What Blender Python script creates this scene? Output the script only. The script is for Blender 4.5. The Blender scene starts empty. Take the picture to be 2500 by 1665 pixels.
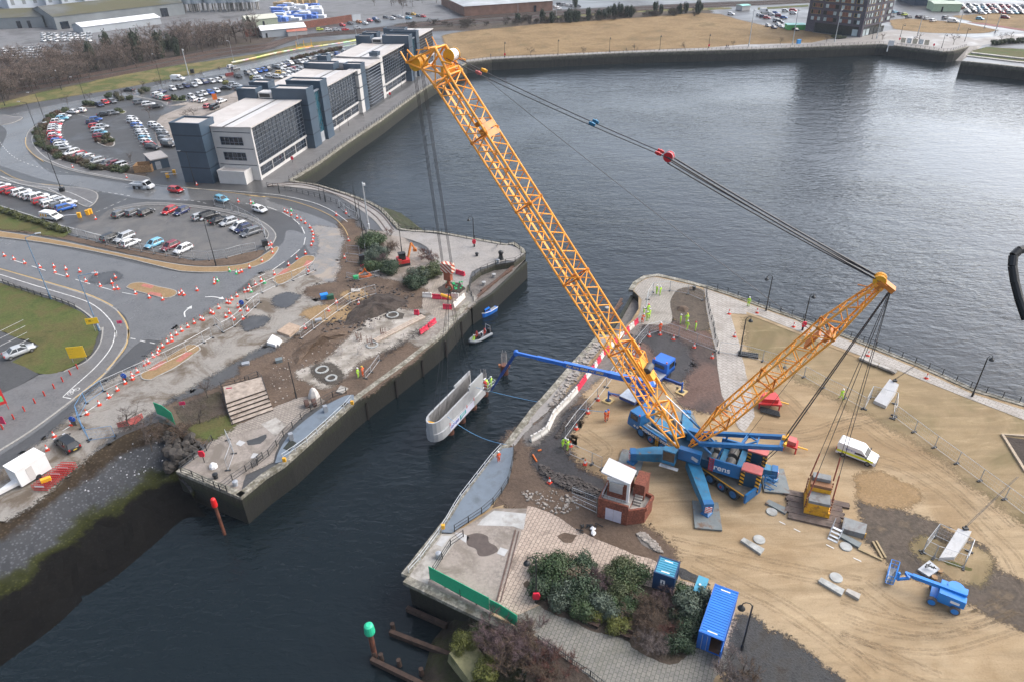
import bpy,bmesh,math,random
from mathutils import Vector,Matrix,noise
from mathutils.geometry import tessellate_polygon,delaunay_2d_cdt
scene=bpy.context.scene
COL=scene.collection
rad=math.radians
CF,CP,CR,CH=1720.0,0.563656,0.0245957,61.0
cam=bpy.data.objects.new('camera',bpy.data.cameras.new('camera'))
COL.objects.link(cam)
scene.camera=cam
cam.data.sensor_fit='HORIZONTAL'
cam.data.sensor_width=36.0
cam.data.lens=36.0*CF/2500.0
cam.data.clip_start=0.05
cam.data.clip_end=6000.0
_F=Vector((0,math.cos(CP),-math.sin(CP)))
_R0=Vector((1,0,0));_D0=_F.cross(_R0)
_R=_R0*math.cos(CR)+_D0*math.sin(CR)
_D=-_R0*math.sin(CR)+_D0*math.cos(CR)
_C=Vector((0,0,CH))
_m=Matrix(((_R.x,-_D.x,-_F.x,0),(_R.y,-_D.y,-_F.y,0),(_R.z,-_D.z,-_F.z,CH),(0,0,0,1)))
cam.matrix_world=_m
SUN_EL,SUN_AZ=46.0,80.0
world=bpy.data.worlds.new('World')
scene.world=world
world.use_nodes=True
wn=world.node_tree.nodes;wl=world.node_tree.links
wn.clear()
w_out=wn.new('ShaderNodeOutputWorld');w_bg=wn.new('ShaderNodeBackground')
w_sky=wn.new('ShaderNodeTexSky');w_sky.sky_type='NISHITA';w_sky.sun_disc=False
w_sky.sun_elevation=rad(SUN_EL);w_sky.sun_rotation=rad(SUN_AZ)
w_sky.air_density=1.0;w_sky.dust_density=5.0;w_sky.ozone_density=1.5
w_hsv=wn.new('ShaderNodeHueSaturation');w_hsv.inputs['Saturation'].default_value=0.65
w_tc=wn.new('ShaderNodeTexCoord');w_mul=wn.new('ShaderNodeMix');w_mul.data_type='RGBA';w_mul.blend_type='MULTIPLY';w_mul.inputs[0].default_value=1.0
w_no=wn.new('ShaderNodeTexNoise');w_no.inputs['Scale'].default_value=2.2;w_no.inputs['Detail'].default_value=4;wl.new(w_tc.outputs['Generated'],w_no.inputs['Vector'])
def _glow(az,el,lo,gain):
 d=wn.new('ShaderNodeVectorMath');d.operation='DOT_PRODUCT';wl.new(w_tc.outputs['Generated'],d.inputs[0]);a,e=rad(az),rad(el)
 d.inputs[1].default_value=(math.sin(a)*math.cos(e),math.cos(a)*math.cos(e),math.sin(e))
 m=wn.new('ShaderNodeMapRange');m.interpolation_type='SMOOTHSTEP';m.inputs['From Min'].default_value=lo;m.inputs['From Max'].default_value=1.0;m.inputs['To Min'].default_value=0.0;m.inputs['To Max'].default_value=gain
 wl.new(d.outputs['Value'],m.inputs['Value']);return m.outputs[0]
w_s1=wn.new('ShaderNodeMath');w_s1.operation='ADD';wl.new(_glow(20,14,.72,.9),w_s1.inputs[0]);wl.new(_glow(44,13,.9,.8),w_s1.inputs[1])  # two brighter areas added low in the sky, shaped to lighten the far water
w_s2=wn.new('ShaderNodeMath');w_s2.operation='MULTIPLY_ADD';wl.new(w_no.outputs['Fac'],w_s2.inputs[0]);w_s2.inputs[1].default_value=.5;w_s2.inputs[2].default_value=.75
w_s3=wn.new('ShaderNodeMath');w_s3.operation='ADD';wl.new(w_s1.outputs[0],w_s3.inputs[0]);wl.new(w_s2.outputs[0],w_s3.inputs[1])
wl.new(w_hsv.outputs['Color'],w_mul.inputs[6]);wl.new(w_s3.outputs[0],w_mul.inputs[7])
w_bg.inputs['Strength'].default_value=0.15
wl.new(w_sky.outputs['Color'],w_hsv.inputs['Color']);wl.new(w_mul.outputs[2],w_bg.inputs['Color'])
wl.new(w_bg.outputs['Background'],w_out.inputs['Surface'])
sun=bpy.data.objects.new('sun',bpy.data.lights.new('sun','SUN'))
COL.objects.link(sun)
sun.data.energy=0.9;sun.data.angle=rad(45);sun.data.color=(1,.985,.96)
_sd=Vector((math.sin(rad(SUN_AZ))*math.cos(rad(SUN_EL)),math.cos(rad(SUN_AZ))*math.cos(rad(SUN_EL)),math.sin(rad(SUN_EL))))
sun.rotation_euler=_sd.to_track_quat('Z','Y').to_euler()
scene.view_settings.view_transform='Standard'
scene.view_settings.look='None'
scene.view_settings.exposure=0.85
scene.view_settings.gamma=1.0
scene.view_settings.use_curve_mapping=False
TILE=dict(A=(0,0,3.623),B=(600,0,3.623),C=(1200,0,3.623),D=(1850,0,3.623),E=(0,400,3.623),F=(600,400,3.623),
G=(0,800,3.623),H=(600,800,3.623),I=(1200,600,3.623),J=(1850,600,3.623),K=(1200,1000,3.623),
L=(1850,1000,3.623),M=(900,1235,3.623),N=(1500,1235,3.623),O=(0,1200,3.372),Q=(0,200,5.233),
R=(380,80,7.36),S=(600,60,6.533),U=(1700,0,5.8875),V=(2000,0,4.71),W=(0,0,5.8875),X=(2050,1235,3.6466),
Y=(1500,940,5.227),Z=(1450,820,5.6),P=(0,0,1))
def GP(x,y,z=0.0):
 d=_F+_R*((x-1250)/CF)+_D*((y-832.5)/CF)
 return _C+d*((z-CH)/d.z)
def g(t,x,y,z=0.0):
 o=TILE[t]
 return GP(o[0]+x/o[2],o[1]+y/o[2],z)
def gl(t,pts,z=0.0):
 return[g(t,x,y,z)for x,y in pts]
def mx(z,*runs):
 out=[]
 for r in runs:
  out+=[g(r[0],x,y,z)for x,y in r[1:]]
 return out
def V3(x,y,z):return Vector((x,y,z))
def lerp(a,b,t):return a+(b-a)*t
MATS={}
class NT:
 def __init__(s,name):
  s.m=bpy.data.materials.new(name);s.m.use_nodes=True
  s.t=s.m.node_tree;s.b=s.t.nodes['Principled BSDF']
 def n(s,typ,**kw):
  nd=s.t.nodes.new(typ)
  for k,v in kw.items():
   if k in nd.inputs:nd.inputs[k].default_value=v
   else:setattr(nd,k,v)
  return nd
 def l(s,a,b):s.t.links.new(a,b)
 def pos(s):
  return s.n('ShaderNodeNewGeometry').outputs['Position']
 def noise(s,scale,detail=4,rough=.55,vec=None,dist=0.0):
  nd=s.n('ShaderNodeTexNoise');nd.inputs['Scale'].default_value=scale
  nd.inputs['Detail'].default_value=detail;nd.inputs['Roughness'].default_value=rough;nd.inputs['Distortion'].default_value=dist
  s.l(vec or s.pos(),nd.inputs['Vector']);return nd.outputs['Fac']
 def ramp(s,fac,stops):
  r=s.n('ShaderNodeValToRGB');e=r.color_ramp.elements
  while len(e)<len(stops):e.new(.5)
  for el,(p,c)in zip(e,stops):
   el.position=p;el.color=(c,c,c,1)if isinstance(c,(int,float))else(*c,1)
  s.l(fac,r.inputs[0]);return r.outputs[0]
 def mix(s,fac,a,b,blend='MIX'):
  m=s.n('ShaderNodeMix');m.data_type='RGBA';m.blend_type=blend
  for sock,v in((m.inputs[0],fac),(m.inputs[6],a),(m.inputs[7],b)):
   if hasattr(v,'is_output'):s.l(v,sock)
   elif isinstance(v,(int,float)):sock.default_value=v
   else:sock.default_value=(*v,1)
  return m.outputs[2]
 def bump(s,h,strength,dist=.1):
  b=s.n('ShaderNodeBump');b.inputs['Strength'].default_value=strength;b.inputs['Distance'].default_value=dist
  s.l(h,b.inputs['Height']);s.l(b.outputs[0],s.b.inputs['Normal'])
def c3(c):return(c,c,c)if isinstance(c,(int,float))else c
def mat(name,col,rough=.7,var=.25,scale=1.5,metal=0.0,bump=0.0,spec=.5,dirt=None,dscale=.4,dlo=.5,dhi=.7,coat=0.0,alpha=None,fine=None):
 if name in MATS:return MATS[name]
 t=NT(name);col=c3(col)
 n1=t.noise(scale)
 c=t.mix(t.ramp(n1,[(.3,0.0),(.7,1.0)]),tuple(x*(1-var)for x in col),tuple(min(1,x*(1+var))for x in col))
 if fine:
  c=t.mix(t.ramp(t.noise(fine,2),[(.42,1.0),(.58,0.0)]),c,tuple(x*.55 for x in col))
 if dirt is not None:
  c=t.mix(t.ramp(t.noise(dscale,6,.65),[(dlo,0.0),(dhi,1.0)]),c,c3(dirt))
 t.l(c,t.b.inputs['Base Color'])
 t.b.inputs['Roughness'].default_value=rough;t.b.inputs['Metallic'].default_value=metal
 t.b.inputs['Specular IOR Level'].default_value=spec;t.b.inputs['Coat Weight'].default_value=coat
 if alpha is not None:t.b.inputs['Alpha'].default_value=alpha
 if bump:t.bump(t.noise(scale*6,5),bump)
 MATS[name]=t.m
 return t.m
class MB:
 def __init__(s):s.v=[];s.f=[];s.mi=[];s.cur=0
 def add(s,vs,fs):
  o=len(s.v);s.v+=[tuple(p)for p in vs]
  for f in fs:s.f.append(tuple(i+o for i in f));s.mi.append(s.cur)
  return s
 def box(s,c,size,rz=0.0,R=None):
  hx,hy,hz=(q/2 for q in size);M=R or Matrix.Rotation(rz,3,'Z');c=Vector(c)
  vs=[c+M@Vector((sx*hx,sy*hy,sz*hz))for sz in(-1,1)for sx,sy in((-1,-1),(1,-1),(1,1),(-1,1))]
  return s.add(vs,[(0,3,2,1),(4,5,6,7),(0,1,5,4),(1,2,6,5),(2,3,7,6),(3,0,4,7)])
 def boxz(s,x,y,z0,z1,sx,sy,rz=0.0):return s.box((x,y,(z0+z1)/2),(sx,sy,z1-z0),rz)
 def frame(s,p,q):
  d=(q-p).normalized();up=Vector((0,0,1))if abs(d.z)<.95 else Vector((1,0,0))
  a=d.cross(up).normalized();return d,a,a.cross(d).normalized()
 def beam(s,p,q,w,h=None):
  p,q=Vector(p),Vector(q);h=h or w
  d,a,b=s.frame(p,q);a=a*(w/2);b=b*(h/2)
  vs=[p-a-b,p+a-b,p+a+b,p-a+b,q-a-b,q+a-b,q+a+b,q-a+b]
  return s.add(vs,[(0,3,2,1),(4,5,6,7),(0,1,5,4),(1,2,6,5),(2,3,7,6),(3,0,4,7)])
 def bar(s,p,q,r,n=6,r2=None,caps=True):
  p,q=Vector(p),Vector(q);r2=r if r2 is None else r2
  if(q-p).length<1e-6:return s
  d,a,b=s.frame(p,q);vs=[]
  for o,rr in((p,r),(q,r2)):
   for i in range(n):
    t=2*math.pi*i/n;vs.append(o+a*(math.cos(t)*rr)+b*(math.sin(t)*rr))
  fs=[(i,(i+1)%n,n+(i+1)%n,n+i)for i in range(n)]
  if caps:fs+=[tuple(range(n-1,-1,-1)),tuple(range(n,2*n))]
  return s.add(vs,fs)
 def tube(s,pts,r,n=6):
  for a,b in zip(pts,pts[1:]):s.bar(a,b,r,n)
  return s
 def prism(s,poly,z0,z1):
  vs=[(p[0],p[1],z0)for p in poly]+[(p[0],p[1],z1)for p in poly];n=len(poly)
  tri=tessellate_polygon([[Vector((p[0],p[1],0))for p in poly]])
  ar=sum(poly[i][0]*poly[(i+1)%n][1]-poly[(i+1)%n][0]*poly[i][1]for i in range(n))
  fs=[]
  for t in tri:
   a,b,c=t
   cr=(poly[b][0]-poly[a][0])*(poly[c][1]-poly[a][1])-(poly[b][1]-poly[a][1])*(poly[c][0]-poly[a][0])
   if cr<0:t=(a,c,b)
   fs.append(tuple(i+n for i in t));fs.append(tuple(reversed(t)))
  for i in range(n):
   j=(i+1)%n
   fs.append((i,j,j+n,i+n)if ar>0 else(j,i,i+n,j+n))
  return s.add(vs,fs)
 def sheet(s,poly,z):
  n=len(poly);r=delaunay_2d_cdt([Vector((p[0],p[1]))for p in poly],[(i,(i+1)%n)for i in range(n)],[],1,1e-5);w=r[0]
  return s.add([(p.x,p.y,z)for p in w],[t if(w[t[1]]-w[t[0]]).cross(w[t[2]]-w[t[0]])>0 else t[::-1]for t in r[2]])
 def quad(s,a,b,c,d):return s.add([a,b,c,d],[(0,1,2,3)])
 def lathe(s,prof,n=12,at=(0,0,0),M=None):
  at=Vector(at);vs=[]
  for r,z in prof:
   for i in range(n):
    t=2*math.pi*i/n;p=Vector((r*math.cos(t),r*math.sin(t),z));vs.append(at+(M@p if M else p))
  fs=[(k*n+i,k*n+(i+1)%n,(k+1)*n+(i+1)%n,(k+1)*n+i)for k in range(len(prof)-1)for i in range(n)]
  fs+=[tuple(range(n-1,-1,-1)),tuple((len(prof)-1)*n+i for i in range(n))]
  return s.add(vs,fs)
 def strip(s,pts,w,z):
  L,Rr=offset(pts,w/2),offset(pts,-w/2)
  vs=[(p[0],p[1],z)for p in L]+[(p[0],p[1],z)for p in Rr];n=len(pts)
  return s.add(vs,[(i+n,i+n+1,i+1,i)for i in range(n-1)])
 def wall(s,pts,w,z0,z1):
  L,Rr=offset(pts,w/2),offset(pts,-w/2)
  for i in range(len(pts)-1):
   a,b,c,d=L[i],L[i+1],Rr[i+1],Rr[i]
   vs=[(p[0],p[1],z)for z in(z0,z1)for p in(a,d,c,b)]
   s.add(vs,[(0,3,2,1),(4,5,6,7),(0,1,5,4),(1,2,6,5),(2,3,7,6),(3,0,4,7)])
  return s
 def build(s,name,mats,parent=None,smooth=False,world=True):
  me=bpy.data.meshes.new(name)
  v=s.v
  if parent is not None and world:
   o=TOP(parent);v=[(x-o[0],y-o[1],z-o[2])for x,y,z in v]
  me.from_pydata(v,[],s.f)
  for m in(mats if isinstance(mats,(list,tuple))else[mats]):me.materials.append(m)
  me.polygons.foreach_set('material_index',s.mi)
  if smooth:me.polygons.foreach_set('use_smooth',[True]*len(s.f))
  me.update()
  o=bpy.data.objects.new(name,me);COL.objects.link(o)
  if parent is not None:o.parent=parent
  return o
def TOP(o):
 p=Vector((0,0,0))
 while o is not None:p=p+o.location;o=o.parent
 return p
def offset(pts,d):
 out=[];n=len(pts)
 for i in range(n):
  a=Vector(pts[max(0,i-1)][:2]);b=Vector(pts[min(n-1,i+1)][:2]);t=(b-a)
  t=t.normalized()if t.length>1e-9 else Vector((1,0))
  out.append((pts[i][0]-t.y*d,pts[i][1]+t.x*d))
 return out
def smooth_path(pts,k=6):
 P=[Vector(p)for p in pts];out=[]
 for i in range(len(P)-1):
  p0,p1,p2,p3=P[max(0,i-1)],P[i],P[i+1],P[min(len(P)-1,i+2)]
  for j in range(k):
   t=j/k
   out.append(.5*((2*p1)+(p2-p0)*t+(2*p0-5*p1+4*p2-p3)*t*t+(3*p1-p0-3*p2+p3)*t**3))
 out.append(P[-1]);return out
def resample(pts,step):
 P=[Vector(p)for p in pts];out=[P[0].copy()];acc=0.0
 for a,b in zip(P,P[1:]):
  L=(b-a).length;t=step-acc
  while t<=L:out.append(a.lerp(b,t/L));t+=step
  acc=(acc+L)%step
 return out
def tag(o,label=None,cat=None,group=None,kind=None):
 if label:o['label']=label
 if cat:o['category']=cat
 if group:o['group']=group
 if kind:o['kind']=kind
 return o
def thing(name,label,cat,loc=(0,0,0),rz=0.0,group=None):
 o=bpy.data.objects.new(name,None);COL.objects.link(o);o.empty_display_size=.2
 o.location=loc;o.rotation_euler=(0,0,rz)
 return tag(o,label,cat,group)
def struct(name,mb,m):return tag(mb.build(name,m),kind='structure')
CH_={}
def kids(o):
 if o.name not in CH_:CH_[o.name]=list(o.children)
 return CH_[o.name]
def dup(root,loc,rz=0.0,label=None,group=None,scale=None,color=None,cat=None):
 r=root.copy();COL.objects.link(r);r.location=loc;r.rotation_euler=(0,0,rz)
 if scale:r.scale=(scale,)*3 if isinstance(scale,(int,float))else scale
 if label:r['label']=label
 if group:r['group']=group
 if cat:r['category']=cat
 if color:r.color=(*color,1)
 def rec(src,dst):
  for ch in kids(src):
   c=ch.copy();COL.objects.link(c);c.parent=dst
   if color:c.color=(*color,1)
   rec(ch,c)
 rec(root,r)
 return r
ORD=['first','second','third','fourth','fifth','sixth','seventh','eighth','ninth','tenth','eleventh','twelfth','thirteenth',
'fourteenth','fifteenth','sixteenth','seventeenth','eighteenth','nineteenth','twentieth','twenty-first','twenty-second','twenty-third',
'twenty-fourth','twenty-fifth','twenty-sixth','twenty-seventh','twenty-eighth','twenty-ninth','thirtieth']
rnd=random.Random(7)
WZ=-4.5
# ================================================================ materials of the setting
def wet_asphalt(name,col,lo,hi,wet=.5,scale=.05,bumpy=.15,patch=None,stretch=None):
 t=NT(name);col=c3(col)
 big=t.noise(scale,6,.6,dist=.6)
 fine=t.noise(3.0,4,.7)
 mid=t.noise(.35,5,.6)
 c=t.mix(t.ramp(mid,[(.3,0.),(.7,1.)]),tuple(x*.72 for x in col),tuple(x*1.3 for x in col))
 c=t.mix(t.ramp(fine,[(.35,0.),(.65,1.)]),c,tuple(x*1.35 for x in col),'MIX')if bumpy else c
 if patch:c=t.mix(t.ramp(t.noise(.16,6,.7,dist=1.),[(.47,0.),(.6,1.)]),c,patch)
 t.l(c,t.b.inputs['Base Color'])
 r=t.ramp(big,[(wet-.12,lo),(wet+.12,hi)])
 t.l(r,t.b.inputs['Roughness'])
 t.b.inputs['Specular IOR Level'].default_value=.5
 t.bump(fine,bumpy,.02)
 return t.m
def earth(name,cols,scale=.12,rough=.95,bump=.5,fine=2.5,bd=.15):
 t=NT(name)
 n=t.noise(scale,8,.62,dist=.4);f=t.noise(fine,6,.7)
 k=len(cols)
 c=t.ramp(n,[(.3+.4*i/(k-1),cc)for i,cc in enumerate(cols)])
 c=t.mix(t.ramp(f,[(.3,.0),(.75,1.)]),t.mix(.45,c,(0,0,0)),c)
 t.l(c,t.b.inputs['Base Color']);t.b.inputs['Roughness'].default_value=rough
 t.b.inputs['Specular IOR Level'].default_value=.25
 t.bump(f,bump,bd)
 return t.m
def sandy(name,cols):
 t=NT(name);mp=t.n('ShaderNodeMapping');mp.inputs['Rotation'].default_value=(0,0,.45);mp.inputs['Scale'].default_value=(.16,1.,1.);t.l(t.pos(),mp.inputs[0])
 n=t.noise(.05,7,.6,dist=1.2);st=t.noise(.7,5,.65,vec=mp.outputs[0],dist=.8);f=t.noise(6.,5,.75);m=t.noise(.5,6,.65)
 c=t.ramp(n,[(.3+.4*i/3,x)for i,x in enumerate(cols)])
 c=t.mix(t.ramp(st,[(.36,.4),(.56,0.)]),c,(.17,.125,.075));c=t.mix(t.ramp(st,[(.58,0.),(.74,.45)]),c,(.5,.39,.25))
 c=t.mix(t.ramp(m,[(.3,.35),(.5,0.)]),c,(.2,.135,.07));c=t.mix(t.ramp(f,[(.3,.4),(.55,0.)]),c,(.16,.11,.06))
 t.l(c,t.b.inputs['Base Color']);t.b.inputs['Roughness'].default_value=.95;t.b.inputs['Specular IOR Level'].default_value=.2;t.bump(f,.25,.04);return t.m
def blocks(name,c1,c2,mortar,bw,bh,ang,dirt,dlo=.5,dhi=.68,rough=.8,msize=.03):
 t=NT(name)
 mp=t.n('ShaderNodeMapping');mp.inputs['Rotation'].default_value=(0,0,ang)
 t.l(t.pos(),mp.inputs['Vector'])
 b=t.n('ShaderNodeTexBrick');t.l(mp.outputs[0],b.inputs['Vector'])
 b.inputs['Color1'].default_value=(*c1,1);b.inputs['Color2'].default_value=(*c2,1);b.inputs['Mortar'].default_value=(*mortar,1)
 b.inputs['Scale'].default_value=1.0;b.inputs['Mortar Size'].default_value=msize;b.inputs['Mortar Smooth'].default_value=.3
 b.inputs['Brick Width'].default_value=bw;b.inputs['Row Height'].default_value=bh;b.inputs['Bias'].default_value=-.1
 c=t.mix(t.ramp(t.noise(.3,7,.65,dist=.5),[(dlo,0.),(dhi,.85)]),b.outputs['Color'],dirt)
 c=t.mix(t.ramp(t.noise(5.,3),[(.3,.35),(.6,0.)]),c,tuple(x*.5 for x in dirt))
 t.l(c,t.b.inputs['Base Color']);t.b.inputs['Roughness'].default_value=rough
 t.bump(b.outputs['Fac'],-.4,.03)
 return t.m
def tidal(name,top,stain,weed,mud,z_weed=-1.7,z_mud=-2.9,streak=.6):
 """concrete that turns weedy and then black towards the waterline"""
 t=NT(name)
 sep=t.n('ShaderNodeSeparateXYZ');t.l(t.pos(),sep.inputs[0])
 nz=t.noise(.5,6,.65)
 mp=t.n('ShaderNodeMapping');mp.inputs['Scale'].default_value=(1.6,1.6,.12);t.l(t.pos(),mp.inputs['Vector'])
 st=t.noise(1.2,5,.6,vec=mp.outputs[0])
 a=t.n('ShaderNodeMath',operation='MULTIPLY_ADD');t.l(nz,a.inputs[0]);a.inputs[1].default_value=2.2;t.l(sep.outputs['Z'],a.inputs[2])
 mr=t.n('ShaderNodeMapRange');mr.inputs['From Min'].default_value=-4.5+1.1;mr.inputs['From Max'].default_value=.1+1.1
 t.l(a.outputs[0],mr.inputs['Value'])
 f=lambda z:(z+4.5)/4.6
 c=t.ramp(mr.outputs[0],[(f(z_mud),mud),(f((z_mud+z_weed)/2),weed),(f(z_weed+.35),stain),(f(-.2),top)])
 c=t.mix(t.ramp(st,[(.42,streak),(.6,0.)]),c,tuple(x*.3 for x in stain))
 c=t.mix(t.ramp(t.noise(4.,4),[(.35,.5),(.6,0.)]),c,tuple(x*.5 for x in stain))
 t.l(c,t.b.inputs['Base Color']);t.b.inputs['Roughness'].default_value=.8
 bk=t.n('ShaderNodeTexBrick');bv=t.n('ShaderNodeCombineXYZ');ax_=t.n('ShaderNodeMath',operation='ADD');t.l(sep.outputs['X'],ax_.inputs[0]);t.l(sep.outputs['Y'],ax_.inputs[1]);t.l(ax_.outputs[0],bv.inputs[0]);t.l(sep.outputs['Z'],bv.inputs[1]);t.l(bv.outputs[0],bk.inputs['Vector'])
 bk.inputs['Scale'].default_value=1.;bk.inputs['Brick Width'].default_value=1.5;bk.inputs['Row Height'].default_value=.6;bk.inputs['Mortar Size'].default_value=.03
 c2=t.mix(bk.outputs['Fac'],c,tuple(x*.3 for x in stain));t.l(c2,t.b.inputs['Base Color'])
 t.bump(t.noise(2.5,6),.5,.1)
 return t.m
M_asphalt=wet_asphalt('asphalt',.055,.3,.55,.5,.03,.15)
M_asphalt_dry=wet_asphalt('asphalt_carpark',.05,.3,.62,.42,.08)
M_road=wet_asphalt('asphalt_soaked',.105,.1,.3,.5,.045,.08)
M_lot=wet_asphalt('gravelly_asphalt',(.085,.085,.085),.35,.85,.4,.12,.3,patch=(.13,.125,.12))
M_site=wet_asphalt('muddy_concrete',(.2,.185,.165),.35,.85,.4,.15,.2,patch=(.11,.085,.06))
M_site2=wet_asphalt('pale_site_road',(.17,.165,.16),.3,.7,.45,.1,.2,patch=(.3,.25,.2))
M_pave=wet_asphalt('pavement_tarmac',(.11,.108,.108),.35,.7,.45,.1,.1)
M_prom=wet_asphalt('promenade_slabs',(.22,.205,.19),.4,.8,.45,.12,.1)
M_plaza=wet_asphalt('plaza_concrete',(.23,.2,.175),.4,.85,.45,.12,.1,patch=(.17,.145,.12))
M_sand=sandy('sand',[(.265,.185,.105),(.325,.238,.142),(.39,.3,.192),(.31,.225,.13)])
M_sandgrass=sandy('thin_grass_on_sand',[(.19,.145,.08),(.29,.22,.13),(.16,.132,.068),(.32,.245,.15)])
M_verge=earth('sandy_verge',[(.3,.2,.1),(.36,.25,.14)],.4,.95,.2,4.,.04)
M_dirt=earth('brown_dirt',[(.11,.075,.052),(.16,.115,.085),(.09,.065,.05)],.15,.95,.6)
M_reddirt=earth('reddish_hardcore',[(.12,.075,.06),(.17,.11,.09),(.09,.07,.065),(.14,.11,.09)],.12,.9,.5)
M_darksoil=earth('dark_soil',[(.05,.04,.036),(.085,.068,.058),(.06,.05,.04)],.25,.95,.7)
M_oldmud=earth('dried_mud',[(.085,.068,.055),(.14,.112,.088),(.1,.082,.066),(.19,.145,.1)],.3,.95,.6)
M_slurry=earth('grey_slurry',[(.13,.115,.1),(.22,.2,.185),(.1,.09,.08)],.35,.6,.6,3.)
M_black=earth('black_planing',[(.045,.045,.048),(.075,.072,.075),(.06,.055,.055)],.2,.85,.4)
M_grass=earth('mown_grass',[(.06,.09,.022),(.1,.12,.034),(.125,.112,.042),(.068,.084,.025)],.16,.95,.4,3.)
M_drygrass=earth('dry_rough_grass',[(.19,.13,.058),(.32,.22,.11),(.25,.165,.078),(.17,.13,.06)],.06,.95,.6,.9,.3)
M_bankgrass=earth('bank_grass',[(.1,.12,.03),(.23,.18,.08),(.085,.11,.028),(.2,.165,.075)],.09,.95,.6,1.2,.3)
M_scrub=earth('winter_scrub',[(.06,.046,.036),(.11,.085,.068),(.07,.062,.036)],.1,.95,.9,1.0,.5)
M_ballast=earth('rail_ballast',[(.06,.05,.045),(.1,.085,.075)],.2,.95,.5,3.)
M_yard=earth('industrial_yard',[(.14,.14,.145),(.22,.22,.225),(.1,.1,.1)],.06,.7,.2,1.5)
M_redpath=earth('red_cycle_path',[(.25,.1,.085),(.3,.14,.12)],.2,.8,.1)
M_paint=mat('white_road_paint',(.62,.62,.6),.6,.12,4.,dirt=(.25,.25,.25),dscale=1.6,dlo=.5,dhi=.75)
M_yline=mat('yellow_road_paint',(.45,.31,.13),.6,.2,4.)
M_kerb=mat('kerb_concrete',(.3,.29,.27),.8,.2,2.)
M_conc=mat('concrete',(.36,.34,.31),.8,.2,1.2,dirt=(.16,.14,.12),dscale=.7)
M_rail=mat('rail_steel',(.16,.11,.09),.45,.3,2.,metal=.6)
M_tac=mat('tactile_paving',(.35,.13,.1),.8,.25,3.)
# ================================================================ outlines of the two quays
BANK_TOP=gl('P',[(-170,1385),(0,1264),(82,1214),(171,1142),(229,1105),(301,1062),(386,1029),(455,1050),(494,1095),(431,1151)])
BANK_LOW=gl('P',[(-170,1750),(0,1627),(133,1529),(216,1452),(285,1405),(350,1351),(394,1313),(433,1277),(462,1262),(505,1262)],WZ)
PIER_FRONT=gl('G',[(1560,1270),(2130,1500)])
LOCK_A=gl('G',[(2130,1500)])+gl('H',[(180,1315),(335,1218),(965,652),(1045,590),(1420,318),(1750,60)])+gl('F',[(1990,1225)])
NICHE=gl('F',[(1990,1225),(1950,1120),(1990,1010),(2080,940),(2200,895),(2355,872)])+gl('I',[(200,145),(300,70)])
NICHE_OUT=gl('F',[(1990,1225)])+gl('I',[(0,385),(305,108)])
TIP_A=gl('I',[(300,70),(285,35),(200,-25)])+gl('F',[(2300,715),(2230,700),(1920,645),(1700,603),(1470,592),(1370,577),(1330,530),(1210,400),(1100,340),(900,265),(650,190),(500,168),(400,150)])
QUAY=gl('F',[(400,150)])+gl('B',[(650,1445),(900,1265),(1200,1065),(1540,815),(1840,625),(1955,556)])
FARQ=gl('B',[(1955,556)])+gl('C',[(0,530),(600,500),(1200,472),(2355,440)])+gl('D',[(560,417),(1090,395),(1400,430),(1640,462),(1730,455),(1790,440),(1870,415)])
LOWQ=gl('D',[(1990,405),(1800,545),(2080,572),(2355,603),(2700,640)])
LAND_A=BANK_TOP[:-1]+PIER_FRONT[:1]+LOCK_A+NICHE[1:]+TIP_A[1:]+QUAY[1:]+FARQ[1:]+LOWQ
LAND_A+=[V3(900,260,0),V3(3000,900,0),V3(2500,4000,0),V3(-2500,4000,0),V3(-2500,300,0),V3(-260,20,0)]
ground=struct('ground',MB().sheet(LAND_A,0),M_asphalt)
FRONT_B=gl('M',[(1420,1130),(1050,960),(345,625)])
LOCK_B=gl('M',[(345,625),(645,240)])+gl('K',[(115,355),(170,310),(400,0)])+gl('I',[(480,1370),(760,1040),(985,795)])
NICHE_B=gl('I',[(985,795),(1120,770),(1240,660),(1300,560),(1300,450),(1250,400)])
NICHE_BO=gl('I',[(985,795),(1150,580),(1250,400)])
TIP_B=gl('I',[(1250,400),(1290,335),(1370,285),(1470,272),(1700,325),(1880,372),(2100,440),(2355,535)])+gl('J',[(300,640),(740,800),(1100,940),(1400,1060),(1900,1285),(2355,1420)])+gl('P',[(2800,1130)])
LAND_B=FRONT_B+LOCK_B[1:]+NICHE_B[1:]+TIP_B[1:]+[V3(160,10,0),V3(40,20,0)]+gl('P',[(1700,1900),(1500,1760),(1380,1640)])
quay_ground=struct('quay_ground',MB().sheet(LAND_B,0),M_sand)
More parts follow.
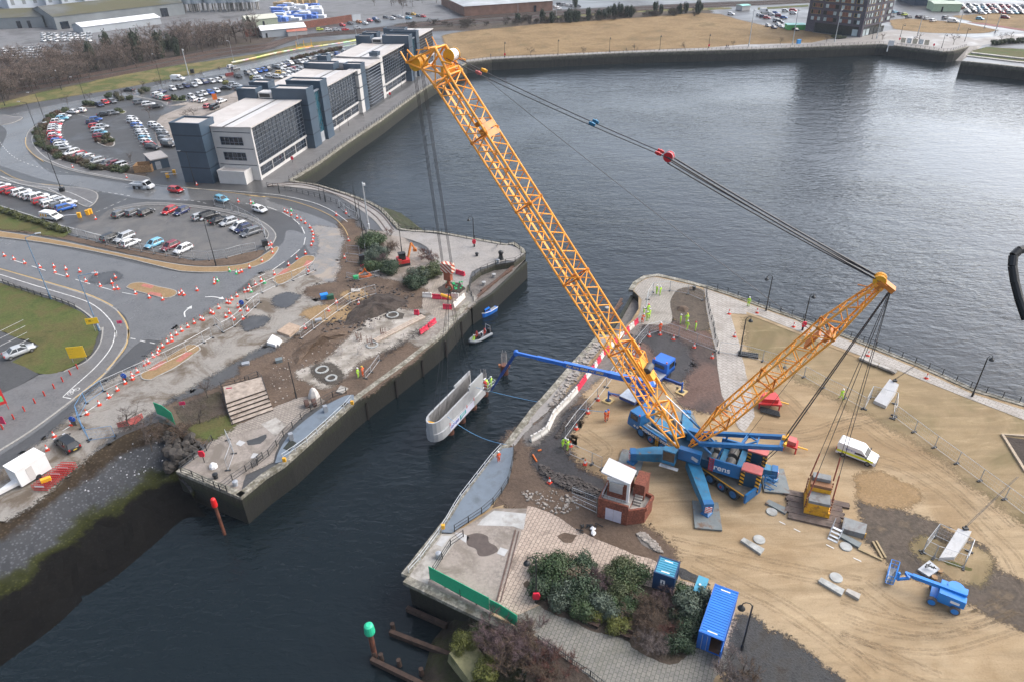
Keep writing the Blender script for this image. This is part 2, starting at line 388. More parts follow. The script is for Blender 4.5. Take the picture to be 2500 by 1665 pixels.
def water_mat():
 t=NT('harbour_water')
 t.b.inputs['Base Color'].default_value=(.006,.011,.014,1)
 t.b.inputs['Roughness'].default_value=.1;t.b.inputs['IOR'].default_value=1.33
 mp=t.n('ShaderNodeMapping');mp.inputs['Rotation'].default_value=(0,0,.35);mp.inputs['Scale'].default_value=(.55,1.15,1);t.l(t.pos(),mp.inputs[0])
 a=t.noise(.9,3,.5,vec=mp.outputs[0],dist=.5);b=t.noise(.22,3,.5,vec=mp.outputs[0],dist=.3);c=t.noise(3.2,2,.5,vec=mp.outputs[0])
 gust=t.ramp(t.noise(.018,3,.5),[(.35,.35),(.65,1.)])
 s=t.n('ShaderNodeMath',operation='MULTIPLY_ADD');t.l(b,s.inputs[0]);s.inputs[1].default_value=1.6;t.l(a,s.inputs[2])
 s2=t.n('ShaderNodeMath',operation='MULTIPLY_ADD');t.l(c,s2.inputs[0]);s2.inputs[1].default_value=.22;t.l(s.outputs[0],s2.inputs[2])
 s3=t.n('ShaderNodeMath',operation='MULTIPLY');t.l(s2.outputs[0],s3.inputs[0]);t.l(gust,s3.inputs[1])
 t.bump(s3.outputs[0],.6,.4)
 return t.m
M_water=water_mat()
water=struct('water',MB().sheet([V3(-400,-50,0),V3(900,-50,0),V3(900,450,0),V3(-400,450,0)],WZ),M_water)
struct('river_bed',MB().sheet([V3(-400,-50,0),V3(900,-50,0),V3(900,450,0),V3(-400,450,0)],-9.),M_darksoil)
M_wallc=tidal('quay_concrete',(.13,.12,.095),(.06,.058,.036),(.022,.032,.009),(.007,.009,.008),-1.1,-2.2)
M_walld=tidal('lock_masonry',(.085,.078,.064),(.032,.032,.022),(.016,.022,.007),(.006,.007,.007),-.7,-1.8)
M_walll=tidal('far_quay_masonry',(.17,.16,.135),(.13,.12,.095),(.022,.03,.009),(.005,.006,.006),-1.2,-1.7)
M_cope=mat('coping_stone',(.33,.31,.26),.85,.3,.8,dirt=(.1,.09,.06),dscale=.9,dlo=.45,dhi=.65,fine=3.)
def quay_wall(name,label,line,m,cope=.9,z0=-8.,out=-.02,groups=None):
 """vertical face along a quay line (water on its right going along) with a coping on top"""
 o=thing(name,label,'quay wall',tuple(line[0]))
 b=MB();L=resample(line,4.0)+[Vector(line[-1])];F0=offset(L,out);F1=offset(L,-out+.5)
 for i in range(len(L)-1):
  p,q,r,s=F0[i],F0[i+1],F1[i+1],F1[i]
  b.add([(p[0],p[1],z0),(q[0],q[1],z0),(q[0],q[1],-.05),(p[0],p[1],-.05)],[(0,1,2,3),(3,2,1,0)][:1])
 b.build('wall_face',m,o)
 c=MB();ce=offset(line,cope/2-.08);c.wall([(x,y,0)for x,y in ce],cope,-.35,.12);c.build('coping',M_cope,o)
 return o
rev=lambda L:list(reversed(L))
quay_wall('quay_wall','weedy front wall of the left pier facing the river',PIER_FRONT,M_wallc)
quay_wall('lock_wall','long dark masonry lock wall below the muddy works on the left pier',LOCK_A,M_walld)
quay_wall('pier_wall','pale worn wall round the railed tip of the left pier',TIP_A,M_wallc)
quay_wall('quay_wall','long stained concrete quay wall below the glass office terrace',QUAY,M_wallc)
quay_wall('quay_wall','far dock wall below the dry grass field and the brick tower',FARQ,M_walll,1.2)
quay_wall('quay_wall','low far quay edge with steps beside the slipway',LOWQ[1:],M_walll,1.2)
quay_wall('quay_wall','mossy front wall below the green mesh screen',FRONT_B,M_wallc)
quay_wall('lock_wall','crane side lock wall with broken pale coping',LOCK_B,M_walld)
quay_wall('dock_wall','dock edge beside the railed promenade behind the crane',TIP_B,M_wallc)
def niche(curve,out,label,zz=-1.25):
 o=thing('gate_recess',label,'lock recess',tuple(curve[0]))
 poly=[Vector(p)for p in curve]+[Vector(p)for p in reversed(out[1:-1])]
 b=MB();b.sheet(poly,zz);b.build('recess_floor',M_slurry,o)
 w=MB()
 for a,c in zip(curve,curve[1:]):w.quad((a[0],a[1],0),(c[0],c[1],0),(c[0],c[1],zz),(a[0],a[1],zz))
 w.build('curved_wall',M_wallc,o)
 f=MB();f.wall([(p[0],p[1],0)for p in out],.55,-8,zz+.35);f.build('outer_wall',M_walld,o)
 t=MB()
 a,c=Vector(out[0]),Vector(out[-1]);d=(c-a)
 inn=Vector((-d.y,d.x,0)).normalized()
 t.beam(a+d*.12+inn*1.0+V3(0,0,zz+.25),a+d*.88+inn*1.4+V3(0,0,zz+.25),.4,.4)
 t.beam(a+d*.3+inn*1.7+V3(0,0,zz+.2),a+d*.8+inn*.9+V3(0,0,zz+.2),.3,.3)
 t.build('timber',mat('rust_timber',(.09,.05,.035),.8,.4,2.),o)
 for q in(.42,.6):k=MB();k.lathe([(.3,0),(.3,.5),(.42,.55),(.42,.7),(.1,.72)],10,a+d*q+inn*2.6+V3(0,0,zz));k.build('bollard',mat('bollard_grey',(.3,.3,.3),.6),o)
niche(NICHE,NICHE_OUT,'curved recess of the old lock gate at the left pier tip')
niche(NICHE_B,NICHE_BO,'curved recess of the old lock gate on the crane side')
def bank_mat():
 t=NT('river_bank')
 sep=t.n('ShaderNodeSeparateXYZ');t.l(t.pos(),sep.inputs[0])
 a=t.n('ShaderNodeMath',operation='MULTIPLY_ADD');t.l(t.noise(.35,6,.7),a.inputs[0]);a.inputs[1].default_value=1.1;t.l(sep.outputs['Z'],a.inputs[2])
 mr=t.n('ShaderNodeMapRange');mr.inputs['From Min'].default_value=-4.0;mr.inputs['From Max'].default_value=.6;t.l(a.outputs[0],mr.inputs['Value'])
 c=t.ramp(mr.outputs[0],[(.0,(.006,.0055,.005)),(.37,(.009,.008,.007)),(.42,(.045,.05,.012)),(.48,(.06,.066,.03)),(.54,(.105,.11,.12)),(.76,(.12,.125,.135)),(.83,(.07,.052,.035)),(1.,(.1,.075,.048))])
 v=t.n('ShaderNodeTexVoronoi');v.inputs['Scale'].default_value=2.6;t.l(t.pos(),v.inputs['Vector'])
 c=t.mix(t.ramp(v.outputs['Distance'],[(.05,0.),(.42,1.)]),c,t.mix(.55,c,(0,0,0)))
 c=t.mix(t.ramp(t.noise(6.,2),[(.72,0.),(.8,.35)]),c,(.2,.21,.23));t.b.inputs['Specular IOR Level'].default_value=.12
 t.l(c,t.b.inputs['Base Color']);t.b.inputs['Roughness'].default_value=.9
 t.bump(v.outputs['Distance'],-.8,.25)
 return t.m
def slope(name,top,low,rows,m,amp=.18,ease=1.0,seed=0):
 T=smooth_path(top,5);Lw=smooth_path(low,5);b=MB();n=len(T);vs=[]
 for j in range(rows+1):
  f=j/rows
  for i in range(n):
   p=T[i].lerp(Lw[i],f);z=T[i].z+(Lw[i].z-T[i].z)*f**ease
   k=amp if 0<j<rows else 0
   nv=noise.noise_vector(Vector((p.x*.8,p.y*.8,seed)))
   vs.append((p.x+nv.x*k,p.y+nv.y*k,z+nv.z*k+noise.noise(Vector((p.x*.25,p.y*.25,3)))*k*1.5))
 for i in range(n):
  d=(Lw[i]-T[i]);d.z=0;d.normalize();q=Lw[i]+d*4+Vector((0,0,-1.8));vs.append(tuple(q))
 fs=[(j*n+i,(j+1)*n+i,(j+1)*n+i+1,j*n+i+1)for j in range(rows+1)for i in range(n-1)]
 b.add(vs,fs);return struct(name,b,m)
slope('river_bank',BANK_TOP,BANK_LOW,26,bank_mat(),.22,.85)
slope('river_bank',gl('M',[(1050,958),(1200,1010),(1330,1100),(1480,1190),(1700,1350),(1850,1500),(1900,1700)]),
gl('M',[(700,1010),(640,1100),(560,1200),(530,1310),(480,1500),(430,1620),(380,1800)],WZ+.0),18,earth('muddy_shore',[(.022,.018,.014),(.05,.04,.03),(.035,.04,.014),(.06,.045,.035)],.35,.8,.9),.35,1.0,4)
slope('rubble_bank',gl('F',[(1180,385),(1230,420),(1300,500),(1370,570),(1440,585)]),gl('F',[(1225,392),(1330,425),(1430,480),(1510,545),(1570,588)],WZ),10,
earth('weedy_rubble',[(.06,.055,.045),(.03,.04,.012),(.09,.08,.065)],.5,.85,.9),.35,1.,8)
# ================================================================ what lies on the ground
def rough(poly,amp=.35,step=1.0,seed=0):
 P=[Vector((p[0],p[1],0))for p in poly];P=resample(P+[P[0]],step);out=[]
 for p in P:
  n=noise.noise_vector(Vector((p.x*.45+seed,p.y*.45,0)));m_=noise.noise_vector(Vector((p.x*1.7,p.y*1.7,seed)))
  h_=noise.noise_vector(Vector((p.x*4.1,p.y*4.1,seed+5)));out.append(Vector((p.x+n.x*amp+m_.x*amp*.6+h_.x*amp*.3,p.y+n.y*amp+m_.y*amp*.6+h_.y*amp*.3,0)))
 return out
def lay(name,m,poly,k=1,amp=0.0,step=1.0,seed=0):
 if amp:poly=rough(poly,amp*1.3,min(step,.35)if amp<.55 else step,seed)
 b=MB().sheet(poly,.006*k);ms=[m]
 if amp>=.25:
  if m.name not in SPK:
   q=m.copy();SPK[m.name]=q;t=q.node_tree;nz=t.nodes.new('ShaderNodeTexNoise');nz.inputs['Scale'].default_value=2.6;nz.inputs['Detail'].default_value=9;nz.inputs['Roughness'].default_value=.8
   ge=t.nodes.new('ShaderNodeNewGeometry');t.links.new(ge.outputs['Position'],nz.inputs['Vector']);at=t.nodes.new('ShaderNodeAttribute');at.attribute_name='fade';ad=t.nodes.new('ShaderNodeMath');ad.operation='MULTIPLY_ADD'
   t.links.new(at.outputs['Fac'],ad.inputs[0]);ad.inputs[1].default_value=.5;t.links.new(nz.outputs['Fac'],ad.inputs[2]);rp=t.nodes.new('ShaderNodeValToRGB');rp.color_ramp.elements[0].position=.66;rp.color_ramp.elements[1].position=.8
   t.links.new(ad.outputs[0],rp.inputs[0]);t.links.new(rp.outputs[0],t.nodes['Principled BSDF'].inputs['Alpha'])
  n=len(poly);ar=sum(poly[i][0]*poly[(i+1)%n][1]-poly[(i+1)%n][0]*poly[i][1]for i in range(n));b.cur=1;ms.append(SPK[m.name]);s0=len(b.v);sg_=1 if ar>0 else-1
  R_=[[Vector((x,y,0))for x,y in offset([poly[-1]]+list(poly)+[poly[0]],-e*sg_)[1:-1]]for e in(-.12,amp*2+.25,amp*4+.6)]
  b.add([(p.x,p.y,.006*k-.0012-.001*j)for j in range(3)for p in R_[j]],[((j+1)*n+i,(j+1)*n+(i+1)%n,j*n+(i+1)%n,j*n+i)[::sg_]for j in range(2)for i in range(n)])
  o=struct(name,b,ms);f_=o.data.attributes.new('fade','FLOAT','POINT');f_.data.foreach_set('value',[1.]*(s0+n)+[.45]*n+[0.]*n);return o
 return struct(name,b,ms)
SPK={}
def kerbed(name,m,poly,h=.12,kw=.3):
 P=[Vector((p[0],p[1],0))for p in poly]
 struct('kerb',MB().prism(P,-.02,h),M_kerb)
 ar=sum(P[i].x*P[(i+1)%len(P)].y-P[(i+1)%len(P)].x*P[i].y for i in range(len(P)))
 n=len(P);inn=[]
 for i in range(n):
  a,b,c=P[i-1],P[i],P[(i+1)%n]
  t=((b-a).normalized()+(c-b).normalized());t=t.normalized()if t.length>1e-6 else Vector((1,0,0))
  s=1 if ar>0 else-1
  inn.append(Vector((b.x-t.y*kw*s,b.y+t.x*kw*s,0)))
 return struct(name,MB().sheet(inn,h+.006),m)
SP=smooth_path
lay('yard',M_yard,gl('P',[(-900,150),(0,120),(200,105),(420,100),(600,95),(640,90),(760,60),(900,50),(1100,45),(1100,-40),(600,-90),(0,-90),(-900,-90)]),1)
lay('scrub_ground',M_scrub,gl('P',[(-500,330),(0,262),(110,228),(190,208),(290,188),(410,155),(540,132),(650,118),(640,85),(560,78),(400,100),(250,125),(120,150),(0,175),(-500,260)]),2,2.5,6)
lay('scrub_ground',M_scrub,gl('P',[(1000,75),(1200,72),(1400,52),(1560,48),(1720,34),(1716,26),(1560,30),(1400,35),(1190,48),(1000,58),(960,66)]),3,2,6)
lay('scrub_ground',M_scrub,gl('P',[(900,-5),(1300,-20),(1900,-30),(2500,-30),(3200,-60),(1800,-110),(900,-80)]),2,3,8)
RAIL_LO=gl('P',[(-500,320),(0,238),(193,207),(359,177),(524,144),(650,124),(738,94),(890,83),(1000,72),(1200,58),(1400,40),(1700,22),(1860,14),(2100,4),(2400,-10)])
RAIL_HI=gl('P',[(2400,-24),(2100,-8),(1860,2),(1700,8),(1400,23),(1200,35),(978,62),(738,85),(650,105),(524,119),(359,149),(193,180),(0,205),(-500,270)])
lay('railway',M_ballast,RAIL_LO+RAIL_HI,4)
tr=MB()
for q in(.22,.36,.62,.76):
 c=[Vector(a).lerp(Vector(b),q)for a,b in zip(RAIL_LO,reversed(RAIL_HI))]
 for s in(-.72,.72):tr.wall(SP([(x,y,0)for x,y in offset(c,s)],3),.3,.02,.22)
struct('railway_tracks',tr,M_rail)
lay('grass',M_bankgrass,gl('P',[(-300,318),(0,263),(110,245),(276,218),(414,193),(524,168),(650,140),(740,117),(884,100),(884,94),(738,108),(650,131),(524,149),(414,165),(276,190),(193,209),(97,229),(0,255),(-300,305)]),5,.6,3)
lay('grass',M_drygrass,gl('B',[(1960,545),(1840,500),(1760,320),(1850,300),(2000,280)])+gl('C',[(0,262),(500,215),(1000,185),(1500,150),(1830,122),(2000,130),(2200,190),(2355,222)])+gl('D',[(0,225),(230,260),(420,280),(480,295),(700,330),(900,352),(700,372),(480,380),(0,395),(-110,395)])+gl('C',[(1900,425),(1200,452),(600,480),(0,508)]),6,.8,4)
lay('promenade',M_prom,gl('D',[(1870,414),(1790,439),(1730,453),(1640,459),(1400,428),(1090,393),(560,415),(0,434)])+gl('C',[(1200,470),(600,498),(0,528)])+gl('B',[(1958,553),(1945,535)])+gl('C',[(0,508),(600,482),(1200,454),(1900,427)])+gl('D',[(-110,397),(0,396),(480,381),(760,322),(900,322),(1180,270),(1250,268),(1500,300),(1800,325),(1930,345),(2355,300),(2600,300),(2600,360),(2100,385),(2000,402)]),7)
lay('grass',M_drygrass,gl('D',[(1180,185),(1300,172),(1600,190),(1800,210),(2100,270),(2000,290),(1800,300),(1500,290),(1230,262)]),9,.6,3)
lay('grass',M_drygrass,gl('D',[(1750,150),(2000,130),(2600,110),(2600,300),(2300,262),(2000,215)]),8,.8,3)
lay('cycle_path',M_redpath,gl('D',[(1840,200),(2000,225),(2200,255),(2360,280),(2600,330),(2600,300),(2360,265),(2000,208)]),11)
lay('grass',M_grass,gl('D',[(1930,455),(2040,425),(2400,445),(2700,480),(2700,610),(2355,560),(2100,520),(1880,490)]),8,.4,3)
lay('grass',M_grass,gl('D',[(0,72),(200,62),(450,45),(450,62),(100,85),(0,92)]),9)
for zz,(a,b)in enumerate((((1850,500),(2700,590)),((1890,478),(2700,560)))):
 struct('steps',MB().wall(gl('D',[a,((a[0]+b[0])/2,(a[1]+b[1])/2+6),b]),2.0,0,.3+.25*zz),M_conc)
ramp=MB();A_,B_,C_,D_=g('D',1870,415),g('D',1990,405),g('D',1800,548,WZ-.2),g('D',1600,540,WZ-.2)
ramp.quad(A_,B_,C_,D_);struct('slipway',ramp,M_prom)
lay('grass',M_bankgrass,gl('C',[(480,170),(900,135),(1400,105),(1830,95),(2100,82),(2100,72),(1400,85),(900,115),(480,150)]),7,.5,4)
UP_ROAD=gl('P',[(-300,345),(0,297),(60,280),(140,262),(280,236),(400,212),(470,190),(566,173),(650,155),(740,132),(884,104)])
struct('road',MB().strip(SP(UP_ROAD,4),8.5,.05),M_road)
lay('terrace',M_pave,[Vector(p)for p in gl('F',[(420,145)])+gl('B',[(640,1450),(900,1262),(1200,1062),(1540,815),(1840,625),(1880,590),(1600,660),(1430,780),(1060,1010),(745,1160),(530,1310),(130,1558)])+gl('E',[(2310,160),(2330,215)])],2)
lay('road',M_road,SP(gl('A',[(-60,1500),(0,1330),(60,1180),(20,1120),(0,1100),(200,1040),(420,960),(760,915),(1230,835),(1230,870),(900,905),(640,985),(480,1040),(330,1090),(240,1200),(235,1320),(330,1440),(470,1540)])+gl('E',[(700,110),(1130,180),(1700,220),(2355,300)])+gl('F',[(200,330),(600,460),(820,560),(880,650),(860,740),(640,850),(560,780),(520,700),(480,560),(330,440),(0,370)])+gl('E',[(1900,330),(1600,330),(1200,310),(860,240),(400,150),(0,20)]),4),3)
lay('road',M_road,SP(gl('E',[(-100,650),(400,720),(1000,840),(1500,950),(1900,970),(2355,860)])+gl('F',[(200,810),(330,700),(370,590),(530,640),(480,770),(240,940),(0,1060)])+gl('E',[(1900,1330),(1500,1560)])+gl('G',[(1250,120),(930,420),(400,860),(0,1130),(-300,1330),(-300,1150),(0,1080),(450,780),(880,420),(1080,200)])+gl('E',[(1140,1450),(1060,1310),(760,1150),(300,1010),(0,925),(-100,900)]),4),4)
lay('site_road',M_site2,SP(gl('F',[(900,600),(905,700),(870,860),(800,1040),(600,960),(640,850),(680,700),(620,560)]),4),6,.3,1.5)
lay('muddy_yard',M_site,gl('F',[(800,1040),(860,1100),(700,1300),(560,1430),(300,1558)])+gl('G',[(2355,100),(1900,360),(1400,650),(900,960),(600,1230),(300,1480),(0,1680),(0,1330),(500,1000),(900,560),(1300,330),(1620,20)])+gl('E',[(1700,1430),(2000,1240),(2300,1080)])+gl('F',[(100,1030),(240,960),(600,960)]),5,.5,1.5)
lay('dirt',M_dirt,gl('F',[(900,500),(930,560),(1080,640),(1060,800),(1100,960),(1400,1000),(1700,930),(1760,1010),(1650,1130),(1560,1230),(1300,1330),(900,1558),(500,1558),(800,1280),(700,1180),(560,1120),(860,1060),(900,870),(925,640),(870,540)]),8,.5,1.,3)
lay('dirt',M_dirt,gl('H',[(0,330),(330,200),(470,90),(900,-40),(1200,-30),(1800,-60),(1700,60),(1420,320),(1050,590),(940,560),(700,640),(450,620),(260,700),(0,440)]),7,.3,1.,5)
lay('dirt',M_dirt,gl('G',[(1500,700),(1900,560),(2355,330)])+gl('H',[(330,300),(400,600),(230,720),(0,860)])+gl('G',[(2000,930),(1860,1010),(1640,900)]),6.5,.3,1.,6)
lay('muddy_yard',M_site,gl('F',[(1400,1140),(1640,1100),(2000,1180),(1985,1230),(1700,1500),(1560,1600),(1300,1500)]),7.5,.3,.8,2)
lay('paving',M_plaza,gl('F',[(1060,600),(1300,620),(1640,870),(1760,960),(1640,1100),(1300,1010),(1060,960)]),8.5,.3,.8,2)
lay('concrete_slab',mat('bright_slurry',(.36,.33,.29),.6,.25,.8,dirt=(.17,.145,.115),dscale=.35,dlo=.42,dhi=.62),gl('H',[(500,400),(640,350),(830,240),(1000,30),(1240,-110),(1480,-100),(1600,0),(1250,170),(1000,280),(860,400),(820,440),(700,510),(560,450)]),9,.35,.7,2)
lay('concrete_slab',mat('bright_slurry',(.36,.33,.29),.6,.25,.8,dirt=(.2,.17,.14),dscale=.5),gl('F',[(1000,1558),(1130,1380),(1250,1300),(1460,1330),(1560,1400),(1300,1558)]),10,.4,.7,2)
M_pit=earth('dug_pit',[(.11,.095,.08),(.07,.06,.05)],.6,.9,.6)
lay('dug_pit',M_pit,gl('H',[(600,370),(640,340),(740,335),(800,400),(840,440),(800,480),(700,470),(640,430)]),11,.25,.5,2)
lay('dug_pit',M_pit,gl('F',[(1230,1340),(1300,1300),(1400,1330),(1380,1380),(1260,1385)]),11,.2,.5)
lay('sand_patch',M_verge,gl('F',[(540,1320),(650,1280),(860,1290),(900,1330),(780,1380),(600,1370)]),12,.4,.7)
lay('sand_patch',M_verge,gl('F',[(870,1150),(1000,1130),(1060,1180),(950,1210)]),12,.3,.7)
lay('puddle',wet_asphalt('puddle_mud',.06,.05,.2,.5,.2,.0),gl('F',[(270,1190),(350,1160),(440,1180),(360,1260),(280,1240)]),12,.3,.6)
lay('puddle',MATS.get('x')or bpy.data.materials['puddle_mud'],gl('F',[(0,1400),(60,1370),(160,1380),(120,1430),(30,1470)]),12,.3,.6)
lay('puddle',bpy.data.materials['puddle_mud'],gl('E',[(850,1000),(1000,970),(1050,1010),(930,1060),(830,1040)]),8,.3,.6)
lay('verge',M_dirt,SP(gl('E',[(-60,530),(0,540),(400,600),(900,700),(1500,810),(1800,860),(2290,770),(2330,800),(2200,870),(1950,905),(1600,890),(1000,770),(500,660),(0,590),(-60,580)]),4),10,.2,1.)
kerbed('verge',M_verge,SP(gl('E',[(-80,590),(0,600),(500,680),(1000,785),(1600,898),(1950,912),(2200,880),(2355,795),(2440,740),(2465,760),(2380,860),(2200,930),(1950,965),(1650,960),(1500,935),(1000,815),(400,705),(0,655),(-80,645)]),4),.12,.2)
lay('car_park',M_lot,SP(gl('E',[(860,500),(1000,400),(1300,380),(1750,400),(2100,470),(2290,540),(2355,600),(2350,690),(2250,760),(1800,850),(1000,700),(640,620),(700,540)]),4),9)
kerbed('pavement',M_pave,SP(gl('E',[(1000,400),(1300,345),(1750,375),(2100,430),(2330,520),(2440,620),(2420,700),(2355,770),(2350,690),(2370,620),(2290,540),(2100,462),(1750,395),(1300,372),(1010,415)]),3),.1,.2)
lay('grass',M_grass,gl('E',[(-60,420),(0,425),(250,490),(420,555),(580,615),(560,640),(300,590),(0,560),(-60,560)]),11,.4,1.)
kerbed('pavement',M_pave,SP(gl('E',[(-40,105),(400,190),(700,215),(840,250),(870,300),(820,370),(740,380),(560,290),(300,215),(-40,140)]),4),.1,.25)
lay('car_park',M_asphalt_dry,gl('E',[(-60,250),(0,165),(500,280),(690,380),(560,460),(700,520),(560,560),(0,400),(-60,390)]),6)
PAVE_BL=SP(gl('E',[(-80,940),(0,935),(300,1020),(760,1160),(1000,1270),(1080,1350),(1130,1440),(1135,1540)])+gl('G',[(1100,180),(940,400),(700,600),(300,900),(0,1090),(-200,1220),(-200,900),(0,800),(300,560),(560,390),(760,300),(880,150),(905,0)])+gl('E',[(890,1480),(820,1380),(650,1260),(380,1160),(0,1040),(-80,1020)]),4)
kerbed('pavement',M_pave,PAVE_BL,.12,.25)
lay('grass',M_grass,SP(gl('E',[(-80,1040),(0,1060),(380,1180),(650,1280),(810,1400),(870,1500)])+gl('G',[(860,80),(800,240),(560,385),(340,412),(220,350),(100,310),(330,160),(140,90),(0,30),(-80,10)]),4),24,.15,1.)
lay('car_park',M_asphalt_dry,gl('G',[(-100,20),(0,35),(140,95),(350,165),(110,308),(230,355),(345,415),(170,520),(0,590),(-100,600)]),25)
lay('forecourt',M_pave,gl('G',[(350,420),(560,390),(640,400),(300,640),(0,850),(-100,900),(-100,610),(0,592),(180,515)]),23)
def island(pts,tacs,label=None):
 kerbed('traffic_island',M_verge,SP([*pts,pts[0]],5)[:-1],.13,.16)
 for q in tacs:struct('tactile_paving',MB().sheet(q,.145),M_tac)
island(gl('E',[(1115,1100),(1160,1065),(1260,1055),(1400,1090),(1540,1120),(1568,1150),(1530,1180),(1450,1195),(1330,1165),(1180,1125)]),[gl('E',[(1270,1068),(1365,1085),(1340,1112),(1250,1090)]),gl('E',[(1330,1140),(1430,1155),(1420,1185),(1310,1160)])])
island(gl('F',[(240,1045),(250,1005),(360,930),(500,830),(570,818),(612,830),(600,870),(500,960),(380,1040),(300,1075)]),[gl('F',[(540,862),(595,866),(555,910),(505,920)]),gl('F',[(350,935),(405,938),(330,985),(280,990)])])
island(gl('G',[(1240,420),(1270,390),(1400,310),(1600,190),(1680,152),(1750,160),(1775,190),(1740,225),(1560,350),(1400,430),(1330,465),(1260,455)]),[gl('G',[(1640,220),(1710,225),(1600,305),(1555,300)]),gl('G',[(1420,300),(1480,298),(1380,378),(1310,385)])])
lay('car_park',M_asphalt_dry,SP(gl('Q',[(800,400),(1100,300),(1400,240),(1750,215),(2110,280),(2090,340),(1900,380),(2060,420),(1900,640),(1850,860),(1900,1000),(1700,1100),(1400,1130),(1100,1040),(800,950),(620,820),(560,680),(600,560),(680,480)]),4),7)
lay('paved_yard',M_plaza,gl('Q',[(2060,440),(2400,300)])+gl('R',[(200,1330),(700,1220),(1300,1130),(1600,980),(1900,880),(2355,830),(2355,1100),(1300,1330)])+gl('A',[(1790,1030),(1700,1050),(1540,1090),(1560,1300),(1400,1300),(1330,1030)]),6)
lay('bed',M_scrub,SP(gl('Q',[(850,385),(740,420),(620,480),(500,640),(480,740),(560,860),(760,980),(1100,1080),(1400,1140),(1700,1180),(1850,1200),(1680,1110),(1400,1130),(1100,1040),(800,950),(620,820),(580,680),(620,560),(720,470),(850,420)]),4),9,.3,1.)
kerbed('pavement',M_pave,SP(gl('Q',[(560,500),(380,620),(330,740),(340,850),(440,950),(620,1040),(900,1140),(1300,1220),(1620,1270),(1900,1270),(1850,1215),(1400,1150),(1050,1080),(740,985),(540,860),(470,740),(490,640),(600,520)]),4),.1,.25)
kerbed('bed',M_scrub,SP(gl('Q',[(1215,760),(1260,720),(1350,690),(1440,720),(1470,790),(1440,830),(1350,835),(1260,800)]),4),.2,.3)
kerbed('bed',M_grass,SP(gl('Q',[(1480,370),(1560,365),(1615,390),(1560,415),(1480,400)]),4),.15,.3)
kerbed('bed',M_grass,SP(gl('Q',[(2150,230),(2250,205),(2370,225),(2370,250),(2200,255)]),4),.15,.3)
kerbed('bed',M_scrub,SP(gl('Q',[(1030,310),(1150,270),(1240,310),(1200,335),(1060,340)]),4),.15,.3)
kerbed('pavement',M_pave,gl('Q',[(1560,185),(1720,180),(2150,270),(2130,310),(2060,260),(1720,200)]),.1,.25)
kerbed('traffic_island',M_pave,SP(gl('Q',[(-100,440),(60,430),(180,450),(290,460),(240,500),(100,545),(-100,570)]),4),.12,.3)
lay('railway_path',M_prom,SP(gl('F',[(190,185),(500,180),(800,260),(1060,350),(1230,470),(1330,590),(1500,605),(1900,655),(2230,705),(2300,720)])+gl('I',[(270,40),(290,72),(200,140)])+gl('F',[(2300,860),(2150,905),(2000,960),(1940,1100),(1700,900),(1600,740),(1400,660),(1240,620),(1130,500),(950,370),(760,270),(500,220),(200,200)]),3),14)
lay('paving',blocks('pier_blocks',(.34,.29,.24),(.27,.23,.19),(.12,.1,.085),.5,.4,.6,(.15,.125,.1)),gl('F',[(1620,1120),(1720,1000),(1900,1010),(1960,1090),(1940,1200),(1740,1380),(1560,1290),(1560,1200)]),11,.2,.5)
b=MB()
for s in(0,.42):
 c=SP(gl('F',[(190,205),(500,195),(800,280),(1000,370),(1150,470),(1250,600)]),5);o_=offset(c,s*3.4)
 b.wall([(x,y,0)for x,y in o_],.22,.05,.16)
struct('railway_tracks',b,M_rail)
lay('paving',blocks('pier_setts',(.33,.29,.25),(.27,.235,.2),(.13,.11,.095),.55,.38,.52,(.14,.115,.095)),gl('G',[(2355,800),(2060,860),(1890,980)])+gl('H',[(260,700),(450,620),(640,600),(700,650),(480,800),(300,1000),(240,1190),(0,1300)])+gl('G',[(2130,1480),(1575,1265),(1800,1075),(2000,880)]),10,.15,.6)
lay('concrete_slab',M_plaza,gl('G',[(2000,990),(2180,920),(2355,880)])+gl('H',[(140,870),(300,960),(250,1170),(0,1290)])+gl('G',[(2130,1490),(1590,1265),(1830,1080)]),11,.1,.8)
lay('concrete_slab',M_conc,gl('H',[(135,855),(265,795),(360,860),(265,965)]),13)
lay('puddle',bpy.data.materials['puddle_mud'],gl('G',[(2180,1000),(2280,970),(2355,940),(2355,980),(2300,1030),(2200,1040)]),13,.12,.4)
for q in([(2085,1030),(2120,995),(2175,1015),(2130,1050)],[(2215,1155),(2240,1110),(2285,1115),(2270,1155)]):
 lay('patch',mat('pale_patch',(.42,.42,.42),.7,.1),gl('G',q),14)
MEIN=math.atan2(g('M',1500,100).y-g('M',1290,480).y,g('M',1500,100).x-g('M',1290,480).x)
M_cream=blocks('cream_blocks',(.47,.38,.31),(.40,.32,.26),(.14,.11,.09),.62,.42,-MEIN,(.16,.125,.1),.53,.66)
M_greyb=blocks('grey_blocks',(.21,.2,.175),(.17,.165,.15),(.08,.08,.07),.55,.4,-MEIN,(.1,.1,.075),.5,.75)
M_pathb=blocks('pale_path_blocks',(.4,.37,.335),(.34,.315,.285),(.17,.15,.13),.9,.6,.9,(.22,.19,.16),.52,.75)
lay('concrete_apron',M_plaza,gl('M',[(345,625),(645,240),(840,190),(1110,20),(1420,20),(1340,400),(1170,860),(1060,960)]),2)
lay('dirt',M_dirt,gl('K',[(180,320),(300,260),(330,500),(240,800),(0,870),(140,650),(195,480)]),1)
lay('grass',M_sandgrass,gl('J',[(0,650),(400,790),(900,985),(1300,1145),(1900,1385),(2355,1575),(2700,1720)])+gl('L',[(2700,1100),(2355,900),(1900,560),(1400,200),(1000,0)])+gl('J',[(900,1400),(400,1100),(0,900)]),1,.8,2.)
